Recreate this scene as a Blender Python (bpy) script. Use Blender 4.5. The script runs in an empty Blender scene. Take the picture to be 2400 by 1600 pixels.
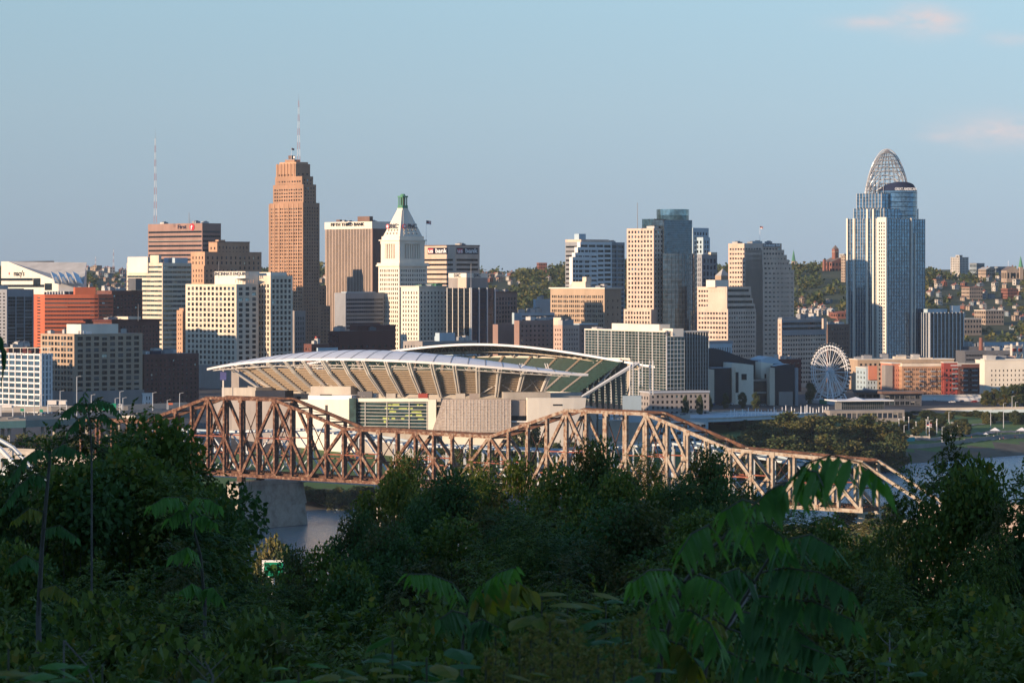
import bpy, math, random
import numpy as np
from mathutils import Vector, Matrix
random.seed(7); np.random.seed(7)
SC = bpy.context.scene
COL = SC.collection
R = math.radians
# ---------------------------------------------------------------- camera, sky, sun, exposure
F, H, CX, HY = 7328.0, 106.0, 1200.0, 650.0      # focal length in photo pixels, eye height, principal column, horizon row
cam = bpy.data.cameras.new('camera'); camo = bpy.data.objects.new('camera', cam); COL.objects.link(camo)
cam.sensor_width = 36.0; cam.lens = 36.0 * F / 2400.0
cam.shift_y = -(800.0 - HY) / 2400.0
cam.clip_start = 0.5; cam.clip_end = 30000.0
cam.dof.use_dof = True; cam.dof.focus_distance = 1700.0; cam.dof.aperture_fstop = 18.0
camo.location = (0, 0, H); camo.rotation_euler = (R(90), 0, 0)
SC.camera = camo
SUN_EL = 11.0
SUN_H = Vector((-0.76, -0.65, 0)).normalized()
TOSUN = Vector((SUN_H.x * math.cos(R(SUN_EL)), SUN_H.y * math.cos(R(SUN_EL)), math.sin(R(SUN_EL))))
sl = bpy.data.lights.new('sun', 'SUN'); slo = bpy.data.objects.new('sun', sl); COL.objects.link(slo)
sl.energy = 3.1; sl.angle = R(0.5); sl.color = (1.0, 0.73, 0.49)
slo.rotation_euler = TOSUN.to_track_quat('Z', 'Y').to_euler()
slo.location = (-300, -300, 400)
world = bpy.data.worlds.new('World'); SC.world = world; world.use_nodes = True
nt = world.node_tree; nt.nodes.clear()
wo = nt.nodes.new('ShaderNodeOutputWorld'); bg = nt.nodes.new('ShaderNodeBackground')
sky = nt.nodes.new('ShaderNodeTexSky'); sky.sky_type = 'NISHITA'; sky.sun_disc = False
sky.sun_elevation = R(SUN_EL); sky.sun_rotation = math.atan2(SUN_H.x, SUN_H.y)
sky.altitude = 200; sky.air_density = 1.0; sky.dust_density = 0.0; sky.ozone_density = 2.0
bg.inputs['Strength'].default_value = 0.09
# thin pink evening clouds low in the sky, placed by view direction of the sky itself
tc = nt.nodes.new('ShaderNodeTexCoord')
def wnode(t, **k):
    n = nt.nodes.new(t)
    for a, b in k.items(): setattr(n, a, b)
    return n
def wmath(op, a, b=None):
    n = wnode('ShaderNodeMath', operation=op)
    for i, v in enumerate((a, b)):
        if v is None: continue
        if isinstance(v, (int, float)): n.inputs[i].default_value = v
        else: nt.links.new(v, n.inputs[i])
    return n.outputs[0]
up = wnode('ShaderNodeVectorMath', operation='ADD'); nt.links.new(tc.outputs['Generated'], up.inputs[0]); up.inputs[1].default_value = (0, 0, 0.16)
un = wnode('ShaderNodeVectorMath', operation='NORMALIZE'); nt.links.new(up.outputs[0], un.inputs[0]); nt.links.new(un.outputs[0], sky.inputs[0])
sx = wnode('ShaderNodeSeparateXYZ'); nt.links.new(tc.outputs['Generated'], sx.inputs[0])
az = wmath('DIVIDE', sx.outputs[0], wmath('MAXIMUM', sx.outputs[1], 0.05))
el = wmath('DIVIDE', sx.outputs[2], wmath('MAXIMUM', sx.outputs[1], 0.05))
cv = wnode('ShaderNodeCombineXYZ'); nt.links.new(az, cv.inputs[0]); nt.links.new(wmath('MULTIPLY', el, 2.2), cv.inputs[1])
no = wnode('ShaderNodeTexNoise'); no.inputs['Scale'].default_value = 70; no.inputs['Detail'].default_value = 7; no.inputs['Roughness'].default_value = 0.6
nt.links.new(cv.outputs[0], no.inputs['Vector'])
mask = None
for (cpx, cpy, wx, wy, amp) in ((2168, 48, 80, 32, 1.5), (2065, 54, 90, 17, 1.0), (2235, 70, 50, 16, .6), (2335, 306, 110, 34, 1.3), (2240, 320, 80, 15, .8), (2385, 90, 70, 16, .6)):
    dx = wmath('DIVIDE', wmath('SUBTRACT', az, (cpx - CX) / F), wx / F)
    dy = wmath('DIVIDE', wmath('SUBTRACT', el, (HY - cpy) / F), wy / F)
    g = wmath('MULTIPLY', wmath('EXPONENT', wmath('MULTIPLY', wmath('ADD', wmath('MULTIPLY', dx, dx), wmath('MULTIPLY', dy, dy)), -1.0)), amp)
    mask = g if mask is None else wmath('MAXIMUM', mask, g)
mr = wnode('ShaderNodeMapRange'); nt.links.new(no.outputs[0], mr.inputs[0]); mr.inputs[1].default_value = .26; mr.inputs[2].default_value = .66
cm = wmath('MULTIPLY', wmath('MULTIPLY', mask, mr.outputs[0]), 0.85)
# evening air: the low sky opposite the sun is greyer and more mauve than the sky above it
rp = wnode('ShaderNodeValToRGB'); nt.links.new(wmath('MULTIPLY', el, 5.0), rp.inputs[0])
rp.color_ramp.elements[0].position = 0.0; rp.color_ramp.elements[0].color = (0.66, 0.505, 0.495, 1)
rp.color_ramp.elements[1].position = 0.46; rp.color_ramp.elements[1].color = (1.08, 0.95, 0.79, 1)
rp.color_ramp.elements.new(1.0).color = (0.90, 1.0, 1.08, 1)
e2 = rp.color_ramp.elements.new(0.27); e2.color = (0.96, 0.785, 0.67, 1)
ml = wnode('ShaderNodeMix', data_type='RGBA', blend_type='MULTIPLY'); ml.inputs[0].default_value = 1.0
nt.links.new(sky.outputs[0], ml.inputs[6]); nt.links.new(rp.outputs[0], ml.inputs[7])
mx = wnode('ShaderNodeMix', data_type='RGBA'); nt.links.new(cm, mx.inputs[0]); nt.links.new(ml.outputs[2], mx.inputs[6])
mx.inputs[7].default_value = (3.35, 3.02, 3.10, 1)
SKYMIX = mx
nt.links.new(mx.outputs[2], bg.inputs['Color'])
nt.links.new(bg.outputs[0], wo.inputs[0])
SC.view_settings.view_transform = 'Standard'; SC.view_settings.look = 'None'
SC.view_settings.exposure = 1.3; SC.view_settings.gamma = 1.0; SC.view_settings.use_curve_mapping = False
SC.cycles.max_bounces = 6; SC.cycles.transparent_max_bounces = 8; SC.cycles.use_denoising = True
SC.cycles.volume_bounces = 0; SC.cycles.sample_clamp_indirect = 4.0; SC.cycles.caustics_reflective = False; SC.cycles.caustics_refractive = False
# ---------------------------------------------------------------- materials
MATS = {}
def _base(name):
    m = bpy.data.materials.new(name); m.use_nodes = True; MATS[name] = m
    return m, m.node_tree, m.node_tree.nodes['Principled BSDF']
def mat(name, col, rough=.85, var=.18, scale=.09, metal=0., spec=.3, streak=True):
    m, t, p = _base(name)
    if max(col) > .2: col = tuple(c * .92 for c in col)
    p.inputs['Roughness'].default_value = rough; p.inputs['Metallic'].default_value = metal
    p.inputs['Specular IOR Level'].default_value = spec
    if var <= 0:
        p.inputs['Base Color'].default_value = (*col, 1); return m
    c = t.nodes.new('ShaderNodeTexCoord'); mp = t.nodes.new('ShaderNodeMapping')
    mp.inputs['Scale'].default_value = (1, 1, .35 if streak else 1)
    n = t.nodes.new('ShaderNodeTexNoise'); n.inputs['Scale'].default_value = scale; n.inputs['Detail'].default_value = 6; n.inputs['Roughness'].default_value = .65
    r = t.nodes.new('ShaderNodeMapRange'); r.inputs[1].default_value = .3; r.inputs[2].default_value = .7
    r.inputs[3].default_value = 1 - var; r.inputs[4].default_value = 1 + var
    h = t.nodes.new('ShaderNodeHueSaturation'); h.inputs['Color'].default_value = (*col, 1)
    L = t.links.new
    L(c.outputs['Object'], mp.inputs[0]); L(mp.outputs[0], n.inputs['Vector']); L(n.outputs[0], r.inputs[0]); L(r.outputs[0], h.inputs['Value'])
    L(h.outputs[0], p.inputs['Base Color'])
    return m
def ramp_mat(name, stops, rough=.8, scale=.5, detail=8, spec=.3, island=False, trans=0., bump=0.):
    m, t, p = _base(name)
    p.inputs['Roughness'].default_value = rough; p.inputs['Specular IOR Level'].default_value = spec
    L = t.links.new
    rp = t.nodes.new('ShaderNodeValToRGB'); e = rp.color_ramp.elements
    e[0].position, e[0].color = stops[0][0], (*stops[0][1], 1); e[1].position, e[1].color = stops[-1][0], (*stops[-1][1], 1)
    for q, c in stops[1:-1]:
        k = e.new(q); k.color = (*c, 1)
    if island:
        g = t.nodes.new('ShaderNodeNewGeometry'); L(g.outputs['Random Per Island'], rp.inputs[0])
    else:
        c = t.nodes.new('ShaderNodeTexCoord'); n = t.nodes.new('ShaderNodeTexNoise')
        n.inputs['Scale'].default_value = scale; n.inputs['Detail'].default_value = detail; n.inputs['Roughness'].default_value = .68
        L(c.outputs['Object'], n.inputs['Vector']); L(n.outputs[0], rp.inputs[0])
        if bump:
            b = t.nodes.new('ShaderNodeBump'); b.inputs['Strength'].default_value = bump; L(n.outputs[0], b.inputs['Height']); L(b.outputs[0], p.inputs['Normal'])
    L(rp.outputs[0], p.inputs['Base Color'])
    if trans > 0:
        tr = t.nodes.new('ShaderNodeBsdfTranslucent'); ms = t.nodes.new('ShaderNodeMixShader'); ms.inputs[0].default_value = trans
        h = t.nodes.new('ShaderNodeHueSaturation'); h.inputs['Saturation'].default_value = 1.1; h.inputs['Value'].default_value = 1.2
        L(rp.outputs[0], h.inputs['Color']); L(h.outputs[0], tr.inputs[0])
        L(p.outputs[0], ms.inputs[1]); L(tr.outputs[0], ms.inputs[2]); L(ms.outputs[0], t.nodes['Material Output'].inputs[0])
    return m
def glass(name, col, rough=.08, spec=.7, wave=.02, wscale=.12, metal=0.):
    m, t, p = _base(name); p.inputs['Metallic'].default_value = metal
    p.inputs['Roughness'].default_value = rough; p.inputs['Specular IOR Level'].default_value = spec
    c = t.nodes.new('ShaderNodeTexCoord'); n = t.nodes.new('ShaderNodeTexNoise'); n.inputs['Scale'].default_value = wscale; n.inputs['Detail'].default_value = 3
    b = t.nodes.new('ShaderNodeBump'); b.inputs['Strength'].default_value = wave * 10; b.inputs['Distance'].default_value = .5
    h = t.nodes.new('ShaderNodeHueSaturation'); h.inputs['Color'].default_value = (*col, 1)
    n2 = t.nodes.new('ShaderNodeTexNoise'); n2.inputs['Scale'].default_value = .35; n2.inputs['Detail'].default_value = 2
    r = t.nodes.new('ShaderNodeMapRange'); r.inputs[1].default_value = .3; r.inputs[2].default_value = .7; r.inputs[3].default_value = .6; r.inputs[4].default_value = 1.5
    L = t.links.new
    L(c.outputs['Object'], n.inputs['Vector']); L(c.outputs['Object'], n2.inputs['Vector']); L(n2.outputs[0], r.inputs[0]); L(r.outputs[0], h.inputs['Value'])
    L(h.outputs[0], p.inputs['Base Color']); L(n.outputs[0], b.inputs['Height']); L(b.outputs[0], p.inputs['Normal'])
    return m
mat('cream', (.66, .56, .44)); mat('cream_white', (.74, .68, .58), var=.09); mat('white_stone', (.76, .69, .57), var=.1)
mat('pink_stone', (.52, .36, .29)); mat('pale_pink', (.60, .46, .37)); mat('brown_stone', (.31, .195, .16)); mat('brown_dark', (.16, .10, .08))
mat('deco_brick', (.50, .30, .19), var=.18); mat('deco_tan', (.46, .27, .17), var=.18); mat('orange_brick', (.52, .135, .065), var=.12); mat('salmon', (.50, .21, .14)); mat('deco_dark', (.355, .21, .135), var=.22); mat('mast_red', (.40, .20, .18), var=0); mat('mast_white', (.62, .62, .62), var=0); mat('maroon', (.085, .026, .024), var=.25)
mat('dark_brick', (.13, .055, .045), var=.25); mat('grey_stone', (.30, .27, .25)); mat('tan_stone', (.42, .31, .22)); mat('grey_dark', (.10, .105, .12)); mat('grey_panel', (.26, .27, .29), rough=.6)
mat('white_panel', (.74, .72, .70), rough=.55, var=.07); mat('blue_panel', (.40, .50, .56), rough=.5, var=.1); mat('light_metal', (.60, .61, .62), rough=.4, metal=.3, var=.06)
mat('roof_grey', (.20, .19, .18)); mat('roof_light', (.46, .45, .43)); mat('concrete', (.42, .38, .33), var=.2); mat('concrete_dark', (.24, .22, .20), var=.2)
mat('black', (.012, .012, .014), rough=.5, var=0); mat('sign_black', (.01, .012, .03), rough=.4, var=0); mat('sign_white', (.85, .85, .85), var=0); mat('sign_red', (.60, .03, .05), var=0)
mat('sign_blue', (.010, .018, .05), var=0); mat('sign_green', (.0, .22, .12), rough=.5, var=0); mat('copper_green', (.07, .20, .12), var=.3); mat('red_paint', (.30, .058, .045), var=.1); mat('white_paint', (.78, .78, .78), rough=.5, var=.05)
mat('asphalt', (.06, .062, .066), var=.25, streak=False); mat('road_light', (.22, .21, .20), var=.2, streak=False); mat('teal_steel', (.09, .19, .20), rough=.5); mat('dark_slate', (.018, .02, .030), rough=.45)
mat('car_blue', (.03, .06, .14), rough=.25, var=0, spec=.6); mat('car_red', (.30, .02, .02), rough=.25, var=0, spec=.6); mat('car_grey', (.22, .23, .24), rough=.3, var=0, spec=.6); mat('car_white', (.75, .75, .75), rough=.3, var=0, spec=.6); mat('tyre', (.015, .015, .015), var=0)
mat('house_white', (.50, .47, .43)); mat('house_tan', (.36, .28, .22)); mat('house_brick', (.24, .10, .075)); mat('house_blue', (.24, .29, .33)); mat('shingle', (.16, .13, .12)); mat('tile_red', (.28, .10, .07))
mat('bark', (.07, .05, .038), var=.3, scale=2.); mat('skin', (.5, .32, .24), var=0); mat('cloth_red', (.4, .05, .04), var=0); mat('cloth_dark', (.03, .03, .05), var=0); mat('turquoise', (.02, .34, .38), var=.1)
mat('seat_green', (.012, .036, .028), rough=.6, var=.35, scale=.5, streak=False); mat('seat_tan', (.31, .24, .17), var=.12, scale=.4, streak=False); mat('aisle', (.46, .36, .27)); mat('mesh_grey', (.32, .27, .24), var=.14, scale=.5); mat('pale_steel', (.66, .62, .58), rough=.5, var=.1); mat('bridge_pale', (.56, .60, .62), rough=.6, var=.15); mat('pane_as_lit', (.5, .34, .2), rough=.5, var=.1)
glass('glass_dark', (.006, .008, .011), rough=.2, spec=.22); glass('glass_blue', (.095, .165, .23), rough=.08, spec=.8, wave=.01, metal=.6); glass('glass_tower', (.055, .085, .11), rough=.07, spec=.8, wave=.012, metal=.55); glass('glass_navy', (.007, .020, .045), rough=.1, spec=.5, wave=.008); glass('glass_teal', (.05, .085, .095), rough=.1, spec=.8, wave=.012, metal=.6); glass('glass_green', (.030, .062, .062), rough=.1, spec=.6, metal=.4)
glass('glass_mirror', (.16, .22, .23), rough=.1, spec=1.0, wave=.015, wscale=.2, metal=.85); glass('glass_smoke', (.022, .020, .022), rough=.15, spec=.35)
mat('blind', (.34, .31, .27), var=.2); mat('blind_dark', (.10, .10, .10), var=.2)
rm_ = ramp_mat('rust', [(.22, (.022, .014, .012)), (.38, (.062, .030, .021)), (.46, (.13, .056, .034)), (.54, (.19, .105, .066)), (.62, (.29, .215, .155)), (.76, (.38, .33, .265))], scale=.7, detail=9, rough=.85, bump=.2)
# the end of the bridge farther from the city keeps more of its old pale paint
_t = rm_.node_tree; _s = _t.nodes.new('ShaderNodeSeparateXYZ'); _c = [q for q in _t.nodes if q.type == 'TEX_COORD'][0]; _n = [q for q in _t.nodes if q.type == 'TEX_NOISE'][0]; _r = [q for q in _t.nodes if q.type == 'VALTORGB'][0]
_m = _t.nodes.new('ShaderNodeMapRange'); _m.inputs[1].default_value = 40; _m.inputs[2].default_value = 190; _m.inputs[3].default_value = -.03; _m.inputs[4].default_value = .19; _a = _t.nodes.new('ShaderNodeMath')
_t.links.new(_c.outputs['Object'], _s.inputs[0]); _t.links.new(_s.outputs[0], _m.inputs[0]); _t.links.new(_m.outputs[0], _a.inputs[0]); _t.links.new(_n.outputs[0], _a.inputs[1]); _t.links.new(_a.outputs[0], _r.inputs[0])
ramp_mat('rust_dark', [(.3, (.035, .02, .016)), (.5, (.09, .045, .03)), (.7, (.20, .10, .06))], scale=.3, detail=8, rough=.9)
ramp_mat('pier_stone', [(.3, (.24, .20, .16)), (.5, (.40, .35, .29)), (.7, (.50, .45, .38))], scale=.22, detail=9, rough=.9, bump=.3)
LEAF = [(.0, (.068, .100, .020)), (.45, (.105, .152, .027)), (.8, (.145, .190, .034)), (.95, (.20, .20, .036)), (1., (.27, .19, .028))]
ramp_mat('leaf', LEAF, island=True, trans=.3, rough=.6, spec=.22)
ramp_mat('leaf_blue', [(0, (.048, .088, .024)), (.6, (.074, .13, .034)), (1, (.10, .16, .042))], island=True, trans=.3, rough=.6, spec=.22)
ramp_mat('leaf_olive', [(0, (.058, .070, .020)), (.5, (.10, .110, .030)), (1, (.17, .140, .045))], island=True, trans=.3, rough=.6, spec=.2)
ramp_mat('leaf_autumn', [(0, (.066, .078, .022)), (.5, (.105, .100, .028)), (.85, (.14, .105, .030)), (1, (.20, .125, .034))], island=True, trans=.3, rough=.6, spec=.2)
ramp_mat('leaf_bright', [(0, (.030, .085, .020)), (.6, (.050, .14, .026)), (.92, (.09, .17, .03)), (1, (.22, .15, .02))], island=True, trans=.42, rough=.45, spec=.4)
ramp_mat('leaf_river', [(0, (.075, .085, .028)), (.5, (.125, .130, .042)), (1, (.20, .16, .060))], island=True, trans=.25, rough=.8, spec=.2)
ramp_mat('leaf_far', [(0, (.032, .056, .024)), (.5, (.058, .084, .032)), (.85, (.090, .105, .038)), (1, (.13, .105, .045))], island=True, trans=.2, rough=.8, spec=.2)
ramp_mat('weed', [(0, (.12, .14, .03)), (.5, (.20, .19, .045)), (1, (.30, .22, .06))], island=True, trans=.35, rough=.7)
ramp_mat('grass', [(.3, (.06, .12, .035)), (.6, (.10, .17, .045)), (.75, (.15, .18, .07))], scale=.05, rough=.9)
ramp_mat('earth', [(.3, (.035, .042, .018)), (.5, (.06, .062, .026)), (.7, (.10, .085, .045))], scale=.03, rough=.95)
ramp_mat('mud', [(.3, (.08, .065, .045)), (.7, (.18, .15, .11))], scale=.06, rough=.9)
ramp_mat('hill_ground', [(.3, (.03, .045, .022)), (.55, (.05, .065, .03)), (.75, (.11, .10, .07))], scale=.02, rough=.95)
ramp_mat('screen_mesh', [(.3, (.26, .21, .18)), (.5, (.36, .30, .26)), (.7, (.44, .38, .33))], scale=.8, detail=3, rough=.7)

mat('roof_white', (.66, .70, .76), rough=.45, var=.08, scale=.2)
# ---------------------------------------------------------------- helpers
Z = Vector((0, 0, 1))
def W(px, py, D): return Vector(((px - CX) * D / F, D, H - (py - HY) * D / F))
def zat(py, D): return H - (py - HY) * D / F
ORD = 'first second third fourth fifth sixth seventh eighth ninth tenth eleventh twelfth thirteenth fourteenth fifteenth sixteenth seventeenth eighteenth nineteenth twentieth'.split()
def nth(i):
    if i < 20: return ORD[i]
    t = ('twenty', 'thirty', 'forty', 'fifty', 'sixty', 'seventy', 'eighty', 'ninety')[(i + 1) // 10 - 2]
    return t.replace('y', 'ieth') if (i + 1) % 10 == 0 else t + '-' + ORD[(i + 1) % 10 - 1]
def tag(o, label=None, cat=None, group=None, kind=None):
    if label: o['label'] = label
    if cat: o['category'] = cat
    if group: o['group'] = group
    if kind: o['kind'] = kind
    return o
def thing(name, label, cat, loc, group=None):
    o = bpy.data.objects.new(name, None); COL.objects.link(o); o.location = loc; o.empty_display_size = .5
    return tag(o, label, cat, group)
def link(name, me, parent=None, loc=(0, 0, 0)):
    o = bpy.data.objects.new(name, me); COL.objects.link(o)
    if parent is not None: o.parent = parent
    o.location = loc
    return o
def copy_tree(o, parent=None):
    c = o.copy(); COL.objects.link(c); c.parent = parent
    for ch in list(o.children): copy_tree(ch, c)
    return c
class MB:
    def __init__(s): s.v = []; s.f = []; s.m = []; s.mats = []
    def mi(s, n):
        if n not in s.mats: s.mats.append(n)
        return s.mats.index(n)
    def poly(s, pts, m):
        b = len(s.v); s.v.extend(tuple(p) for p in pts); s.f.append(tuple(range(b, b + len(pts)))); s.m.append(s.mi(m))
    def quad(s, a, b, c, d, m): s.poly((a, b, c, d), m)
    def box(s, o, ax, ay, az, m, mtop=None):
        o, ax, ay, az = Vector(o), Vector(ax), Vector(ay), Vector(az); b = len(s.v)
        for k in (o, o + ax, o + ax + ay, o + ay): s.v.append(tuple(k))
        for k in (o, o + ax, o + ax + ay, o + ay): s.v.append(tuple(k + az))
        i = s.mi(m); it = s.mi(mtop) if mtop else i
        for q, w in (((0, 1, 5, 4), i), ((1, 2, 6, 5), i), ((2, 3, 7, 6), i), ((3, 0, 4, 7), i), ((4, 5, 6, 7), it), ((3, 2, 1, 0), i)):
            s.f.append(tuple(b + x for x in q)); s.m.append(w)
    def cbox(s, c, ux, uy, sx, sy, z0, z1, m, mtop=None):
        c = Vector(c); c.z = 0
        s.box(c - ux * sx / 2 - uy * sy / 2 + Z * z0, ux * sx, uy * sy, Z * (z1 - z0), m, mtop)
    def beam(s, p, q, w, h, m):
        p, q = Vector(p), Vector(q); d = q - p
        if d.length < 1e-6: return
        d.normalize(); a = d.cross(Z)
        a = Vector((1, 0, 0)) if a.length < 1e-4 else a.normalized()
        b = a.cross(d).normalized()
        s.box(p - a * w / 2 - b * h / 2, a * w, b * h, q - p, m)
    def tube(s, p, q, r0, r1, m, n=6):
        p, q = Vector(p), Vector(q); d = (q - p).normalized(); a = d.cross(Vector((.3, .2, .93)));
        a = Vector((1, 0, 0)) if a.length < 1e-3 else a.normalized()
        b = d.cross(a); base = len(s.v); i = s.mi(m)
        for k in range(n):
            w = 2 * math.pi * k / n; u = a * math.cos(w) + b * math.sin(w)
            s.v.append(tuple(p + u * r0)); s.v.append(tuple(q + u * r1))
        for k in range(n):
            j = (k + 1) % n; s.f.append((base + 2 * k, base + 2 * j, base + 2 * j + 1, base + 2 * k + 1)); s.m.append(i)
        s.f.append(tuple(base + 2 * k + 1 for k in range(n))); s.m.append(i)
        s.f.append(tuple(base + 2 * k for k in reversed(range(n)))); s.m.append(i)
    def prism(s, pts, z0, z1, m, mtop=None):
        n = len(pts); i = s.mi(m); it = s.mi(mtop or m); b = len(s.v)
        for p in pts: s.v.append((p[0], p[1], z0))
        for p in pts: s.v.append((p[0], p[1], z1))
        for k in range(n):
            j = (k + 1) % n; s.f.append((b + k, b + j, b + n + j, b + n + k)); s.m.append(i)
        s.f.append(tuple(range(b + n, b + 2 * n))); s.m.append(it)
    def mesh(s, name, org=(0, 0, 0)):
        me = bpy.data.meshes.new(name); o = org
        me.from_pydata([(v[0] - o[0], v[1] - o[1], v[2] - o[2]) for v in s.v], [], s.f)
        for n in s.mats: me.materials.append(MATS[n])
        me.polygons.foreach_set('material_index', s.m)
        return me
    def build(s, name, parent=None, org=None, smooth=False):
        if not s.f: return None
        if org is None: org = parent.location if parent is not None and parent.parent is None else (0, 0, 0)
        if parent is not None and parent.parent is not None and org == (0, 0, 0): org = parent.parent.location + parent.location
        me = s.mesh(name, org)
        if smooth: me.polygons.foreach_set('use_smooth', [True] * len(me.polygons))
        if parent is None: return link(name, me, None, org)
        return link(name, me, parent)
def text_part(body, pos, u, size, m, parent, name='sign', ext=.15, label=None, squash=1.0):
    """lettering standing on a wall: u runs left to right, the face looks along u x Z; returns a part of parent"""
    cu = bpy.data.curves.new('lettering', 'FONT'); cu.body = body; cu.size = size; cu.extrude = ext; cu.offset = size * .018; cu.align_x = 'CENTER'; cu.align_y = 'CENTER'; cu.resolution_u = 3
    o = bpy.data.objects.new('lettering', cu); COL.objects.link(o)
    me = bpy.data.meshes.new_from_object(o.evaluated_get(bpy.context.evaluated_depsgraph_get()))
    bpy.data.objects.remove(o); bpy.data.curves.remove(cu)
    n = u.cross(Z)
    mtx = Matrix(((u.x * squash, 0, n.x, pos[0]), (u.y * squash, 0, n.y, pos[1]), (u.z * squash, 1, n.z, pos[2]), (0, 0, 0, 1)))
    me.transform(Matrix.Translation(-(parent.location if parent.parent is None else parent.parent.location)) @ mtx)
    me.materials.clear(); me.materials.append(MATS[m])
    p = link(name, me, parent)
    if label: p['label'] = label
    return p
# ---------------------------------------------------------------- ground heights
def lerp(t, pts):
    if t <= pts[0][0]: return pts[0][1]
    for (a, b), (c, d) in zip(pts, pts[1:]):
        if t <= c: return b + (d - b) * (t - a) / (c - a)
    return pts[-1][1]
def bank(x, y): return -(x + 78) * .745 + (y - 1438) * .67       # metres beyond the far waterline
PROF = [(0, 104.2), (8, 103.0), (15, 101), (30, 97), (60, 89), (120, 76), (200, 60), (400, 36), (650, 20), (900, 12)]
def gz(x, y):
    d = bank(x, y)
    if d >= 0:
        z = lerp(d, [(0, -.6), (14, 4.5), (60, 11), (150, 17), (300, 23), (700, 26), (1300, 28)])
        if y > 2750:
            t = min(1, max(0, (y - 2850) / 1350)); t = t * t * (3 - 2 * t)
            k = 1 + .10 * math.sin(x * .0061 + 1.3) + .07 * math.sin(x * .017 + .4) + .05 * math.sin(y * .006 + x * .003)
            z += t * 84 * k * (1 - .20 * math.exp(-((x / y - .004) / .022) ** 2))
        return z
    dn = -(d + 335)
    if dn < 0: return -4
    z = lerp(dn, [(0, -.6), (14, 5), (60, 12), (200, 15)])
    hh = lerp(max(0, y) * .93 + abs(x) * .22, PROF)
    if y < 0: t_ = min(1, max(0, (-12 - x) / 45)); hh += min(64, -y * .68) * t_  # unseen rise behind the viewpoint, heightened to shade the near slope
    return max(z, hh)
def gp(x, y, dz=0): return Vector((x, y, gz(x, y) + dz))
def hit(px, py, D0=900., D1=6000., st=6.):
    """where the line of sight through a photo pixel meets the ground"""
    D = D0
    while D < D1:
        p = W(px, py, D)
        if p.z <= gz(p.x, p.y): return Vector((p.x, p.y, gz(p.x, p.y)))
        D += st
    return W(px, py, D1)
def struct(name, mb, label=None, smooth=False):
    o = mb.build(name, None, (0, 0, 0), smooth); o['kind'] = 'structure'
    if label: o['label'] = label
    return o
# ---------------------------------------------------------------- ground, water
ys = [-420, -300, -200, -140, -110, -92, -70, -45, -28, -14, -5, 0, 4, 8, 12, 18, 25, 34, 45, 60, 80, 105, 135, 170, 220, 280, 350, 430, 520, 620, 720] + list(range(800, 2300, 14)) + list(range(2300, 3000, 50)) + list(range(3000, 4700, 60)) + [4900, 5300, 6000]
us = np.linspace(-1, 1, 121)
mb = MB(); nu = len(us)
for y in ys:
    w = 420 + max(0, y) * .32
    for u in us: mb.v.append((u * w, y, gz(u * w, y)))
for j in range(len(ys) - 1):
    for i in range(nu - 1):
        a = j * nu + i; mb.f.append((a, a + 1, a + nu + 1, a + nu))
        x, y, _ = mb.v[a]; d = bank(x, y)
        if d < -335: k = 'earth' if y < 700 else 'grass'
        elif d < 22: k = 'mud'
        elif d < 150: k = 'grass'
        elif y < 2950: k = 'asphalt'
        else: k = 'hill_ground'
        mb.m.append(mb.mi(k))
struct('ground', mb, smooth=True)
m, t, p = _base('water')
p.inputs['Base Color'].default_value = (.028, .080, .145, 1); p.inputs['Roughness'].default_value = .18; p.inputs['Specular IOR Level'].default_value = .6
c = t.nodes.new('ShaderNodeTexCoord'); mp = t.nodes.new('ShaderNodeMapping'); mp.inputs['Rotation'].default_value = (0, 0, .84); mp.inputs['Scale'].default_value = (.5, 1, 1)
n = t.nodes.new('ShaderNodeTexNoise'); n.inputs['Scale'].default_value = .45; n.inputs['Detail'].default_value = 6; n.inputs['Roughness'].default_value = .6
b = t.nodes.new('ShaderNodeBump'); b.inputs['Strength'].default_value = .8; b.inputs['Distance'].default_value = .8
t.links.new(c.outputs['Object'], mp.inputs[0]); t.links.new(mp.outputs[0], n.inputs['Vector']); t.links.new(n.outputs[0], b.inputs['Height']); t.links.new(b.outputs[0], p.inputs['Normal'])
mb = MB(); mb.quad((-1400, 600, 0), (1400, 600, 0), (1400, 3200, 0), (-1400, 3200, 0), 'water'); struct('river', mb)
# ---------------------------------------------------------------- buildings
PANES = {}
def pane_mesh(w, h, g, var):
    k = (round(w, 1), round(h, 1), g, var)
    if k not in PANES:
        w, h = k[0], k[1]
        mb = MB(); x = w / 2; y = h / 2
        mb.quad((-x, 0, -y), (x, 0, -y), (x, 0, y), (-x, 0, y), g)
        if var == 3: mb.quad((-x, -.02, -y), (x, -.02, -y), (x, -.02, y * .9), (-x, -.02, y * .9), 'glass_mirror')
        if var and var < 3:
            c = y - h * (.35 if var == 1 else .8); mb.quad((-x, -.03, c), (x, -.03, c), (x, -.03, y), (-x, -.03, y), 'blind' if var == 1 else 'blind_dark')
        nm = max(1, int(w / 2.4)) if w > 1.8 else 0
        for i in range(1, nm + 1 if nm > 0 else 0):
            q = -x + w * i / (nm + 1); mb.box((q - .06, -.08, -y), (.12, 0, 0), (0, .07, 0), (0, 0, h), 'grey_dark')
        PANES[k] = mb.mesh('window', (0, 0, 0))
    return PANES[k]
def G(c, p, fw=.55, fh=.55, mt=6, m=1., g='glass_dark', d=.35, sub=None, rows=None, skip=None, pw=None):
    """window grid: c columns, p storey pitch in photo pixels, fw/fh share of the cell, mt top margin in photo pixels"""
    return dict(c=c, p=p, fw=fw, fh=fh, mt=mt, m=m, g=g, d=d, sub=sub, rows=rows, skip=skip)
def Bd(p, fh=.5, mt=8, g='glass_dark', m=.8, c=1, d=.35, rows=None, skip=None):
    return dict(c=c, p=p, fw=.985 if c > 1 else 1., fh=fh, mt=mt, m=m, g=g, d=d, sub=None, rows=rows, skip=skip)
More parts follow.
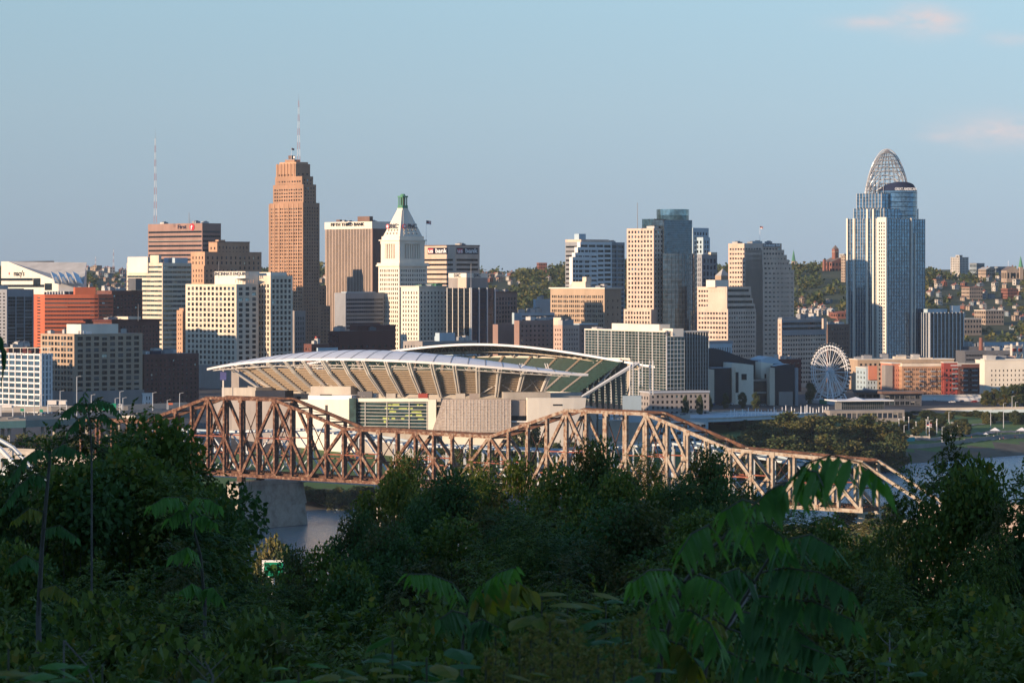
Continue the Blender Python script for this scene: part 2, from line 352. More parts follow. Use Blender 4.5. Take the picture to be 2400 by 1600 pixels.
def Fn(n, g='glass_dark', fin='light_metal', fw=.5, fd=.5, p=None, sp='grey_dark', sh=.9):
    """curtain wall: n upright fins over full glazing, storey bands every p photo pixels"""
    return dict(fins=n, g=g, fin=fin, fw=fw, fd=fd, p=p, sp=sp, sh=sh)
class Bld:
    def __init__(s, name, label, D, a, b, c, ytop, wall='cream', alpha=44, cat='building', group=None, z0=None):
        s.al = R(alpha); s.e = Vector((math.cos(s.al), math.sin(s.al), 0)); s.n = Vector((-math.sin(s.al), math.cos(s.al), 0))
        s.D = D; s.wallm = wall; s.C, s.L, s.R = s.plan(a, b, c, D)
        s.z0 = gz(s.C.x, s.C.y) - 1.5 if z0 is None else z0; s.z1 = zat(ytop, D)
        s.root = thing(name, label, cat, Vector((s.C.x, s.C.y, s.z0)), group)
        s.wmb = MB(); s.glz = MB(); s.fin = MB(); s.roof = MB(); s.wins = []
    def plan(s, a, b, c, D):
        C = Vector(((b - CX) * D / F, D, 0)); ka = (a - CX) / F; kc = (c - CX) / F
        L = (C.x - ka * D) / (s.n.y * ka - s.n.x); Rr = (kc * D - C.x) / (s.e.x - kc * s.e.y)
        return C, L, Rr
    def face(s, O, u, Wd, z0, z1, sp, wall):
        N = u.cross(Z); mb = s.wmb
        def P(x, z, d=0.): return O + u * x - N * d + Z * z
        if sp is None:
            mb.quad(P(0, z0), P(Wd, z0), P(Wd, z1), P(0, z1), wall); return
        k = s.D / F
        if 'fins' in sp:
            s.glz.quad(P(0, z0), P(Wd, z0), P(Wd, z1), P(0, z1), sp['g'])
            n = sp['fins']
            for i in range(n + 1 if n else 0):
                x = min(max(Wd * i / n, sp['fw'] / 2), Wd - sp['fw'] / 2)
                s.fin.box(P(x - sp['fw'] / 2, z0, .02), u * sp['fw'], N * sp['fd'], Z * (z1 - z0 + .3), sp['fin'])
            if sp['p']:
                z = z1 - sp['sh'] - .1
                while z > z0 + 1:
                    s.fin.box(P(0, z, .02), u * Wd, N * min(.22, sp['fd'] * .6), Z * sp['sh'], sp['sp']); z -= sp['p'] * k
            return
        m = sp['m']; cw = (Wd - 2 * m) / sp['c']; rh = sp['p'] * k; top = z1 - sp['mt'] * k
        xs = []
        for i in range(sp['c']):
            x0 = m + i * cw
            if sp['sub']:
                for (q0, q1) in sp['sub']: xs.append((x0 + q0 * cw, x0 + q1 * cw, i))
            else: xs.append((x0 + cw * (1 - sp['fw']) / 2, x0 + cw * (1 + sp['fw']) / 2, i))
        nr = int((top - z0 - .5) / rh)
        if sp['rows']: nr = min(nr, sp['rows'])
        zc = z1; d = sp['d']
        for j in range(nr):
            zt = top - j * rh - rh * (1 - sp['fh']) / 2; zb = zt - rh * sp['fh']
            mb.quad(P(0, zt), P(Wd, zt), P(Wd, zc), P(0, zc), wall)
            xc = 0.
            for (xa, xb, i) in xs:
                if sp['skip'] and sp['skip'](i, j): continue
                mb.quad(P(xc, zb), P(xa, zb), P(xa, zt), P(xc, zt), wall)
                mb.quad(P(xa, zb), P(xa, zb, d), P(xa, zt, d), P(xa, zt), wall); mb.quad(P(xb, zb, d), P(xb, zb), P(xb, zt), P(xb, zt, d), wall)
                mb.quad(P(xa, zt, d), P(xb, zt, d), P(xb, zt), P(xa, zt), wall); mb.quad(P(xa, zb), P(xb, zb), P(xb, zb, d), P(xa, zb, d), wall)
                s.wins.append((P((xa + xb) / 2, (zt + zb) / 2, d), xb - xa, zt - zb, u, sp['g'])); xc = xb
            mb.quad(P(xc, zb), P(Wd, zb), P(Wd, zt), P(xc, zt), wall); zc = zb
        mb.quad(P(0, z0), P(Wd, z0), P(Wd, zc), P(0, zc), wall)
    def box(s, C, L, Rr, z0, z1, sl=None, sr=None, wall=None, roof='roof_grey', cop=None):
        wall = wall or s.wallm; C = Vector((C.x, C.y, 0))
        A = C + s.n * L; B = C + s.e * Rr; Q = A + s.e * Rr
        s.face(A, -s.n, L, z0, z1, sl, wall); s.face(C, s.e, Rr, z0, z1, sr, wall)
        s.wmb.quad(B + Z * z0, Q + Z * z0, Q + Z * z1, B + Z * z1, wall); s.wmb.quad(Q + Z * z0, A + Z * z0, A + Z * z1, Q + Z * z1, wall)
        s.roof.quad(C + Z * (z1 - .02), B + Z * (z1 - .02), Q + Z * (z1 - .02), A + Z * (z1 - .02), roof)
        if cop:                                                     # a projecting coping round the top
            ov, hh, cm = cop; o = C - s.e * ov - s.n * ov
            s.roof.box(o + Z * (z1 - .01), s.e * (Rr + 2 * ov), s.n * (L + 2 * ov), Z * hh, cm)
    def main(s, sl=None, sr=None, **k): s.box(s.C, s.L, s.R, s.z0, s.z1, sl, sr, **k); return s
    def tier(s, a, b, c, ytop, z0, sl=None, sr=None, dD=0., **k):
        D = s.D + dD; C, L, Rr = s.plan(a, b, c, D); z1 = zat(ytop, D); s.box(C, L, Rr, z0, z1, sl, sr, **k); return C, L, Rr, z1
    def units(s, n, seed, zs=None, m='roof_light', size=(3, 7), hh=(1.5, 4), name='roof_unit'):
        rr = random.Random(seed); z = s.z1 if zs is None else zs
        for i in range(n):
            w, d, h = rr.uniform(*size), rr.uniform(*size), rr.uniform(*hh); mb = MB()
            p = s.C + s.n * rr.uniform(2 + d / 2, max(2.1 + d / 2, s.L - 2 - d / 2)) + s.e * rr.uniform(2 + w / 2, max(2.1 + w / 2, s.R - 2 - w / 2))
            mb.cbox(p, s.e, s.n, w, d, z, z + h, rr.choice([m, 'grey_panel', 'roof_light']), 'roof_grey')
            mb.cbox(p + s.e * .3, s.e, s.n, w * .5, d * .5, z + h, z + h + .6, 'grey_dark')
            mb.build(name, s.root)
    def rbox(s, name, a, b, c, ytop, ybot, m, dD=4., mtop='roof_grey', label=None):
        D = s.D + dD; C, L, Rr = s.plan(a, b, c, D); mb = MB()
        mb.box(Vector((C.x, C.y, zat(ybot, D))), s.e * Rr, s.n * L, Z * (zat(ytop, D) - zat(ybot, D)), m, mtop)
        o = mb.build(name, s.root)
        if label: o['label'] = label
        return C, L, Rr
    def pole(s, px, ytop, ybot, dD=8, r=.18, name='mast', m='grey_panel'):
        mb = MB(); p = W(px, ybot, s.D + dD); q = W(px, ytop, s.D + dD); mb.tube(p, q, r, r * .6, m, 5); return mb.build(name, s.root)
    def text(s, side, px, py, body, hpx, m, back=None, bw=0, bh=0, name='sign', off=.35, squash=1.4, label=None, C=None):
        k = s.D / F; C = C or s.C
        u = -s.n if side == 'L' else s.e; t = ((px - CX) * s.D / F - C.x) / (u.x - (px - CX) / F * u.y)
        N = u.cross(Z); pos = C + u * t + N * off; pos.z = zat(py, C.y + u.y * t)
        if back:
            mb = MB(); w = bw * k / abs(u.x); h = bh * k
            mb.box(pos - u * w / 2 - Z * h / 2 - N * (off - .02), u * w, N * (off - .16), Z * h, back); pr = mb.build('sign_board', s.root)
        return text_part(body, pos, u, hpx * k * 1.4, m, s.root, name, .12, label, squash)
    def done(s):
        s.wmb.build('wall', s.root); s.roof.build('roof', s.root); s.glz.build('glazing', s.root); s.fin.build('mullion', s.root)
        if s.wins:
            s.wins.sort(key=lambda w: -w[0].z); rr = random.Random(len(s.wins)); rest = MB()
            for i, (p, w, h, u, g) in enumerate(s.wins):
                q = rr.random(); var = 1 if q < .12 else 2 if q < .28 else 3 if q < .33 and w < 6 else 0
                if i < 100:
                    o = link('window', pane_mesh(w, h, g, var), s.root, p - s.root.location); o.rotation_euler.z = math.atan2(u.y, u.x)
                else:
                    a = p - u * w / 2 - Z * h / 2; rest.quad(a, a + u * w, a + u * w + Z * h, a + Z * h, g)
                    if var in (1, 2):
                        N = u.cross(Z) * .03; c = h * (.35 if var == 1 else .8); b = a + Z * (h - c) + N; rest.quad(b, b + u * w, b + u * w + Z * c, b + Z * c, 'blind' if var == 1 else 'blind_dark')
            o = rest.build('window', s.root)
            if o: o['kind'] = 'stuff'
        return s
def mast(name, label, base, top, w0, w1, bands=('mast_red', 'mast_white'), n=10, guy=False):
    """lattice antenna: three or four legs with cross bracing, painted in bands"""
    r = thing(name, label, 'antenna', base); h = top - base.z; legs = MB(); br = MB()
    for k in range(n):
        za, zb = base.z + h * k / n, base.z + h * (k + 1) / n; wa = w0 + (w1 - w0) * k / n; wb = w0 + (w1 - w0) * (k + 1) / n; m = bands[k % len(bands)]
        ca = [Vector((base.x + sx * wa, base.y + sy * wa, za)) for sx, sy in ((-1, -1), (1, -1), (1, 1), (-1, 1))]
        cb = [Vector((base.x + sx * wb, base.y + sy * wb, zb)) for sx, sy in ((-1, -1), (1, -1), (1, 1), (-1, 1))]
        for i in range(4):
            legs.tube(ca[i], cb[i], .10, .10, m, 4); br.tube(ca[i], cb[(i + 1) % 4], .045, .045, m, 3); br.tube(cb[i], cb[(i + 1) % 4], .045, .045, m, 3)
    legs.build('leg', r); br.build('brace', r)
    t = MB(); t.tube((base.x, base.y, top), (base.x, base.y, top + h * .12), .12, .05, 'grey_panel', 5); t.build('tip', r)
    return r
def flag(name, label, p, h, fm, fw=2.6):
    r = thing(name, label, 'flag', p); mb = MB(); mb.tube(p, p + Z * h, .16, .08, 'white_paint', 5); mb.build('pole', r)
    mb = MB(); n = 6
    for i in range(n):
        x0, x1 = fw * i / n, fw * (i + 1) / n; y0, y1 = .25 * math.sin(i * 1.3), .25 * math.sin((i + 1) * 1.3)
        for k in range(4):
            a, b = h - .2 - fw * .6 * k / 4 - .1 * i, h - .2 - fw * .6 * (k + 1) / 4 - .1 * i
            mm = 'sign_blue' if (fm == 'usa' and i < 3 and k < 2) else ('cloth_red' if k % 2 == 0 else 'white_paint') if fm == 'usa' else fm
            mb.quad(p + Vector((x0 * .8, y0, a)), p + Vector((x1 * .8, y1, a - .1)), p + Vector((x1 * .8, y1, b - .1)), p + Vector((x0 * .8, y0, b)), mm)
    mb.build('cloth', r); return r

# ---------------------------------------------------------------- the skyline, left part
# convention hall with a slanted white front, lettered
b = Bld('convention_hall', 'white convention hall with slanted grey roof, dark window bands and star lettering', 2600, 2, 137, 196, 659, 'white_panel', alpha=24)
DD = 2600; e, n = b.e, b.n; C = b.C; L = b.L; k = DD / F
zt = lambda y: zat(y, DD)
uL = -n; A = C + n * L
def hp(px, py, d=0.):                      # point on the lit front at a photo pixel
    t = ((px - CX) / F * C.y - C.x) / (uL.x - (px - CX) / F * uL.y); p = C + uL * t; p.z = zat(py, p.y); return p + b.e * d
mbw = b.wmb
dp = 48.
mbw.poly([hp(3, 880), hp(137, 880), hp(137, 659), hp(19, 613), hp(3, 613)], 'cream_white')
mbw.poly([hp(3, 613), hp(19, 613), hp(19, 611, dp) , hp(3, 611, dp)], 'roof_light')
mbw.poly([hp(3, 880), hp(3, 613), hp(3, 611, dp), hp(3, 880, dp)], 'white_panel')
rb = [C + e * b.R, ]
Bx = C + e * b.R
b.roof.poly([hp(19, 613) , hp(137, 659), Bx + Z * zt(664), W(203, 615, 2680)], 'roof_light')
mbw.poly([hp(137, 880), Bx + Z * zt(880), Bx + Z * zt(664), hp(137, 659)], 'white_panel')
mbw.poly([Bx + Z * zt(880), W(203, 880, 2680), W(203, 615, 2680), Bx + Z * zt(664)], 'white_panel')
b.done()
for (x0, x1, y0, y1) in ((3, 77, 652, 658), (78, 95, 652, 670), (3, 104, 667, 673), (105, 122, 664, 680), (3, 56, 676, 681), (104, 136, 684, 690)):
    mb = MB(); q = b.e * -.12; mb.box(hp(x0, y1) + q, hp(x1, y1) - hp(x0, y1), b.e * .1, hp(x0, y0) - hp(x0, y1), 'glass_dark'); mb.build('window', b.root)
for i in range(4):                          # saw-tooth skylights on the roof
    mb = MB(); x0 = 119 + i * 17; y0 = 643 + i * .3; dq = 6 + i * 1.2
    a_, b_, c_, d_ = W(x0, 642, 2612 + dq), W(x0 + 14, 643, 2616 + dq), W(x0 + 24, 665, 2590 + dq), W(x0 + 9, 664, 2586 + dq)
    up_ = Z * 2.2
    mb.quad(a_ + up_, b_, c_, d_ + up_, 'glass_blue'); mb.quad(a_, a_ + up_, d_ + up_, d_, 'light_metal'); mb.quad(d_, d_ + up_, c_, c_ - Z * .5, 'light_metal'); mb.build('skylight', b.root)
t = hp(45, 641); text_part("macy's", t - b.e * .2 , uL, 6.4, 'black', b.root, 'sign', .1, squash=2.1)
mb = MB(); cpt = hp(22, 641) - b.e * .2; pts = [cpt + uL * (3.4 * math.sin(i * math.pi / 5) * (1 if i % 2 == 0 else .42)) + Z * (1.7 * math.cos(i * math.pi / 5) * (1 if i % 2 == 0 else .42)) for i in range(10)]
for i in range(10): mb.poly([cpt - b.e * .1, pts[i], pts[(i + 1) % 10]], 'sign_red')
mb.build('star_emblem', b.root)
b = Bld('hall_entrance', 'tall glazed link with white piers beneath the slanted white hall', 2560, 110, 150, 196, 683, 'white_panel').main(Fn(6, 'glass_navy', 'white_panel', .7, .4, 9), Fn(4, 'glass_navy', 'white_panel', .7, .4, 9)).done()
# dark gridded slab at the left edge
b = Bld('office_block', 'dark glazed office slab with a grey gridded front at the left edge of the skyline', 2150, -60, 16, 79, 678, 'grey_panel').main(G(8, 8, .5, .4), G(3, 8, .9, .86, mt=17, m=.6, d=.5)).done(); b.units(2, 3)
# orange brick building with a rounded end
b = Bld('brick_office', 'orange brick office with ribbon windows and a rounded dark end', 2350, 77, 105, 226, 690, 'orange_brick', alpha=24)
k = b.D / F
b.face(b.C + b.n * b.L, -b.n, b.L, b.z0, b.z1, G(1, 7.3, .3, .4, mt=4, m=2), 'orange_brick')
p0 = b.C.copy(); pts = [p0]; ang = 24.
# the long front: straight, then a quarter round
mainlen = (205 - 105) * k / math.cos(R(20)); segs = [(mainlen * .5, 15), (mainlen * .5, 18)] + [(3.3, 22 + i * 9) for i in range(9)]
px_ = p0.copy()
for (ln, a_) in segs:
    u = Vector((math.cos(R(a_)), math.sin(R(a_)), 0)); b.face(px_, u, ln, b.z0, b.z1, Bd(9.6, .36, 6, m=.02, g='glass_smoke'), 'orange_brick'); px_ = px_ + u * ln; pts.append(px_.copy())
b.face(px_, Vector((math.cos(R(110)), math.sin(R(110)), 0)), 20, b.z0, b.z1, None, 'orange_brick')
q = px_ + Vector((math.cos(R(110)), math.sin(R(110)), 0)) * 20
b.roof.poly([(v.x, v.y, b.z1 - .05) for v in pts] + [(q.x, q.y, b.z1 - .05), ((b.C + b.n * b.L).x, (b.C + b.n * b.L).y, b.z1 - .05)], 'roof_grey')
b.done(); b.rbox('penthouse', 172, 176, 224, 673, 691, 'orange_brick', dD=16)
b = Bld('apartment_tower', 'dark brown brick block in shade with panes coloured as lit beside the orange office', 2430, 226, 262, 334, 681, 'dark_brick').main(G(4, 9, .5, .4, mt=8, g='pane_as_lit'), G(8, 9, .5, .45, mt=8)).done(); b.units(4, 9, m='grey_panel')  # left panes: the look of lit windows put into a tan colour
b.rbox('scaffold_frame', 300, 318, 333, 652, 680, 'grey_dark', dD=10)
# cream and green glass tower
b = Bld('glass_office', 'cream office tower with green ribbon glazing on its lit side', 2500, 297, 381, 449, 616, 'cream')
b.main(Bd(11.3, .42, 4, g='glass_green', c=9), Bd(11.3, .5, 5, g='glass_teal', c=6)).done()
b.rbox('penthouse', 299, 346, 352, 602, 640, 'cream_white', dD=12); b.rbox('penthouse', 352, 372, 378, 598, 617, 'cream', dD=3); b.rbox('roof_screen', 384, 410, 440, 604, 617, 'blue_panel', dD=9); b.units(3, 4)
# brown tower with initials
b = Bld('office_tower', 'pinkish brown tower banded with dark windows, red disc logo at its top', 2750, 347, 474, 518, 523, 'brown_stone')
b.main(Bd(10.9, .42, 14.5, c=1), Bd(10.9, .45, 14.5)).done()
b.text('L', 427, 532, 'First', 9.4, 'sign_blue'); k = b.D / F
mb = MB(); t = ((451 - CX) * b.D / F - b.C.x) / (-b.n.x + (451 - CX) / F * b.n.y); pos = b.C - b.n * t - b.e * .5; pos.z = zat(532, pos.y)
for i in range(24): mb.poly([pos - b.e * .3, pos + -b.n * 3.4 * math.cos(i * math.pi / 12) + Z * 3.0 * math.sin(i * math.pi / 12), pos - b.n * 3.4 * math.cos((i + 1) * math.pi / 12) + Z * 3.0 * math.sin((i + 1) * math.pi / 12)], 'sign_red')
mb.beam(pos - b.e * .5 - Z * 2.2 + b.n * .4, pos - b.e * .5 + Z * 1.6 - b.n * .5, .5, .9, 'sign_white'); mb.beam(pos - b.e * .5 + Z * .3 + b.n * 1.1, pos - b.e * .5 + Z * .7 - b.n * 1.5, .5, .7, 'sign_white'); mb.build('logo', b.root)
b.units(3, 12, hh=(1, 2.4)); b.pole(443, 497, 524, r=.35); b.pole(446, 510, 524)
mast('lattice_antenna', 'red and white lattice antenna on the brown banded tower', W(364, 522, 2765), zat(325, 2765), 1.15, .35, n=12)
# brown deco block with shoulders
b = Bld('deco_block', 'stepped brown brick block between the banded tower and the tallest brick tower', 2640, 442, 476, 618, 623, 'deco_brick')
zb = b.z0
b.tier(442, 478, 560, 623, zb, G(5, 12, .34, .5, mt=5), G(8, 12, .34, .5, mt=5)); c_ = b.tier(447, 480, 613, 590, zb, G(4, 12, .34, .5, mt=8), G(12, 12, .34, .55, mt=8), dD=6); b.tier(489, 509, 585, 568, zb, G(2, 12, .34, .5, mt=8), G(9, 12, .34, .55, mt=6), dD=16, wall='deco_brick', cop=(.3, .8, 'brown_dark'))
b.done(); b.rbox('penthouse', 505, 512, 528, 562, 569, 'deco_brick', dD=24)
# big cream office with square windows
b = Bld('office_building', 'large cream office block with square dark windows, long sign board on its roof', 2250, 435, 554, 606, 666, 'cream')
b.main(G(12, 12.5, .60, .62, mt=4, m=1.5), G(3, 12.5, .56, .62, mt=4))
C2, L2, R2, z2 = b.tier(596, 634, 686, 646, b.z0, G(5, 12.5, .60, .62, mt=18, m=1.2), G(5, 12.5, .6, .64, mt=6), dD=13)
b.done()
mb = MB(); q, Lq, Rq = b.plan(503, 575, 608, b.D + 14); mb.box(Vector((q.x, q.y, zat(666, q.y))), b.e * Rq, b.n * Lq, Z * (zat(636, q.y) - zat(666, q.y)), 'cream_white', 'roof_grey'); mb.build('penthouse', b.root)
text_part('CINCINNATI ENQUIRER', q + b.n * (Lq * .46) - b.e * .3 + Z * zat(642, q.y), -b.n, 3.4, 'grey_dark', b.root, 'sign', .1, squash=1.15)
b.rbox('penthouse', 600, 634, 672, 638, 647, 'cream_white', dD=24)
mb = MB()
for i in range(8): mb.beam(W(552 + i * 6, 655, 2262), W(552 + i * 6, 663, 2262), .25, .25, 'deco_brick')
mb.quad(W(550, 654, 2258), W(582, 651, 2258), W(582, 650, 2280), W(550, 653, 2280), 'white_paint'); mb.build('roof_canopy', b.root)
b.pole(513, 612, 652, dD=8)
for (x, D_) in ((2,0),): pass
b = Bld('office_building', 'tan stone building with tall paired windows at the foot of the tallest brick tower', 2400, 660, 690, 716, 728, 'grey_stone').main(G(3, 12, .5, .5), G(4, 12, .45, .6, mt=12)).done()
b = Bld('brick_house', 'narrow orange brick building wedged beside the big cream office', 2300, 414, 428, 442, 727, 'deco_brick').main(G(2, 11, .4, .4), G(2, 11, .4, .4)); b.tier(420, 430, 438, 722, b.z1 - 1); b.done()
b = Bld('office_building', 'grey podium with dark tall windows at the foot of the big cream office', 2240, 430, 560, 640, 858, 'grey_stone').main(G(8, 34, .3, .6, mt=30), G(6, 34, .3, .6, mt=30)).done()
# brick building with cornice
b = Bld('brick_building', 'maroon brick warehouse with a heavy cornice behind the grey gridded office', 2180, 200, 262, 374, 754, 'dark_brick').main(G(6, 10, .4, .5, mt=8), G(14, 10, .4, .5, mt=8), cop=(1., 1.6, 'maroon')).done(); b.rbox('penthouse', 265, 300, 330, 742, 753, 'cream', dD=10); b.units(4, 21); b.pole(324, 712, 752)
# grey gridded office with letters
b = Bld('office_building', 'grey gridded office with pale corner letters and a cream sunlit left end', 1950, 95, 174, 334, 783, 'tan_stone')
b.main(G(5, 13.5, .62, .62, mt=3, m=1.2, sub=[(.1, .46), (.54, .9)]), G(8, 13.5, .64, .64, mt=4, m=1.5))
b.done(); b.rbox('penthouse', 156, 190, 277, 760, 783, 'cream_white', dD=10); b.text('R', 204, 779, 'Kao', 8, 'sign_white'); b.units(6, 31, size=(2, 4))
b.rbox('stone_base', 88, 172, 338, 918, 960, 'grey_stone', dD=-6)
for i in range(4):
    mb = MB(); p = W(228 + i * 18, 799, 1985); mb.tube(p, p + Z * .8, .5, .3, 'white_paint', 6); mb.build('floodlight', b.root)
# dark brick block with a small blue sign
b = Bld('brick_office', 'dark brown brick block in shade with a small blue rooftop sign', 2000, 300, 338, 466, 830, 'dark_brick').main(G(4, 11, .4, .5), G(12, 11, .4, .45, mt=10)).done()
b.rbox('sign_frame', 351, 353, 378, 822, 838, 'sign_blue', dD=6); b.text('R', 366, 829, 'FRCH', 9, 'sign_white', off=-3.2); b.units(5, 8, size=(3, 8))
# white framed blue glass block front left
b = Bld('glass_building', 'white framed building with blue glass and a rounded corner at the left edge', 1880, -120, 96, 122, 829, 'white_panel')
b.main(Fn(15, 'glass_blue', 'white_panel', .8, .5, 13.4, 'white_panel', 1.0), Fn(3, 'glass_blue', 'white_panel', 1.2, .5, 13.4, 'white_panel', .8)).done()
mb = MB()
for i in range(9): mb.beam(W(-20 + i * 17, 829, 1890), W(-20 + i * 17, 815, 1890), .3, .3, 'cream_white')
mb.beam(W(-25, 815, 1890), W(120, 815, 1890), .4, .4, 'cream_white'); mb.build('roof_pergola', b.root); b.units(7, 44, size=(3, 5), m='maroon')
b = Bld('brick_building', 'low red brick building with clustered roof ducts behind the white framed building', 2050, -20, 20, 92, 815, 'dark_brick').main(None, G(7, 10, .4, .5)).done(); b.units(9, 77, size=(2, 5))
b = Bld('small_house', 'small white house front with two columns of blue windows beside the highway', 1930, 334, 338, 357, 923, 'white_panel').main(G(1, 14, .4, .5), G(2, 14, .5, .6, mt=3, g='glass_blue'), cop=(.3, .5, 'white_panel')).done()
# ---------------------------------------------------------------- the skyline, centre
# tallest brick tower
b = Bld('skyscraper', 'tallest orange brown brick skyscraper with stepped top and antenna', 2600, 632, 710, 750, 475, 'deco_dark')
z0 = b.z0
VS = dict(sub=[(.12, .40), (.58, .86)])
b.tier(632, 710, 749, 475, z0, G(7, 8.2, .5, .46, mt=10, m=.8, **VS), G(6, 8.2, .4, .5, mt=8))
b.tier(640, 711, 741, 432, z0, G(6, 8.2, .5, .46, mt=8, **VS), G(4, 8.2, .4, .5, mt=5), dD=5)
b.tier(645, 708, 734, 413, z0, G(5, 8.2, .5, .46, mt=8, **VS), G(3, 8.2, .4, .5, mt=5), dD=9)
C1, L1, R1, z1 = b.tier(647, 693, 727, 384, z0, G(5, 8.2, .5, .46, mt=22, **VS), G(3, 8.2, .4, .5, mt=20), dD=16)
for i in range(6):                         # fluted piers on the lit crown
    q = C1 + b.n * (L1 * (i + .5) / 6); b.wmb.box(q - b.e * .6 - b.n * .5 + Z * (z1 - 22), b.e * .62, b.n * 1., Z * 22.4, 'deco_tan')
b.tier(655, 694, 722, 379.5, z1 - 1, dD=19, wall='deco_brick'); b.tier(668, 690, 704, 374, z1 - 1, dD=24)
b.tier(700, 716, 764, 669, z0, G(2, 8.2, .4, .5), G(6, 8.2, .4, .5), dD=10); b.tier(700, 720, 775, 717, z0, G(2, 8.2, .4, .5), G(7, 8.2, .4, .5), dD=4)
CL, LL, RL = b.plan(632, 710, 749, 2600)
for i in range(1, 8):                      # upright brick piers between the window pairs
    q = CL + b.n * (LL * i / 7 - .3); b.wmb.box(q - b.e * .45 + Z * z0, b.e * .46, b.n * .9, Z * (zat(477, 2600) - z0), 'deco_brick')
b.done()
mb = MB(); mb.box(W(683, 373, 2632), b.e * 4, b.n * 4, Z * 3, 'brown_dark'); p = W(690, 370, 2628); mb.tube(p - Z * .6, p + Z * 1.4, 1.0, .9, 'white_paint', 8); mb.build('roof_unit', b.root)
flag('flagpole', 'dark flag on a pole on top of the tallest brick tower', W(683, 374, 2630), zat(346, 2630) - zat(374, 2630), 'cloth_dark', 3.0)
mast('lattice_antenna', 'tall thin red and white antenna on the tallest brick tower', W(700, 383, 2626), zat(236, 2626), 1.2, .3, n=9)
# brown bank tower with cream fins
b = Bld('bank_tower', 'broad brown bank tower with thin cream vertical stripes and a white lettered band', 2750, 763, 872, 935, 519, 'brown_dark')
zb_ = zat(536, b.D); zl = zat(700, b.D)
b.box(b.C, b.L, b.R, b.z0, zb_, Fn(31, 'black', 'pale_pink', .74, .5), Fn(22, 'glass_smoke', 'brown_stone', .5, .7)); b.box(b.C - b.e * .6 - b.n * .6, b.L + 1.2, b.R + 1.2, zb_, b.z1, None, None, wall='cream_white'); b.done()
b.text('L', 816, 526.5, 'FIFTH THIRD BANK', 7.6, 'black', off=1.2, squash=1.3)
mb = MB(); mb.box(W(906, 532, 2775) - b.e * 6, b.e * 12, -b.n * .4, Z * 3.4, 'sign_blue'); mb.build('sign', b.root)
b.rbox('penthouse', 838, 866, 874, 507, 519, 'brown_dark', dD=8); b.rbox('roof_unit', 788, 796, 802, 515, 519, 'brown_dark', dD=10); b.units(4, 5, hh=(.6, 1.4))
# blue grey banded building in shade
b = Bld('office_building', 'blue grey ribbon window building in shade below the striped brown tower', 2480, 784, 810, 900, 686, 'grey_panel').main(None, Bd(9.4, .55, 12, g='glass_navy')).done(); b.rbox('penthouse', 800, 812, 880, 684, 690, 'blue_panel', dD=5)
b = Bld('brick_building', 'wide maroon brick building with low dark bays in front of the banded building', 2350, 770, 795, 927, 776, 'maroon').main(G(3, 12, .4, .4), G(9, 14, .35, .4, mt=30)); b.tier(820, 840, 927, 762, b.z1 - 1, None, G(7, 12, .5, .3), dD=20); b.done(); b.rbox('penthouse', 826, 840, 890, 757, 764, 'maroon', dD=30); b.units(3, 6, m='grey_dark')
b = Bld('brick_building', 'small red brick building with a red roof tank above the stadium canopy', 2250, 712, 730, 772, 806, 'dark_brick').main(G(2, 12, .4, .4), G(4, 12, .4, .5)).done(); b.rbox('roof_tank', 738, 742, 750, 788, 806, 'red_paint', dD=9); b.units(3, 66, size=(2, 4))
b = Bld('small_building', 'low cream and blue building just above the white stadium roof', 2100, 742, 745, 792, 815, 'blue_panel').main(None, None).done()
# white tower with pyramid roof and green lantern
b = Bld('skyscraper', 'white stone tower with columned top, pyramid roof and green copper lantern', 2500, 887, 936, 1001, 624, 'white_stone')
k = b.D / F
b.main(G(5, 10.7, .5, .56, mt=5, m=1.2, sub=[(.14, .40), (.60, .86)]), G(7, 10.7, .5, .56, mt=5, m=1.2, sub=[(.14, .40), (.60, .86)]))
b.roof.box(b.C - b.e * 1.5 - b.n * 1.5 + Z * (b.z1), b.e * (b.R + 3), b.n * (b.L + 3), Z * 1.1, 'white_stone'); b.roof.box(b.C - b.e * .9 - b.n * .9 + Z * (b.z1 + 1.1), b.e * (b.R + 1.8), b.n * (b.L + 1.8), Z * 1.6, 'white_stone')
zc0 = b.z1 + 2.7; zc1 = zat(564, b.D)
Cc = b.C + b.e * 1.4 + b.n * 1.4; Lc = b.L - 2.8; Rc = b.R - 2.8
b.box(Cc, Lc, Rc, zc0, zat(606, b.D), G(8, 8, .5, .7, mt=1), G(10, 8, .5, .7, mt=1))
zq = zat(606, b.D); wi = 2.6
b.box(Cc + b.e * wi + b.n * wi, Lc - 2 * wi, Rc - 2 * wi, zq, zc1 - 2.5, G(6, 38, .6, .95, mt=1, d=.3), G(8, 38, .6, .95, mt=1, d=.3))
for i in range(9):                          # colonnade
    for (u, ln) in ((b.n, Lc), (b.e, Rc)):
        nn = 7 if u is b.n else 9
        if i >= nn: continue
        p = Cc + u * (ln * (.5 + (i - (nn - 1) / 2) * .74 / (nn - 1))) + (b.e if u is b.n else b.n) * .9
        b.wmb.tube(p + Z * zq, p + Z * (zc1 - 2.4), .85, .75, 'white_stone', 8)
for (p, q) in ((0, 0), (1, 0), (0, 1), (1, 1)):
    o = Cc + b.e * (p * (Rc - 5)) + b.n * (q * (Lc - 5)); b.wmb.box(o + Z * zq, b.e * 5, b.n * 5, Z * (zc1 - zq - 2.5), 'white_stone')
b.roof.box(Cc - b.e * .3 - b.n * .3 + Z * (zc1 - 2.5), b.e * (Rc + .6), b.n * (Lc + .6), Z * 2.5, 'white_stone'); b.roof.box(Cc - b.e * 1.3 - b.n * 1.3 + Z * zc1, b.e * (Rc + 2.6), b.n * (Lc + 2.6), Z * .9, 'white_stone')
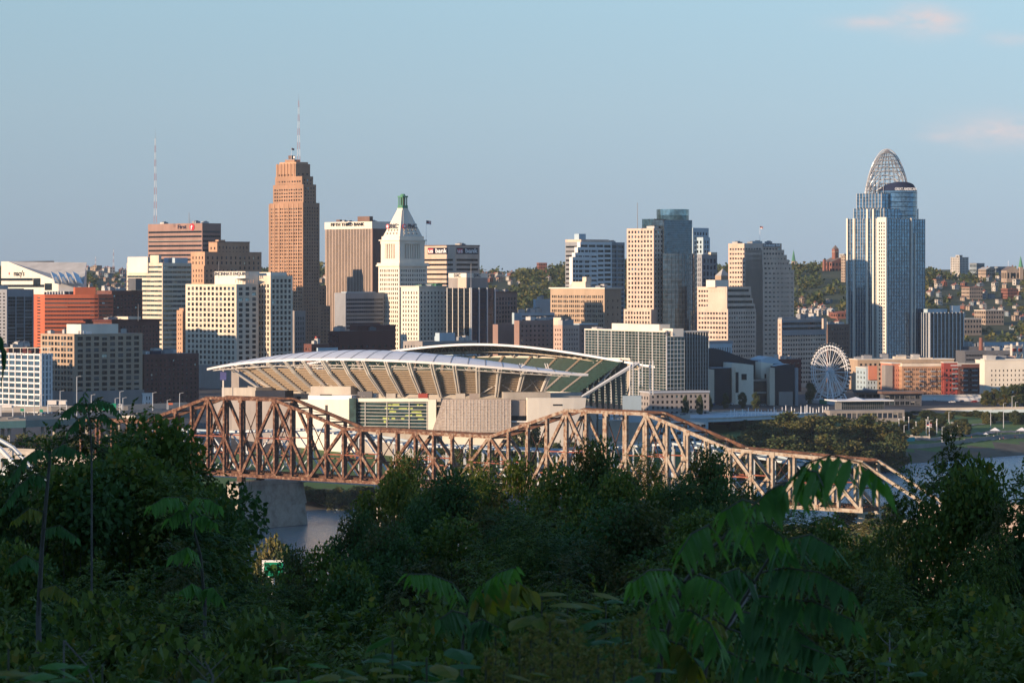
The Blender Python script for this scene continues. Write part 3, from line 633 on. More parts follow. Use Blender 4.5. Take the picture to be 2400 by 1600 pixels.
b.box(Cc + b.e * .4 + b.n * .4, Lc - .8, Rc - .8, zc1 + .9, zc1 + 3.6, G(5, 9, .4, .6, mt=.5), G(7, 9, .4, .6, mt=.5))
zp = zc1 + 3.6; zt_ = zat(492, b.D + 10); mid = Cc + b.e * Rc / 2 + b.n * Lc / 2
def ring(h, z): return [mid + b.e * (sx * h * Rc / 2) + b.n * (sy * h * Lc / 2) + Z * z for sx, sy in ((-1, -1), (1, -1), (1, 1), (-1, 1))]
ra, rb_ = ring(.90, zp), ring(.27, zt_); pyr = MB()
for i in range(4): pyr.quad(ra[i], ra[(i + 1) % 4], rb_[(i + 1) % 4], rb_[i], 'cream_white')
for sd in (0, 3):                          # raised ribs and dormers of the pyramid
    for j in range(1, 6):
        t0 = j / 6; p = ra[sd].lerp(ra[(sd + 1) % 4], t0); q = rb_[sd].lerp(rb_[(sd + 1) % 4], t0); pyr.tube(p, q, .16, .16, 'white_stone', 4)
    for j in range(4):
        for v in (.08, .2):
            p = ra[sd].lerp(ra[(sd + 1) % 4], .2 + j * .2).lerp(rb_[sd].lerp(rb_[(sd + 1) % 4], .2 + j * .2), v); pyr.box(p - Vector((.5, .5, 0)), (1., 0, 0), (0, 1., 0), (0, 0, 1.3), 'white_stone'); pyr.box(p - Vector((.52, .52, -.2)), (.8, 0, 0), (0, .8, 0), (0, 0, .9), 'glass_dark')
pyr.build('pyramid_roof', b.root)
b.done()
ft = MB(); ft.box(mid - b.e * 3.2 - b.n * 3.2 + Z * zt_, b.e * 6.4, b.n * 6.4, Z * 1.6, 'white_stone'); ft.build('lantern_base', b.root)
ln = MB(); zL0 = zt_ + 1.6; zL1 = zat(457, mid.y)
ln.box(mid - b.e * 2.9 - b.n * 2.9 + Z * zL0, b.e * 5.8, b.n * 5.8, Z * 2.2, 'copper_green')
for sx in (-1, 0, 1):
    for sy in (-1, 0, 1):
        if sx or sy: ln.tube(mid + b.e * sx * 2.2 + b.n * sy * 2.2 + Z * (zL0 + 2.2), mid + b.e * sx * 2.2 + b.n * sy * 2.2 + Z * (zL1 - 2), .5, .5, 'copper_green', 6)
ln.tube(mid + Z * (zL0 + 2.2), mid + Z * (zL1 - 2), 1.2, 1.2, 'brown_dark', 8); ln.box(mid - b.e * 3 - b.n * 3 + Z * (zL1 - 2), b.e * 6, b.n * 6, Z * 1.2, 'copper_green'); ln.tube(mid + Z * (zL1 - .8), mid + Z * (zL1 + .8), 2.4, 1.6, 'copper_green', 10); ln.build('lantern', b.root)
pl = ra[3].lerp(ra[0], .5).lerp(rb_[3].lerp(rb_[0], .5), .38) - b.e * 1.6; text_part('PNC', pl, -b.n, 5.2, 'grey_dark', b.root, 'sign', .3); pr = ra[0].lerp(ra[1], .5).lerp(rb_[0].lerp(rb_[1], .5), .38) - b.n * 1.6; text_part('PNC', pr + b.e * 2, b.e, 5.2, 'grey_dark', b.root, 'sign', .3)
for (pp, u, N_) in ((pl - b.n * -6.2, -b.n, -b.e), (pr - b.e * 6.6, b.e, -b.n)):
    mb = MB(); mb.tube(pp, pp + N_ * .4, 1.9, 1.9, 'sign_red', 14); mb.tube(pp + N_ * .4, pp + N_ * .5, 1.2, 1.2, 'white_paint', 12); mb.build('logo', b.root)
w = Bld('office_wing', 'lower white stone wing attached in front of the pyramid topped tower', 2462, 940, 982, 1050, 673, 'white_stone'); w.main(G(6, 10.7, .42, .56, mt=8, m=1.), G(8, 10.7, .42, .56, mt=8, m=1.), cop=(.7, 1., 'white_stone')).done(); w.units(7, 15, hh=(1, 3.4), m='copper_green')
flag('flagpole', 'striped flag on a pole beside the pyramid topped white tower', W(999, 574, 2540), zat(516, 2540) - zat(574, 2540), 'usa', 5.)
# pale brown bank tower with two sign boxes
b = Bld('bank_tower', 'pinkish banded tower with two black sign boxes at its top', 2750, 980, 1066, 1124, 576, 'pale_pink')
b.main(Bd(11.2, .42, 27.5, c=1, m=2.5), Bd(11.2, .46, 27.5, m=2.), cop=(.3, .8, 'brown_dark')).done(); b.units(2, 17, hh=(1, 2.2))
for sd, px, u_, bw in (('L', 1026, -b.n, 48), ('R', 1095, b.e, 50)):
    t_ = b.text(sd, px, 588, 'bank', 10.5, 'sign_white', 'sign_black', bw, 15); t_.location += u_ * 4.6
    t_ = b.text(sd, px, 588, 'us', 10.5, 'sign_white'); t_.location += u_ * -9
    mb = MB(); k = b.D / F; t0 = ((px - CX) * b.D / F - b.C.x) / (u_.x - (px - CX) / F * u_.y); q = b.C + u_ * (t0 - 9) + u_.cross(Z) * .3; q.z = zat(588, q.y)
    mb.box(q - u_ * 3.2 - Z * 1.9, u_ * 6.4, u_.cross(Z) * .1, Z * 3.8, 'sign_red'); mb.build('logo', b.root)
# dark glass building with bright fins
b = Bld('office_building', 'dark glass office with bright widely spaced vertical fins beside the white stone wing', 2440, 1049, 1103, 1160, 675, 'grey_dark')
b.main(Fn(4, 'glass_dark', 'cream_white', .55, .9, 10, 'black', .5), Fn(3, 'glass_navy', 'light_metal', .8, .9, 10, 'black', .5)); b.done()
b.rbox('penthouse', 1051, 1094, 1143, 651, 675, 'grey_stone', dD=7); C3, L3, R3 = b.rbox('sign_parapet', 1051, 1093, 1143, 640, 651, 'cream_white', dD=7); b.rbox('penthouse', 1073, 1093, 1096, 650, 675, 'pale_pink', dD=4)
text_part('DXC', C3 + b.n * L3 * .5 - b.e * .3 + Z * zat(645.5, C3.y), -b.n, 3.6, 'sign_blue', b.root, 'sign', .1); text_part('DXC', C3 + b.e * R3 * .5 - b.n * .3 + Z * zat(645.5, C3.y), b.e, 3.6, 'sign_blue', b.root, 'sign', .1); b.pole(1104, 618, 676, dD=2, r=.3)
b = Bld('office_building', 'low dark roofscape with pale plant rooms between white wing and stadium', 2200, 945, 990, 1118, 800, 'grey_stone').main(G(6, 14, .4, .5), G(10, 14, .4, .5)).done(); b.rbox('penthouse', 1020, 1030, 1066, 780, 800, 'blue_panel', dD=12); b.units(8, 91, m='blue_panel')
b = Bld('office_building', 'white annex with small square windows below the dark finned office', 2120, 1035, 1062, 1118, 815, 'blue_panel').main(G(4, 9, .4, .4), G(9, 9, .4, .4)).done()
b = Bld('office_building', 'shaded brown stone block with arched window rows right of the finned office', 2600, 1130, 1160, 1212, 686, 'brown_stone').main(G(4, 9, .45, .6), G(7, 10.5, .5, .62, mt=9), cop=(.8, 1., 'brown_dark')).done(); b.units(3, 14)
# tall stepped grid building
b = Bld('office_tower', 'pale tower with a stepped gridded front and pinkish banded left side', 2750, 1325, 1360, 1464, 567, 'grey_panel')
b.main(Bd(10.6, .42, 6, g='glass_dark'), G(6, 11.2, .88, .62, mt=5, m=.6, g='glass_navy', d=1.0))
b.tier(1325, 1362, 1428, 561, b.z0, Bd(10.6, .42, 6), None, dD=3, wall='pale_pink', roof='roof_grey')
zs = b.z1
for i, (xr, yt) in enumerate(((1434, 567), (1417, 579), (1401, 592), (1384, 602))):           # stepped bays standing forward
    C_, L_, R_ = b.plan(1360 - 1, 1360 - i * 6, xr, b.D - 3.2 * (i + 1)); b.box(C_, 4, R_, b.z0, zat(yt, C_.y), None, G(4 - (i > 1), 11.2, .9, .58, mt=4 + i * .3, m=.5, g='glass_dark', d=.8), wall='white_panel')
b.done(); b.rbox('penthouse', 1346, 1357, 1373, 548, 562, 'blue_panel', dD=10); b.rbox('penthouse', 1362, 1366, 1428, 561, 568, 'copper_green', dD=12); b.units(4, 2, hh=(1, 2))
# beige classical block
b = Bld('office_building', 'beige classical block with pale cornice and grouped windows, dark right side', 2540, 1290, 1417, 1456, 677, 'tan_stone')
b.main(G(9, 11.2, .6, .56, mt=13, m=1.2, sub=[(.1, .30), (.4, .6), (.7, .9)]), G(3, 16, .2, .3, mt=20), cop=(1.0, 1.1, 'cream_white')).done()
b.rbox('penthouse', 1340, 1372, 1384, 660, 676, 'cream', dD=20); b.rbox('penthouse', 1365, 1374, 1386, 649, 662, 'cream', dD=24); b.units(4, 18)
b = Bld('plant_building', 'plain pale blue windowless box above the brown masonry blocks', 2600, 1250, 1256, 1294, 701, 'blue_panel').main(None, None).done(); b.units(2, 7, size=(2, 4))
b = Bld('office_building', 'low blue grey building with a ribbon of dark windows before the wooded hill', 2500, 1200, 1222, 1300, 733, 'blue_panel').main(None, Bd(9, .5, 4, g='glass_navy')).done(); b.units(7, 19, size=(2, 6))
b = Bld('warehouse', 'plain grey brown windowless block right of the finned office', 2280, 1155, 1167, 1217, 760, 'brown_stone').main(None, None).done()
b = Bld('masonry_block', 'dark tan masonry block with scattered square windows behind the stadium', 2260, 1205, 1217, 1300, 751, 'brown_stone').main(None, G(8, 11, .42, .42, mt=8)).done(); b.units(3, 16, m='grey_stone')
b = Bld('masonry_block', 'pink tan masonry block with a sunlit corner and cream penthouse', 2230, 1297, 1318, 1358, 762, 'pink_stone').main(G(3, 11, .42, .45, mt=6), G(6, 11, .42, .45, mt=6)).done(); b.rbox('penthouse', 1297, 1315, 1318, 744, 762, 'cream', dD=6); b.units(5, 23, m='grey_dark')
b = Bld('masonry_block', 'grey brown plain block with a pale parapet next to the gridded glass office', 2260, 1340, 1358, 1400, 761, 'brown_stone').main(None, G(4, 12, .3, .4, mt=8), cop=(.4, .8, 'blue_panel')).done()
# ---------------------------------------------------------------- the skyline, right part
# stone and glass tower with cylinder
b = Bld('skyscraper', 'stone tower with square windows joined to a dark glass shaft and cylinder', 2450, 1469, 1532, 1556, 535, 'pale_pink')
k = b.D / F
b.main(G(8, 10.9, .56, .56, mt=3, m=1.), G(3, 10.9, .5, .56, mt=3)); b.tier(1462, 1526, 1540, 725, b.z0, G(9, 10.9, .56, .56, mt=3), None, dD=-3)
C4, L4, R4 = b.plan(1530, 1556, 1622, b.D + 6)
cyl = MB(); cc = W(1577, 600, b.D + 34); cc.z = 0; rr_ = 38 * (b.D + 34) / F
def cylv(r, z0, z1, m, n=28, a0=0, a1=2 * math.pi):
    pts = [Vector((cc.x + r * math.sin(a0 + (a1 - a0) * i / n), cc.y - r * math.cos(a0 + (a1 - a0) * i / n), 0)) for i in range(n + 1)]
    for i in range(n): cyl.quad(pts[i] + Z * z0, pts[i + 1] + Z * z0, pts[i + 1] + Z * z1, pts[i] + Z * z1, m)
    return pts
zt_ = zat(491, cc.y); zm_ = zat(548, cc.y)
pts = cylv(rr_, b.z0, zat(505, cc.y), 'glass_teal'); cylv(rr_ + .15, zat(505, cc.y), zt_, 'glass_mirror'); cyl.poly([p + Z * (zt_ - .3) for p in pts[:-1]], 'roof_grey')
cyl.build('glass_cylinder', b.root)
b.box(C4, L4, R4, b.z0, zat(515, C4.y), Fn(8, 'glass_tower', 'black', .12, .1, 5.4, 'black', .2), Fn(14, 'glass_tower', 'grey_dark', .12, .1, 5.4, 'grey_dark', .3), roof='roof_grey')
C5, L5, R5 = b.plan(1505, 1534, 1560, b.D + 14); b.box(C5, L5, R5, b.z1 - 1, zat(513, C5.y), Fn(5, 'glass_teal', 'black', .12, .1), Fn(5, 'glass_dark', 'black', .12, .1))
bow = MB(); n_ = 14                        # bowed glass front under the cylinder
p0, p1 = W(1553, 600, b.D - 2), W(1628, 600, b.D + 22)
p0.z = p1.z = 0; ch = p1 - p0; nb = ch.cross(Z).normalized(); arc = [p0 + ch * (i / n_) + nb * (9 * (1 - (2 * i / n_ - 1) ** 2)) for i in range(n_ + 1)]
zb1 = zat(594, b.D); 
for i in range(n_):
    bow.quad(arc[i] + Z * b.z0, arc[i + 1] + Z * b.z0, arc[i + 1] + Z * zb1, arc[i] + Z * zb1, 'glass_tower')
    bow.box(arc[i] + Z * b.z0 - nb * .02, (arc[i + 1] - arc[i]).normalized() * .14, nb * .14, Z * (zb1 - b.z0), 'black')
z = zb1 - 1
while z > b.z0:
    for i in range(n_): bow.box(arc[i] + Z * z - nb * .02, arc[i + 1] - arc[i], nb * .09, Z * .3, 'grey_dark')
    z -= 3.9
bow.poly([a + Z * zb1 for a in arc], 'roof_grey')
for i in range(n_ + 1, 0): pass
bow.build('curtain_wall', b.root)
ex = MB()                                  # pale edge strips at the right end
ex.box(arc[-1] + Z * b.z0, b.e * .8, b.n * 8, Z * (zb1 - b.z0), 'pale_pink'); ex.build('edge_pier', b.root)
b.done(); b.pole(1494, 475, 536, dD=6, r=.35); b.units(2, 25, hh=(1, 2))
# stepped pale tower behind
b = Bld('office_tower', 'pale blue stepped tower peeking out right of the glass cylinder', 2640, 1590, 1624, 1661, 534, 'blue_panel')
b.main(G(4, 11, .5, .6), G(5, 11, .5, .66, mt=8, g='glass_navy')); b.tier(1622, 1648, 1664, 556, b.z0, G(3, 11, .5, .6), G(2, 11, .5, .6), dD=-2); b.tier(1634, 1645, 1681, 596, b.z0, G(2, 12, .4, .6), G(4, 15, .6, .66, mt=8, g='glass_navy'), dD=-6, wall='grey_panel'); b.done(); b.rbox('roof_crest', 1660, 1666, 1681, 591, 597, 'cream', dD=0)
# glass office with white grid in front
b = Bld('glass_building', 'wide glass office with a white mullion grid and cream roof plant room', 2000, 1372, 1563, 1604, 778, 'cream_white', alpha=30)
b.main(Fn(24, 'glass_green', 'pale_steel', .14, .25, 6.5, 'pale_steel', .17), Fn(5, 'glass_teal', 'light_metal', .1, .2, 10, 'light_metal', .35), roof='roof_light', cop=(.5, .8, 'cream_white'))
C6, L6, R6, z6 = b.tier(1590, 1603, 1660, 778, b.z0, None, Fn(9, 'glass_smoke', 'pale_steel', .25, .4, 10, 'grey_dark', .5), dD=22, cop=(.6, .7, 'cream_white'))
for i in range(0, 25, 4):
    q = b.C + b.n * (b.L * i / 24); b.fin.box(q - b.e * .5 + Z * b.z0, b.e * .4, b.n * .36, Z * (b.z1 - b.z0), 'white_panel')
b.done(); b.rbox('penthouse', 1434, 1545, 1570, 760, 778, 'cream_white', dD=10); b.rbox('sign_parapet', 1553, 1577, 1602, 770, 789, 'cream_white', dD=-1)
for (px, u, N_) in ((1566, -b.n, -b.e), (1590, b.e, -b.n)):
    mb = MB(); p = W(px, 780, b.D - 2 if px < 1570 else b.D + 6) + N_ * 1.0
    for i in range(20):
        a0, a1 = i * math.pi / 10, (i + 1) * math.pi / 10; mb.tube(p + u * 1.6 * math.cos(a0) + Z * 1.6 * math.sin(a0), p + u * 1.6 * math.cos(a1) + Z * 1.6 * math.sin(a1), .18, .18, 'sign_blue', 4)
    mb.build('logo', b.root); text_part('GE', p, u, 1.9, 'sign_blue', b.root, 'sign', .08)
b.units(3, 26, hh=(1, 2))
b = Bld('shop_row', 'long low masonry shop row at the foot of the gridded glass office', 1945, 1500, 1522, 1662, 920, 'grey_stone', alpha=20).main(G(3, 14, .5, .5), G(12, 13, .5, .5, mt=3)).done(); b.rbox('cornice', 1498, 1521, 1664, 917, 921, 'light_metal', dD=-1)  # grey wall colour stands in for the stadium's shade on this row
# banded tower with stepped right shoulder
b = Bld('office_tower', 'pinkish tower with paired square windows whose right shoulder steps down', 2540, 1707, 1786, 1832, 570, 'pale_pink')
b.main(G(12, 11.0, .66, .40, mt=8, m=1.), G(6, 11.0, .66, .42, mt=8))
for i, (xr, yt) in enumerate(((1838, 585), (1844, 597), (1849, 608), (1855, 620), (1861, 632))):
    C_, L_, R_ = b.plan(1750, 1786, xr, b.D - .5 - i * .5); C_ = b.C - b.n * (.25 * (i + 1)); b.box(C_, b.L * .5, (b.R) + (xr - 1832) * .49, b.z0, zat(yt, b.D), None, G(7, 11.0, .66, .42, mt=4), roof='roof_light')
b.tier(1760, 1787, 1862, 850, b.z0, None, None, dD=-5)
b.done(); b.text('R', 1808, 575, 'Cincinnati Bell', 6.4, 'sign_white', 'grey_dark', 42, 8, off=.6, squash=1.1); b.units(4, 27, hh=(.8, 1.8))
flag('flagpole', 'red and white flag on the stepped pinkish tower', W(1781, 570, 2560), zat(529, 2560) - zat(570, 2560), 'usa', 3.4)
b = Bld('office_building', 'pinkish terraced office with ribbon rows of square windows, white penthouse on top', 2400, 1634, 1706, 1772, 724, 'pale_pink')
b.main(G(10, 11.2, .66, .46, mt=5), G(11, 11.2, .62, .46, mt=4)); b.tier(1634, 1700, 1760, 672, b.z0, G(10, 11.2, .66, .46, mt=5), None, dD=9)
for i, yt in enumerate((672, 686, 699, 712)):
    C_, L_, R_ = b.plan(1690, 1704, 1757 + i * 4, b.D + 8 - i * 2); b.box(C_, 20, R_, b.z1 - 4, zat(yt, C_.y), None, Bd(11.2, .55, 3), wall='pale_pink')
b.done(); b.rbox('penthouse', 1655, 1676, 1708, 656, 673, 'cream_white', dD=14); b.units(3, 28)
b = Bld('office_building', 'tan pyramid roofed hall peeking over the terraced pinkish office', 2620, 1676, 1690, 1712, 646, 'tan_stone').main(None, None); mb = MB()
cq = b.C + b.e * b.R / 2 + b.n * b.L / 2; cr = [b.C, b.C + b.e * b.R, b.C + b.e * b.R + b.n * b.L, b.C + b.n * b.L]
for i in range(4): mb.poly([cr[i] + Z * b.z1, cr[(i + 1) % 4] + Z * b.z1, cq + Z * (b.z1 + 6)], 'roof_light')
mb.build('hip_roof', b.root); b.done()
b = Bld('office_building', 'wide banded office with a narrow sunlit left edge behind the ferris wheel', 2330, 1823, 1832, 1937, 748, 'grey_panel')
b.main(G(2, 11, .5, .5, mt=8), G(17, 11, .72, .46, mt=22, m=1.), wall='pale_pink'); b.tier(1824, 1833, 1930, 744, b.z1 - 1, None, None, dD=8); 
C_, L_, R_ = b.plan(1823, 1831, 1932, b.D - 2); b.face(C_ - b.n * .6 , b.e, R_, zat(786, b.D), zat(750, b.D), Bd(11.5, .55, 3, d=.3), 'grey_panel')
b.done(); b.rbox('penthouse', 1926, 1930, 1938, 746, 770, 'pale_pink', dD=20); b.units(3, 29)
b = Bld('masonry_block', 'dark brown masonry hotel behind the ferris wheel rim', 2450, 1925, 1940, 1992, 760, 'brown_dark').main(G(3, 11, .4, .5), G(8, 11, .4, .5)).done(); b.units(3, 30)
b = Bld('low_building', 'low red brick hall at the foot of the banded office', 2250, 1800, 1820, 1878, 842, 'maroon').main(G(3, 10, .4, .4), G(6, 10, .4, .4)).done(); b.units(4, 32, m='orange_brick', size=(2, 4))
b = Bld('colonnade_building', 'pale building with tall dark slot windows above the museum roofs', 2200, 1640, 1662, 1716, 806, 'blue_panel').main(G(4, 30, .4, .8), G(9, 30, .45, .8, mt=6)).done(); b.rbox('cornice', 1638, 1662, 1718, 799, 807, 'grey_panel', dD=1)
# tall right tower with tiara crown
b = Bld('skyscraper', 'tallest blue glass tower with white piers and an open lattice tiara crown', 2600, 1987, 2077, 2168, 512, 'white_panel')
z0 = b.z0
FL = lambda n: Fn(n, 'glass_blue', 'cream_white', .28, .3, 8.2, 'glass_navy', .5)
FR = lambda n: Fn(n, 'glass_blue', 'grey_panel', .24, .3, 8.2, 'glass_navy', .4)
b.main(FL(15), FR(15)); C1, L1, R1, z1 = b.tier(2001, 2072, 2152, 488, z0, FL(9), FR(10), dD=7); C2, L2, R2, z2 = b.tier(2008, 2066, 2146, 453, z0, FL(8), FR(9), dD=14)
for (x0, x1, yt, dd) in ((1987, 2003, 512, -1.5), (2034, 2048, 490, -1.6), (2058, 2077, 512, -1.8)):             # full height stone piers on the lit side
    u = -b.n
    for px in (x0, x1):
        t = ((px - CX) * b.D / F - b.C.x) / (u.x - (px - CX) / F * u.y); q = b.C + u * t; b.wmb.box(q - b.e * 1.2 - b.n * .8 + Z * z0, b.e * 1.18, b.n * 1.6, Z * (zat(yt, q.y) - z0), 'cream_white')
C7, L7, R7 = b.plan(2056, 2077, 2090, b.D - 3); b.box(C7, L7, 2.2, z0, zat(509, C7.y), G(3, 8.2, .5, .6, mt=10, g='glass_navy'), None, wall='cream_white')
b.wmb.box(b.C + b.e * (b.R * .62) - b.n * 1. + Z * z0, b.e * 1.6, b.n * .98, Z * (zat(511, b.D + 20) - z0), 'cream_white'); b.wmb.box(b.C + b.e * (b.R * .72) - b.n * .9 + Z * z0, b.e * 1.0, b.n * .88, Z * (zat(546, b.D + 24) - z0), 'cream_white')
# bowed blue glass bay with lettering
n_ = 12; p0 = b.C + b.e * (b.R * .02); p1 = b.C + b.e * (b.R * .6)
cc = C2 + b.e * (R2 * .62) + b.n * (L2 * .25); rr_ = 17.5
bow = MB()
zt_ = zat(447, cc.y - 15)
pts = [Vector((cc.x + rr_ * math.sin(R(a)), cc.y - rr_ * math.cos(R(a)), 0)) for a in range(-75, 96, 10)]
for i in range(len(pts) - 1):
    bow.quad(pts[i] + Z * z0, pts[i + 1] + Z * z0, pts[i + 1] + Z * zt_, pts[i] + Z * zt_, 'glass_blue')
    z = zt_ - 2
    while z > zat(640, 2600): bow.box(pts[i] + Z * z, pts[i + 1] - pts[i], Vector((0, -.25, 0)), Z * .7, 'glass_navy'); z -= 3.9
nS = 14; dome = []
for i in range(len(pts) - 1):
    dome.append(pts[i])
for i in range(len(pts) - 1):              # sloping sign crown over the bay
    f0 = math.sin(math.pi * i / (len(pts) - 1)) ** .7; f1 = math.sin(math.pi * (i + 1) / (len(pts) - 1)) ** .7
    bow.quad(pts[i] + Z * zt_, pts[i + 1] + Z * zt_, pts[i + 1].lerp(cc, .12) + Z * (zt_ + 7.5 * f1), pts[i].lerp(cc, .12) + Z * (zt_ + 7.5 * f0), 'sign_blue')
bow.build('glass_bay', b.root)
b.done()
tp = cc + Vector((rr_ * math.sin(R(18)), -rr_ * math.cos(R(18)), 0)); ut = Vector((math.cos(R(18)), math.sin(R(18)), 0)); tp.z = zt_ + 1.2
text_part('GREAT AMERICAN', tp + ut.cross(Z) * .5, ut, 3.3, 'sign_white', b.root, 'sign', .1, squash=.72)
# tiara crown: an open bullet shaped shell of steel ribs
tc_ = C2 + b.e * R2 / 2 + b.n * L2 / 2; tc_.x = (2079 - CX) * tc_.y / F; ht = zat(350, tc_.y) - z2; rt = 52 * tc_.y / F
tiara = MB(); rings = MB()
def tp_(a, t):                             # a: bearing, t 0..1 from foot to tip
    r = rt * max(0, 1 - t ** 1.55) ** .66; return tc_ + Vector((r * math.sin(a), -r * .8 * math.cos(a), z2 + ht * t))
for kx in range(-4, 5):                    # leaning arches, one behind the other
    off = kx * .21; prev = None
    for j in range(25):
        a = -math.pi / 2 + math.pi * j / 24; tt = math.cos(a) * (1 - abs(off) * .9); yy = off * rt * .9 * math.cos(a) ** .5 if math.cos(a) > 0 else 0
        p = tc_ + Vector((rt * math.sin(a) * (1 - .2 * max(0, math.cos(a)) ** .8) * math.sqrt(max(.02, 1 - off * off * .9)), yy * 1.0 - off * 6, z2 + ht * max(0, tt) * (1 - .35 * max(0, -off))))
        if prev is not None: tiara.tube(prev, p, .55 if kx in (-4, 0, 4) else .42, .55 if kx in (-4, 0, 4) else .42, 'light_metal', 5)
        prev = p
for j in range(1, 12):
    t = j / 12
    for i in range(30):
        if i % 15 in (): continue
        a0, a1 = 2 * math.pi * i / 30, 2 * math.pi * (i + 1) / 30
        if -1.1 < ((a0 + math.pi) % (2 * math.pi)) - math.pi < 1.2 and t < .45: continue
        rings.tube(tp_(a0, t), tp_(a1, t), .26, .26, 'grey_panel', 4)
for i in range(24):
    a = 2 * math.pi * i / 24; prev = tp_(a, 0)
    for j in range(1, 9):
        q = tp_(a, j / 8); rings.tube(prev, q, .3, .3, 'grey_panel', 4); prev = q
tiara.build('tiara_arch', b.root); rings.build('tiara_lattice', b.root)
mb = MB(); mb.tube(W(2131, 449, tc_.y), W(2131, 446, tc_.y), .3, .3, 'light_metal', 5)
for i in range(16):
    a = 2 * math.pi * i / 16; q = tc_ + Vector((rt * .8 * math.sin(a), -rt * .6 * math.cos(a), z2)); mb.beam(q, q + Z * 9, .5, .5, 'grey_dark')
mb.build('roof_screen', b.root)
# white finned block beside it
b = Bld('office_building', 'dark glass block with white fins and pale blue top band beside the tiara tower', 2620, 2160, 2178, 2258, 733, 'blue_panel')
b.main(Fn(3, 'glass_navy', 'light_metal', .6, .8), Fn(9, 'glass_smoke', 'light_metal', .75, .8, 12, 'grey_dark', .6)); b.done(); b.rbox('penthouse', 2164, 2174, 2220, 724, 734, 'blue_panel', dD=4); b.rbox('louvre_drum', 2226, 2232, 2250, 716, 734, 'light_metal', dD=30)
# apartments by the park
AL = 12
def flats(name, label, a, bb, c, ytop, D, wall, sl, sr, **k):
    x = Bld(name, label, D, a, bb, c, ytop, wall, alpha=AL, **k); x.main(sl, sr, cop=(.3, .5, 'cream_white')); x.done(); return x
b = flats('apartment_block', 'orange tan apartment block with balconies and a cream top storey by the park', 2106, 2114, 2214, 858, 2200, 'deco_tan', G(2, 11.5, .4, .5), G(10, 11.5, .5, .5, mt=2, sub=[(.12, .4), (.55, .85)]))
b.rbox('top_storey', 2108, 2115, 2213, 852, 860, 'cream', dD=2)
def balcs(b, cols, rows, y0, p, w=2.6):
    for i in cols:
        for j in range(rows):
            mb = MB(); q = b.C + b.e * (b.R * i); z = zat(y0 + p * j, b.D); o = q - b.e * w / 2 - b.n * 1.3 + Z * z
            mb.box(o, b.e * w, b.n * 1.28, Z * .2, 'concrete'); mb.box(o, b.e * w, b.n * .06, Z * 1.1, 'grey_panel'); mb.box(o, b.e * .06, b.n * 1.28, Z * 1.1, 'grey_panel'); mb.box(o + b.e * (w - .06), b.e * .06, b.n * 1.28, Z * 1.1, 'grey_panel'); mb.build('balcony', b.root)
balcs(b, (.12, .45, .72, .9), 4, 872, 11.5, 3.4)
b = flats('apartment_block', 'red corner tower of the park apartments with white banner and stacked balconies', 2206, 2212, 2244, 850, 2195, 'red_paint', G(1, 11.5, .4, .5), G(3, 11.5, .5, .5, mt=12))
balcs(b, (.80,), 5, 866, 11.5, 4.2)
mb = MB(); mb.box(b.C + b.e * (b.R * .5) - b.n * .3 + Z * zat(857, b.D), b.e * 8, b.n * .2, Z * .5, 'white_paint'); mb.build('sign', b.root)
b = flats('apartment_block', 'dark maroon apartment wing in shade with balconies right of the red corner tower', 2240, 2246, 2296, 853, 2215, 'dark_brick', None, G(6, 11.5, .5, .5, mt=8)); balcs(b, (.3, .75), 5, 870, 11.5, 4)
b = flats('apartment_block', 'grey and red apartment block with a salmon end wall', 2064, 2090, 2112, 852, 2205, 'salmon', G(3, 11.5, .5, .5, mt=6), G(3, 11.5, .3, .4, mt=10)); b.rbox('grey_bay', 2066, 2075, 2092, 856, 912, 'grey_stone', dD=-2)
b = flats('apartment_block', 'pale grey flats with a salmon right end behind the ferris wheel', 2006, 2030, 2056, 862, 2230, 'blue_panel', G(3, 11.5, .4, .5, mt=6), G(3, 11.5, .4, .5, mt=6), ); b.rbox('end_wall', 2034, 2036, 2056, 857, 890, 'salmon', dD=-1)
b = flats('apartment_block', 'long flat roofed cream terrace behind the orange tan apartments', 1990, 2010, 2236, 843, 2300, 'tan_stone', None, G(20, 11, .5, .5)); b.units(9, 33, size=(3, 7))
for i in range(3): b.rbox('stair_tower', 2030 + i * 62, 2034 + i * 62, 2062 + i * 62, 838 - i % 2 * 3, 846, 'cream', dD=12)
b = flats('low_building', 'brown pavilion with flat roof and black windows below the flats', 2000, 2008, 2100, 918, 2140, 'brown_stone', None, G(5, 16, .8, .5, mt=2)); b.rbox('roof_slab', 1998, 2006, 2102, 914, 919, 'grey_dark', dD=-3)
b = flats('low_building', 'dark steel framed pavilion beside the brown pavilion', 2060, 2070, 2160, 922, 2120, 'grey_dark', None, G(7, 14, .8, .6, mt=2)); b.rbox('roof_slab', 2056, 2066, 2164, 917, 923, 'brown_dark', dD=-4)
b = flats('parking_deck', 'open white arcade under the apartment block beside the road', 2106, 2118, 2300, 928, 2180, 'white_panel', None, G(12, 24, .8, .8, mt=4, d=1.5, g='black'))
b = flats('hotel_building', 'large cream white building with rows of small dark windows at the right', 2286, 2308, 2470, 845, 2270, 'cream_white', None, G(15, 11, .34, .42, mt=18, m=4)); b.tier = b.tier; b.rbox('penthouse', 2340, 2344, 2380, 834, 846, 'pink_stone', dD=20); b.units(3, 35, size=(3, 8))
b.rbox('roof_storey', 2298, 2306, 2400, 841, 848, 'cream_white', dD=8)
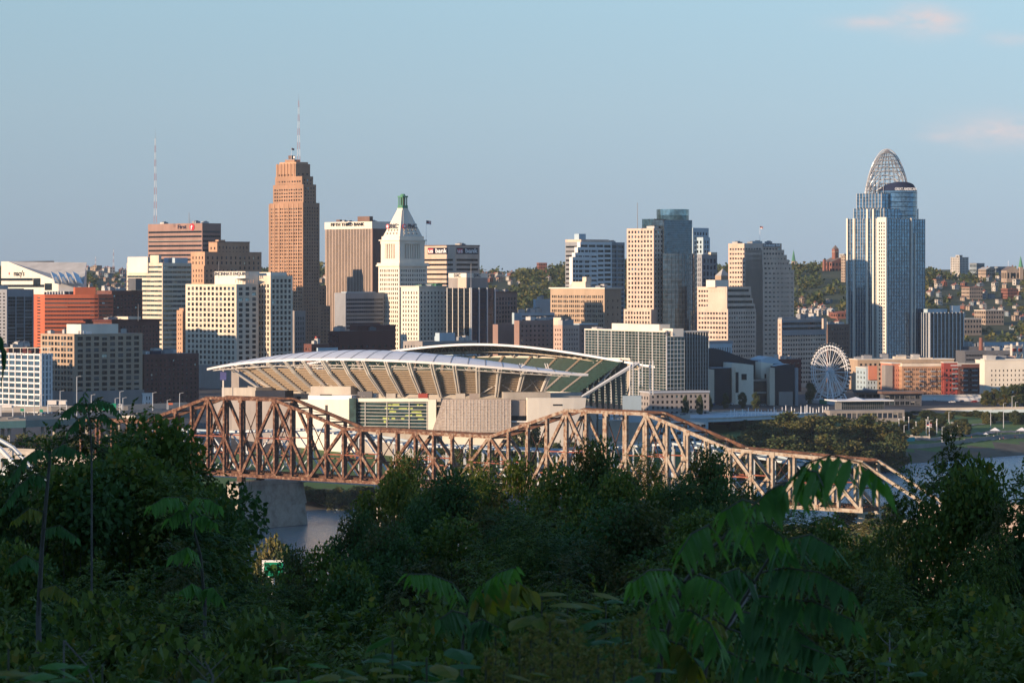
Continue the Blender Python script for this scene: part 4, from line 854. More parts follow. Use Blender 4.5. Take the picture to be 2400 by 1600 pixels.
# ballpark frame at the right edge
r = thing('ballpark_stand', 'white steel framed ballpark stand with red panels at the right edge', 'stadium', gp((2400 - CX) * 2350 / F, 2350)); mb = MB(); pn = MB()
for i in range(5):
    p = W(2370 + i * 14, 860, 2350 + i * 6); q = W(2370 + i * 14, 806 - (i % 2) * 4, 2350 + i * 6); mb.beam(p, q, 1.4, 1.4, 'cream_white')
    if i < 4: mb.beam(W(2370 + i * 14, 845, 2350 + i * 6), W(2384 + i * 14, 818, 2356 + i * 6), .7, .7, 'cream_white')
    for yy in (812, 824, 838): mb.beam(W(2368, yy, 2350), W(2430, yy, 2380), .8, .8, 'cream_white')
    pn.box(W(2373 + i * 14, 824, 2353 + i * 6), (3.2, 1, 0), (-.2, .6, 0), (0, 0, 2.6), 'red_paint')
mb.build('frame', r); pn.build('red_panel', r)
b = Bld('parking_deck', 'long dark parking structure with a brick chimney behind the cream white building', 2500, 2240, 2262, 2420, 822, 'grey_dark', alpha=12).main(None, Bd(10, .4, 6, g='black')).done(); b.units(6, 36, size=(3, 8))
mb = MB(); mb.tube(W(2299, 825, 2520), W(2299, 791, 2520), 1.9, 1.4, 'house_brick', 10); mb.build('chimney', b.root)
b = Bld('low_building', 'long pale flat roof hall below the wooded slope on the right', 2720, 2290, 2304, 2440, 802, 'blue_panel', alpha=12).main(None, G(18, 8, .5, .4, mt=6)).done()
b = Bld('substation_hall', 'dark low hall with pale roof vents left of the brick chimney', 2650, 2240, 2254, 2330, 812, 'grey_dark', alpha=12).main(None, None).done(); b.units(5, 38)
# ---------------------------------------------------------------- stadium
mat('column_white', (.74, .70, .65), rough=.5, var=.08)
st = thing('stadium', 'football stadium with two white crescent roofs on slanting steel columns', 'stadium', (-40, 1700, gz(-40, 1700)))
c1 = Vector((-17.5, 1755, 0)); R0 = 155.; AX = R(-25)
def near(th, r, z): return Vector((c1.x + r * math.sin(th), c1.y - r * math.cos(th), z))
def thpx(px, r=R0):                         # bearing on the near stand arc seen at a photo column
    lo, hi = R(-80), R(40)
    for _ in range(40):
        m_ = (lo + hi) / 2; p = near(m_, r, 0)
        if CX + F * p.x / p.y < px: lo = m_
        else: hi = m_
    return lo
tL, tR = thpx(487, 157), thpx(1378, 157)
def roof_near(t):                            # t 0..1 along the crescent: outer and inner edge
    th = tL + (tR - tL) * t; s = math.sin(math.pi * t) ** .85; zo = 56.3 + 7.7 * math.sin(math.pi * min(1, t * 1.02)) ** 1.05
    return near(th, 157.5, zo), near(th, 157.5 - 32 * s, zo + 3.4 * s), s
rf = MB(); sk = MB(); N = 56; prev = None
for i in range(N + 1):
    o_, i_, s = roof_near(i / N); row = [o_.lerp(i_, k / 6) + Z * (2.2 * s * math.sin(math.pi * k / 6)) for k in range(7)]
    if prev:
        for k in range(6):
            rf.quad(prev[k], row[k], row[k + 1], prev[k + 1], 'roof_white'); rf.quad(prev[k + 1] - Z * .5, row[k + 1] - Z * .5, row[k] - Z * .5, prev[k] - Z * .5, 'light_metal')
        rf.quad(prev[0] - Z * .9, row[0] - Z * .9, row[0] + Z * .25, prev[0] + Z * .25, 'white_panel'); rf.quad(prev[6] - Z * .9, row[6] - Z * .9, row[6] + Z * .2, prev[6] + Z * .2, 'white_panel')
    if prev and i % 2 == 0:
        for k in range(6): sk.beam(row[k] + Z * .06, row[k + 1] + Z * .06, .5, .12, 'grey_panel')
    prev = row
o_ = rf.build('roof_canopy', st); sk.build('roof_seam', o_)
# raked upper deck seen from outside: stepped treads
dk = MB(); tdL, tdR = thpx(556, 150), thpx(1292, 150); ns = 13; na = 48
for j in range(ns):
    r0, r1 = 151 - 19 * j / ns, 151 - 19 * (j + 1) / ns; z0_, z1_ = 58.2 - 12.6 * j / ns, 58.2 - 12.6 * (j + 1) / ns
    for i in range(na):
        a, b_ = tdL + (tdR - tdL) * i / na, tdL + (tdR - tdL) * (i + 1) / na
        dk.quad(near(a, r0, z1_ + .15), near(b_, r0, z1_ + .15), near(b_, r0, z0_), near(a, r0, z0_), 'seat_tan'); dk.quad(near(a, r1, z1_), near(b_, r1, z1_), near(b_, r0, z1_ + .15), near(a, r0, z1_ + .15), 'seat_tan')
dk.build('upper_deck', st)
rl = MB()
for (r, z) in ((151.6, 59.0), (142, 52.2)):
    for i in range(na): rl.tube(near(tdL + (tdR - tdL) * i / na, r, z), near(tdL + (tdR - tdL) * (i + 1) / na, r, z), .26, .26, 'pale_steel', 5)
rl.build('deck_rail', st)
cols = [515, 552, 589, 627, 668, 710, 755, 802, 851, 904, 958, 1012, 1065, 1120, 1172, 1231, 1296]
for i, px in enumerate(cols):
    th = thpx(px, 157); t = (th - tL) / (tR - tL); zo = roof_near(t)[0].z - .8; mb = MB(); pr = []
    for dth in (-.0042, .0042):
        a = th + dth; p, q, s = near(a, 157, zo), near(a, 149.8, 56.2), near(a, 131.5, 44.2)
        mb.tube(p, q, .6, .75, 'column_white', 6); mb.tube(q, s, .75, .6, 'column_white', 6); pr.append((p, q, s))
        mb.tube(near(a, 143, 61.5 if t > .1 else 59.5), q, .26, .26, 'pale_steel', 5)
    for k in range(7):
        f = k / 7; mb.tube(pr[0][1].lerp(pr[0][2], f), pr[1][1].lerp(pr[1][2], f + .1), .12, .12, 'pale_steel', 4)
    mb.build('roof_column', st)
for (i0, i1) in ((0, 1), (4, 6), (13, 15), (15, 16)):                  # long diagonal braces
    mb = MB(); a, b_ = thpx(cols[i0], 157), thpx(cols[i1], 157)
    for (x, y) in ((a, b_), (b_, a)): mb.tube(near(x, 133, 45), near(y, 151, 59), .3, .3, 'pale_steel', 5)
    if i1 - i0 > 1:
        mdl = (a + b_) / 2
        for x in (a, b_): mb.tube(near(mdl, 142, 52), near(x, 155.5, 61.5), .25, .25, 'pale_steel', 5)
    mb.build('brace', st)
nt_ = MB(); prev = None
for i in range(49):
    t = .04 + .92 * i / 48; o_, i_, s = roof_near(t); a = o_.lerp(i_, .25) - Z * .7; b_ = o_.lerp(i_, .12) - Z * (1.2 + 2.6 * s)
    if prev:
        nt_.tube(prev[1], b_, .2, .2, 'column_white', 4); nt_.tube(prev[0], b_, .13, .13, 'column_white', 4); nt_.tube(a, b_, .13, .13, 'column_white', 4)
    prev = (a, b_)
nt_.build('roof_truss', st)
lb = MB(); t_ = 0
while t_ < 1:                                # light bars under the inner edge
    o_, i_, s = roof_near(t_)
    if s > .3:
        p = i_ - Z * 1.6; lb.cbox((p.x, p.y, 0), Vector((1, 0, 0)), Vector((0, 1, 0)), 3.4, .6, p.z - .4, p.z + .4, 'pale_steel'); lb.tube(p, i_, .1, .1, 'pale_steel', 4)
    t_ += .022
lb.build('light_bar', st)
# concourse ring and outer facade
cn = MB(); taL, taR = thpx(500, 150), thpx(1400, 150); na = 40; zg = gz(-80, 1600) - 2
for i in range(na):
    a, b_ = taL + (taR - taL) * i / na, taL + (taR - taL) * (i + 1) / na
    cn.quad(near(a, 131, 39), near(b_, 131, 39), near(b_, 131, 46), near(a, 131, 46), 'concrete'); cn.quad(near(a, 149, 39), near(b_, 149, 39), near(b_, 131, 39), near(a, 131, 39), 'concrete')
    cn.quad(near(a, 149, zg), near(b_, 149, zg), near(b_, 149, 39), near(a, 149, 39), 'concrete')
    if i % 2 == 0:
        m_ = a * .5 + b_ * .5; w = (b_ - a) * .3; cn.quad(near(m_ - w, 131.1, 39.2), near(m_ + w, 131.1, 39.2), near(m_ + w, 131.1, 42.6), near(m_ - w, 131.1, 42.6), 'black')
cn.build('concourse', st)
def panel(name, x0, x1, y0, y1, r, m, thick=3.0, x2=None, x3=None, nseg=5, par=st):
    """a wall panel of the curved facade between photo columns x0..x1 (top x2..x3) and rows y0 (top)..y1"""
    mb = MB(); x2 = x0 if x2 is None else x2; x3 = x1 if x3 is None else x3
    for i in range(nseg):
        f, g = i / nseg, (i + 1) / nseg
        b0, b1 = near(thpx(x0 + (x1 - x0) * f, r), r, 0), near(thpx(x0 + (x1 - x0) * g, r), r, 0); t0, t1 = near(thpx(x2 + (x3 - x2) * f, r), r, 0), near(thpx(x2 + (x3 - x2) * g, r), r, 0)
        b0.z, b1.z, t0.z, t1.z = zat(y1, b0.y), zat(y1, b1.y), zat(y0, t0.y), zat(y0, t1.y)
        ib0, ib1, it0, it1 = [Vector((c1.x + (v.x - c1.x) * (r - thick) / r, c1.y + (v.y - c1.y) * (r - thick) / r, v.z)) for v in (b0, b1, t0, t1)]
        mb.quad(b0, b1, t1, t0, m); mb.quad(t0, t1, it1, it0, m)
        if i == 0: mb.quad(ib0, b0, t0, it0, m)
        if i == nseg - 1: mb.quad(b1, ib1, it1, t1, m)
    return mb.build(name, par)
panel('wall_panel', 492, 690, 938, 1060, 152, 'grey_stone'); panel('wall_panel', 690, 832, 936, 1060, 153.5, 'cream_white'); panel('wall_block', 722, 824, 926, 937, 153, 'white_panel', 12)
panel('parapet', 728, 822, 905, 925, 141, 'concrete', 8)
w_ = panel('slot_window', 762, 768, 949, 970, 153.6, 'black', .2, nseg=1); panel('slot_window', 750, 778, 923.5, 926.6, 153.1, 'black', .1, nseg=1)
gl = panel('glass_front', 833, 1003, 941, 1008, 151.5, 'glass_green'); panel('glass_bay', 818, 834, 933, 1000, 154.5, 'glass_green')
gm = MB()
for yy in range(944, 1008, 8):
    for i in range(6): gm.tube(near(thpx(835 + 28 * i, 151.8), 151.9, zat(yy, 1604)), near(thpx(835 + 28 * (i + 1), 151.8), 151.9, zat(yy, 1604)), .14, .14, 'pale_steel', 4)
for px in (836, 856, 907, 959, 1001): p = near(thpx(px, 152), 152.1, 0); gm.tube(p + Z * zat(1008, p.y), p + Z * zat(939, p.y), .2, .2, 'pale_steel', 4)
gm.build('mullion', gl)
ya = MB(); rr = random.Random(4)              # yellow-green bars painted on for reflections in the glass
for i in range(26):
    px = rr.uniform(895, 998); yy = rr.choice((950, 958, 966, 974, 982, 990)); p = near(thpx(px, 151.62), 151.62, zat(yy, 1604)); q = near(thpx(px + rr.uniform(4, 16), 151.62), 151.62, zat(yy, 1604)); ya.beam(p, q, .1, rr.uniform(.5, 1.4), 'leaf_bright' if rr.random() < .0 else 'reflection_yellow')
mat('reflection_yellow', (.34, .40, .10), var=.2, scale=.6)
ya.build('reflection_bar', gl)
panel('glass_head', 818, 1004, 933, 941, 153, 'cream_white', 2); panel('pillar', 1003, 1022, 936, 1060, 153.5, 'cream_white')
for yy in (941, 954, 967, 980): panel('louvre', 1018, 1040, yy, yy + 9, 152.2, 'black', .3, nseg=1)
mw = panel('mesh_wall', 1012, 1198, 935, 1013, 156.5, 'screen_mesh', 3.5, x2=1038, x3=1198)
gm = MB()
for px in range(1045, 1198, 8): p = near(thpx(px, 156.6), 156.62, 0); gm.tube(p + Z * zat(1010, p.y), p + Z * zat(937, p.y), .09, .09, 'pale_steel', 4)
for yy in range(943, 1010, 7):
    for i in range(4): gm.tube(near(thpx(1034 + 41 * i, 156.6), 156.66, zat(yy, 1600)), near(thpx(1034 + 41 * (i + 1), 156.6), 156.66, zat(yy, 1600)), .09, .09, 'pale_steel', 4)
gm.build('mesh_grid', mw)
panel('mesh_wall', 1198, 1232, 937, 1013, 153.5, 'mesh_grey'); panel('wall_panel', 1236, 1360, 932, 1060, 156.5, 'cream_white', 4, x2=1236, x3=1374)
panel('slot_window', 1296, 1318, 947, 950.5, 156.65, 'black', .2, nseg=1); panel('window', 1185, 1236, 974, 985, 154.2, 'glass_dark', .5, nseg=1); panel('window_frame', 1178, 1236, 986, 989, 154.6, 'white_panel', .8, nseg=1)
panel('parapet', 1180, 1290, 919, 936, 147, 'concrete', 10); panel('wall_panel', 1030, 1330, 1013, 1062, 150.5, 'cream_white'); panel('parapet', 520, 600, 908, 938, 146, 'concrete', 10); panel('booth', 598, 668, 915, 936, 147, 'dark_slate', 6)
for i, px in enumerate((860, 905, 980, 1068, 1100)): panel('booth', px, px + 22, 922, 936, 145, ('white_panel', 'concrete', 'red_paint', 'concrete', 'mesh_grey')[i], 3, nseg=1)
mb = MB(); p = near(thpx(523, 152), 152, 0)
mb.beam(p + Z * 39, p + Z * 58, .8, .8, 'pale_steel'); mb.box(p + Vector((-1.6, -1, 50.5)), (3.4, 0, 0), (0, .4, 0), (0, 0, 4.5), 'banner_blue'); mat('banner_blue', (.07, .08, .24), var=.1); mb.build('banner', st)
sb = panel('scoreboard', 838, 872, 917, 931, 148, 'sign_black', 1, nseg=1)
# far stand: concave seating facing the viewer, with its own roof
c2 = Vector((-54.5, 1674, 0))
def far(ph, r, z): a = -AX + ph; return Vector((c2.x + r * math.sin(a), c2.y + r * math.cos(a), z))
def seats(name, r0, r1, z0_, z1_, ph0, ph1, rows, na=44):
    mb = MB()
    for j in range(rows):
        ra, rb = r0 + (r1 - r0) * j / rows, r0 + (r1 - r0) * (j + 1) / rows; za, zb = z0_ + (z1_ - z0_) * j / rows, z0_ + (z1_ - z0_) * (j + 1) / rows
        for i in range(na):
            a, b_ = ph0 + (ph1 - ph0) * i / na, ph0 + (ph1 - ph0) * (i + 1) / na
            mb.quad(far(a, ra, za), far(b_, ra, za), far(b_, ra, zb), far(a, ra, zb), 'seat_green'); mb.quad(far(a, ra, zb), far(b_, ra, zb), far(b_, rb, zb), far(a, rb, zb), 'seat_green')
    o = mb.build(name, st); ai = MB()
    for k in range(1, 11):
        a = ph0 + (ph1 - ph0) * k / 11
        ai.box(far(a, r0 - .3, z0_ + .6) - Vector((.7, 0, 0)), (1.4, .2, 0), far(a, r1, z1_) - far(a, r0, z0_), (0, 0, .4), 'aisle')
    ai.build('aisle', o); return o
seats('upper_seats', 114, 149, 41, 59.5, R(-46), R(28), 18); seats('lower_seats', 84, 112, 22, 35, R(-46), R(30), 14)
mb = MB(); fr = MB(); fr2 = MB(); fw_ = MB()
for i in range(44):
    a, b_ = R(-46) + R(75) * i / 44, R(-46) + R(75) * (i + 1) / 44
    mb.quad(far(a, 113, 35), far(b_, 113, 35), far(b_, 113, 41.6), far(a, 113, 41.6), 'concrete' if i % 3 else 'black'); fr.quad(far(a, 112.8, 40.2), far(b_, 112.8, 40.2), far(b_, 112.8, 41.9), far(a, 112.8, 41.9), 'cream_white')
    fr2.quad(far(a, 149.6, 59.5), far(b_, 149.6, 59.5), far(b_, 149.6, 60.6), far(a, 149.6, 60.6), 'cream_white'); fw_.quad(far(a, 150, zg if i < 33 else 56), far(b_, 150, zg), far(b_, 150, 60.5), far(a, 150, 60.5), 'concrete')
mb.build('suite_wall', st); fw_.build('outer_wall', st); fr.build('suite_fascia', st); fr2.build('top_rail', st)
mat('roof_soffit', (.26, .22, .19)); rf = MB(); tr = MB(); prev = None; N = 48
for i in range(N + 1):
    t = i / N; ph = R(-50) + R(84) * t; s = math.sin(math.pi * t) ** .85; zo = 56 + 11.3 * math.sin(math.pi * t)
    o_, i_ = far(ph, 157, zo - 5.5 * s), far(ph, 157 - 34 * s, zo + .6 * s); row = [o_.lerp(i_, k / 4) + Z * (1.6 * s * math.sin(math.pi * k / 4)) for k in range(5)]
    if prev:
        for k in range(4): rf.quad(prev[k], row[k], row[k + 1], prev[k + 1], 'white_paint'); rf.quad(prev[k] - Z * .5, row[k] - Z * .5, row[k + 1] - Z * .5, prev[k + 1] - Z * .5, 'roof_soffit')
        rf.quad(prev[4] - Z * .9, row[4] - Z * .9, row[4] + Z * .3, prev[4] + Z * .3, 'white_paint')
        if s > .12:
            p, q = prev[1] - Z * 2.2, row[1] - Z * 2.2
            tr.tube(p, q, .3, .3, 'cream', 4); tr.tube(prev[3] - Z * .9, p, .2, .2, 'cream', 4); tr.tube(row[3] - Z * .9, p, .2, .2, 'cream', 4); tr.tube(row[0] - Z * .3, p, .2, .2, 'cream', 4); tr.tube(prev[2] - Z * 3.4, row[2] - Z * 3.4, .25, .25, 'cream', 4); tr.cbox(((p.x + q.x) / 2, (p.y + q.y) / 2, 0), Vector((1, 0, 0)), Vector((0, 1, 0)), 3.0, .8, p.z + .3, p.z + 1.3, 'cream_white')
    prev = row
rf.build('roof_canopy', st); tr.build('light_truss', st)
for i in range(13):
    ph = R(-44) + R(70) * i / 12; t = (ph - R(-50)) / R(84); zo = 56 + 11.3 * math.sin(math.pi * t); mb = MB()
    for d in (-.022, .022): mb.tube(far(ph, 149, 60), far(ph + d, 145, zo - 4.2), .35, .35, 'pale_steel', 5)
    mb.build('roof_strut', st)
for (d, r0) in ((0, 150), (.05, 146), (.09, 140), (-.09, 148), (-.18, 147)):
    mb = MB(); mb.tube(far(R(31) + d, r0, 58), far(R(27) + d * .3, 118 - d * 60, 38), .8, .55, 'light_metal', 7); mb.build('end_raker', st)
mb = MB(); mb.box((50, 1655, zg), (20, 6, 0), (-4, 10, 0), (0, 0, 18), 'concrete'); mb.box((58, 1640, 30), (10, 2.5, 0), (0, 1, 0), (0, 0, 14), 'blue_panel'); mb.build('end_block', st)
fld = MB(); fld.prism([tuple(far(R(-50 + 10 * i), 83, 0))[:2] for i in range(10)] + [tuple(near(R(14) - R(10) * i, 118, 0))[:2] for i in range(9)], 15, 22.0, 'grass'); fld.build('playing_field', st)
for i, (px, y0, y1) in enumerate(((1480, 846, 930), (1502, 846, 905), (1527, 845, 925))):
    p = W(px, y1, 1740 + i * 4); r = thing('light_pylon', f'tall white steel pylon with cross rungs by the stadium end, {nth(i)} from the left', 'pylon', p, 'white pylons at the end of the stadium'); h = zat(y0, p.y) - p.z; mb = MB()
    for sx in (-.9, .9): mb.tube(p + Vector((sx, 0, 0)), p + Vector((sx, 0, h)), .3, .25, 'light_metal', 5)
    mb.build('pole', r); mb = MB()
    for k in range(int(h / 2.6)): mb.tube(p + Vector((-.9, 0, 2.6 * k)), p + Vector((.9, 0, 2.6 * k)), .15, .15, 'light_metal', 4)
    mb.build('rung', r)
# ---------------------------------------------------------------- bridges
def truss_bridge(name, label, P0, a, n, half, pan, n0, n1, top, bot, m, md, wch=1.25, wv=.85, wd=.95, fine=True, deckm='rust_dark', plain=False):
    """two truss planes; top(k), bot(k) heights by sub-panel number; main diagonals every four sub-panels"""
    r = thing(name, label, 'bridge', P0 + Z * bot(0))
    def P(k, z, s): q = P0 + a * (pan * k) + n * (half * s); return Vector((q.x, q.y, z))
    rr = random.Random(5)
    for s in (-1, 1):
        mn = m if s < 0 else md
        for k in range(n0, n1, 2):
            mb = MB(); mb.beam(P(k, top(k), s), P(k + 1, top(k + 1), s), wch * .8, wch * .9, mn); mb.beam(P(k + 1, top(k + 1), s), P(k + 2, top(k + 2), s), wch * .8, wch * .9, mn); mb.build('top_chord', r)
        for k in range(n0, n1, 4):
            mb = MB()
            for q in range(k, min(k + 4, n1)): mb.beam(P(q, bot(q), s), P(q + 1, bot(q + 1), s), wch * .75, wch * .95, mn)
            mb.build('bottom_chord', r)
        for k in range(n0, n1 + 1):
            mb = MB(); ma = m if (k % 4 != 1 or s > 0) else m
            dz = .35 * wch; q0, q1 = P(k, bot(k), s), P(k, top(k), s)
            if fine:
                mb.box(q0 - a * .5 * wv - n * .75 * wv, a * wv, n * (1.5 * wv), q1 - q0, m)
            else: mb.beam(q0, q1, wv, wv, m)
            mb.build('vertical_post', r)
        for k in range(n0, n1, 4):
            kk = k + (-k) % 4
            for (bk, tk) in ((kk, kk + 2), (kk + 4, kk + 2)):
                if bk < n0 or bk > n1 or tk < n0 or tk > n1: continue
                p, q = P(bk, bot(bk), s), P(tk, top(tk), s); mk = (bk + tk) // 2; c_ = p.lerp(q, .5)
                mb = MB(); mb.beam(p, q, wd, wd, m); g = (q - p).normalized(); mb.box(c_ - a * 1.1 - Z * 1.1 - n * .3, a * 2.2, n * .6, Z * 2.2, m); mb.build('diagonal', r)
                mb = MB(); mb.beam(c_, P(tk, bot(tk), s), wd * .72, wd * .72, m); mb.build('sub_diagonal', r)
            if kk + 3 <= n1:
                p, q = P(kk, bot(kk), s).lerp(P(kk + 2, top(kk + 2), s), .5), P(kk + 4, bot(min(kk + 4, n1)), s).lerp(P(kk + 2, top(kk + 2), s), .5)
                mb = MB(); mb.beam(p, q, .4, .45, 'rust_red'); mb.build('strut', r)
    for k in range(n0, n1 + 1):
        mb = MB(); mb.beam(P(k, top(k) - .5, -1), P(k, top(k) - .5, 1), .5, .7, md)
        if k < n1:
            mb.beam(P(k, top(k) - .3, -1), P(k + 1, top(k + 1) - .3, 1), .28, .28, md); mb.beam(P(k, top(k) - .3, 1), P(k + 1, top(k + 1) - .3, -1), .28, .28, md)
        mb.build('lateral_brace', r)
        if k % 2 == 0 and not plain:
            mb = MB(); hgt = top(k) - bot(k); zc = bot(k) + 8.2; mb.beam(P(k, zc, -1), P(k, zc, 1), .5, .6, md)
            mb.beam(P(k, zc, -1), P(k, top(k) - 1, 1), .3, .3, md); mb.beam(P(k, zc, 1), P(k, top(k) - 1, -1), .3, .3, md); mb.build('sway_frame', r)
        mb = MB(); mb.beam(P(k, bot(k) + .2, -1), P(k, bot(k) + .2, 1), .6, 1.3, md); mb.build('floor_beam', r)
    dk = MB()
    for k in range(n0, n1):
        for s in (-.5, -.22, .22, .5): dk.beam(P(k, bot(k) + .9, s), P(k + 1, bot(k + 1) + .9, s), .4, .9, deckm)
        if plain: dk.box(P(k, bot(k) + 1.2, -.92), a * pan, n * (half * 1.84), Z * .5, deckm)
        else:
            for j in range(8): p = P(k + j / 8, bot(k) + 1.45, -.7); dk.box(p, a * .5, n * (half * 1.4), Z * .25, deckm)
    dk.build('deck', r)
    if fine:
        for k in range(n0, n1 + 1, 2):           # riveted gusset plates at the chords
            for z in (top(k), bot(k)): gu = MB(); c_ = P(k, z, -1); gu.box(c_ - a * 1.15 - Z * (1.5 if z > 30 else .6) - n * .78, a * 2.3, n * .12, Z * 2.1, m); gu.build('gusset_plate', r)
    return r, P
ramp_mat('rust_red', [(.3, (.16, .05, .035)), (.6, (.30, .10, .06)), (.75, (.40, .2, .12))], scale=.4, rough=.9)
BA = Vector((.796, -.607, 0)).normalized(); BN = Vector((.607, .796, 0)).normalized(); P0 = Vector((-114, 1316, 0)) + BN * 6
PAN = 189 / 20
tops = [(-16, 42.2), (-10, 43.2), (-6, 43.6), (-2, 54.9), (2, 54.9), (6, 44.0), (14, 43.0), (18, 54.4), (22, 54.0), (26, 41.8), (32, 39.2), (38, 24)]
bots = [(-16, 22.9), (0, 22.8), (20, 22.2), (38, 21.0)]
# end post: the truss ends at sub-panel 34, its last diagonal is the end post
rb_, PB = truss_bridge('railway_bridge', 'rusty brown steel truss railway bridge with two humps crossing the river', P0, BA, BN, 6., PAN, -10, 32, lambda k: lerp(k, tops), lambda k: lerp(k, bots), 'rust', 'rust_dark', wv=.95, wd=1.15, wch=1.4)
for s in (-1, 1): mb = MB(); mb.beam(PB(32, 39.0, s), PB(35.6, 21.2, s), 1.1, 1.1, 'rust'); mb.build('end_post', rb_)
def pier(name, label, base, L0, L1, w, z0, z1, m='pier_stone', par=None):
    r = thing(name, label, 'pier', Vector((base.x, base.y, z0)))
    def sec(k, z):
        w_ = w / 2 * k; pts = []
        pts += [base + BN * (L0 * k) - BA * w_, base + BN * (L0 * k - 1.5) , base + BN * (L0 * k) + BA * w_, base + BN * (L1 * k) + BA * w_, base + BN * (L1 * k + 2.2), base + BN * (L1 * k) - BA * w_]
        return [Vector((p.x, p.y, z)) for p in pts]
    mb = MB(); lv = [(1.09, z0), (1.03, z0 + (z1 - z0) * .52), (1.06, z0 + (z1 - z0) * .53), (1.0, z1 - 2.2), (1.06, z1 - 2.1), (1.06, z1)]
    for (k0, a_), (k1, b_) in zip(lv, lv[1:]):
        p, q = sec(k0, a_), sec(k1, b_)
        for i in range(6): mb.quad(p[i], p[(i + 1) % 6], q[(i + 1) % 6], q[i], m)
    mb.poly(sec(1.06, z1), m); mb.build('shaft', r)
    mb = MB()
    for s in (-6, 6): c_ = base + BN * (6 + s); mb.box(c_ - BA * 1.3 - BN * 1.2 + Z * z1, BA * 2.6, BN * 2.4, Z * (22.2 - z1), 'rust_dark')
    mb.build('bearing', r); return r
pier('bridge_pier', 'massive stone bridge pier standing in the river below the left hump', P0 - BN * 6, -5, 36, 6.4, -3, 20.2)
pier('bridge_pier', 'stone bridge pier hidden behind the trees below the right hump', P0 - BN * 6 + BA * 189, -5, 36, 6.4, -3, 19.8)
pier('bridge_abutment', 'stone abutment carrying the right end of the rusty bridge behind the trees', P0 - BN * 6 + BA * (PAN * 35), -4, 30, 16, -2, 19.5)
pier('bridge_abutment', 'stone abutment carrying the left end of the rusty bridge behind the trees', P0 - BN * 6 - BA * (PAN * 10.4), -4, 30, 12, 0, 20.4)
# second, pale truss bridge behind
P2 = P0 + BN * 34 + BA * 8
tops2 = [(-16, 38), (-6, 38), (0, 41), (6, 36), (14, 36), (20, 41), (26, 35), (40, 33)]
rb2, PB2 = truss_bridge('road_bridge', 'pale grey painted truss road bridge standing just behind the rusty railway bridge', P2, BA, BN, 6.5, PAN, -10, 28, lambda k: lerp(k, tops2), lambda k: 19.0 - .03 * k, 'bridge_pale', 'blue_panel', wch=.85, wv=.5, wd=.55, fine=False, deckm='concrete_dark', plain=True)
for i, k in enumerate((-13, -9.6, 4.2, 29)):
    for j, s in enumerate((0, 12)):
        q = P2 + BA * (PAN * k) + BN * (s - 6); r = thing('concrete_column', f'slim round concrete column of the road bridge, {nth(i)} pair from the left, {"nearer" if j == 0 else "farther"} of its pair', 'column', Vector((q.x, q.y, -2)), 'columns under the road bridge')
        mb = MB(); mb.tube((q.x, q.y, -2), (q.x, q.y, 17.6), 1.5, 1.4, 'concrete', 12); mb.build('shaft', r); mb = MB(); mb.cbox(q, BA, BN, 3.6, 3.6, 17.4, 18.6, 'concrete'); mb.build('cap', r)
# white truss bridge at the left edge: curved chord falling to the right
r = thing('white_bridge', 'white steel truss bridge with a curved falling top chord at the left edge', 'bridge', W(-40, 1330, 800))
ctl = [(-260, 1010, 900), (-120, 1010, 860), (-60, 1015, 830), (0, 1050, 800), (28, 1080, 790), (70, 1128, 775), (130, 1168, 760), (190, 1206, 745), (300, 1260, 720)]
low = [(-260, 1130, 900), (-120, 1115, 860), (-60, 1100, 830), (0, 1106, 800), (40, 1122, 790), (80, 1160, 775), (130, 1195, 760), (190, 1220, 745), (300, 1272, 720)]
for off in (0, 4):
    for i in range(len(ctl) - 1):
        d = Vector((off * .72, off * .69, 0)); p, q, u, v = W(*ctl[i]) + d, W(*ctl[i + 1]) + d, W(*low[i]) + d, W(*low[i + 1]) + d
        mb = MB(); mb.beam(p, q, .7, .9, 'bridge_pale'); mb.build('top_chord', r); mb = MB(); mb.beam(u, v, .45, .5, 'bridge_pale'); mb.build('lower_chord', r)
        mb = MB(); mb.beam(p, u, .35, .35, 'bridge_pale'); mb.build('vertical_post', r)
        mb = MB()
        for e_ in (-.28, .28): mb.beam(u + Z * e_, q + Z * e_, .16, .16, 'bridge_pale')
        for j in range(8): mb.beam(u.lerp(q, j / 8) + Z * .28 * (-1) ** j, u.lerp(q, (j + 1) / 8) - Z * .28 * (-1) ** j, .1, .1, 'bridge_pale')
        mb.build('lattice_diagonal', r)
mb = MB()
for y0, D in ((1210, 800),):
    p, q = W(-260, 1200, 900), W(300, 1330, 720); n_ = Vector((.72, .69, 0)); mb.box(p, q - p, n_ * 14, Z * 1.2, 'concrete_dark')
mb.build('deck', r)
# ---------------------------------------------------------------- ferris wheel
wc = W(1946, 871, 2120); rad = 60 * 2120 / F; wu = Vector((.63, -.77, 0)).normalized(); wn = wu.cross(Z).normalized()
fw = thing('ferris_wheel', 'white ferris wheel with open gondola ring and splayed legs by the museum', 'ferris wheel', Vector((wc.x, wc.y, gz(wc.x, wc.y))))
def wp(a, r, o): return wc + wu * (r * math.cos(a)) + Z * (r * math.sin(a)) + wn * o
mb = MB(); nr = 42
for i in range(nr):
    a, b_ = 2 * math.pi * i / nr, 2 * math.pi * (i + 1) / nr
    for o in (-.9, .9):
        mb.tube(wp(a, rad, o), wp(b_, rad, o), .24, .24, 'white_paint', 5); mb.tube(wp(a, rad - 2.3, o), wp(b_, rad - 2.3, o), .2, .2, 'white_paint', 5); mb.tube(wp(a, rad - 2.3, o), wp(a, rad, o), .16, .16, 'white_paint', 4)
    mb.tube(wp(a, rad, -.9), wp(a, rad, .9), .16, .16, 'white_paint', 4)
mb.build('rim', fw)
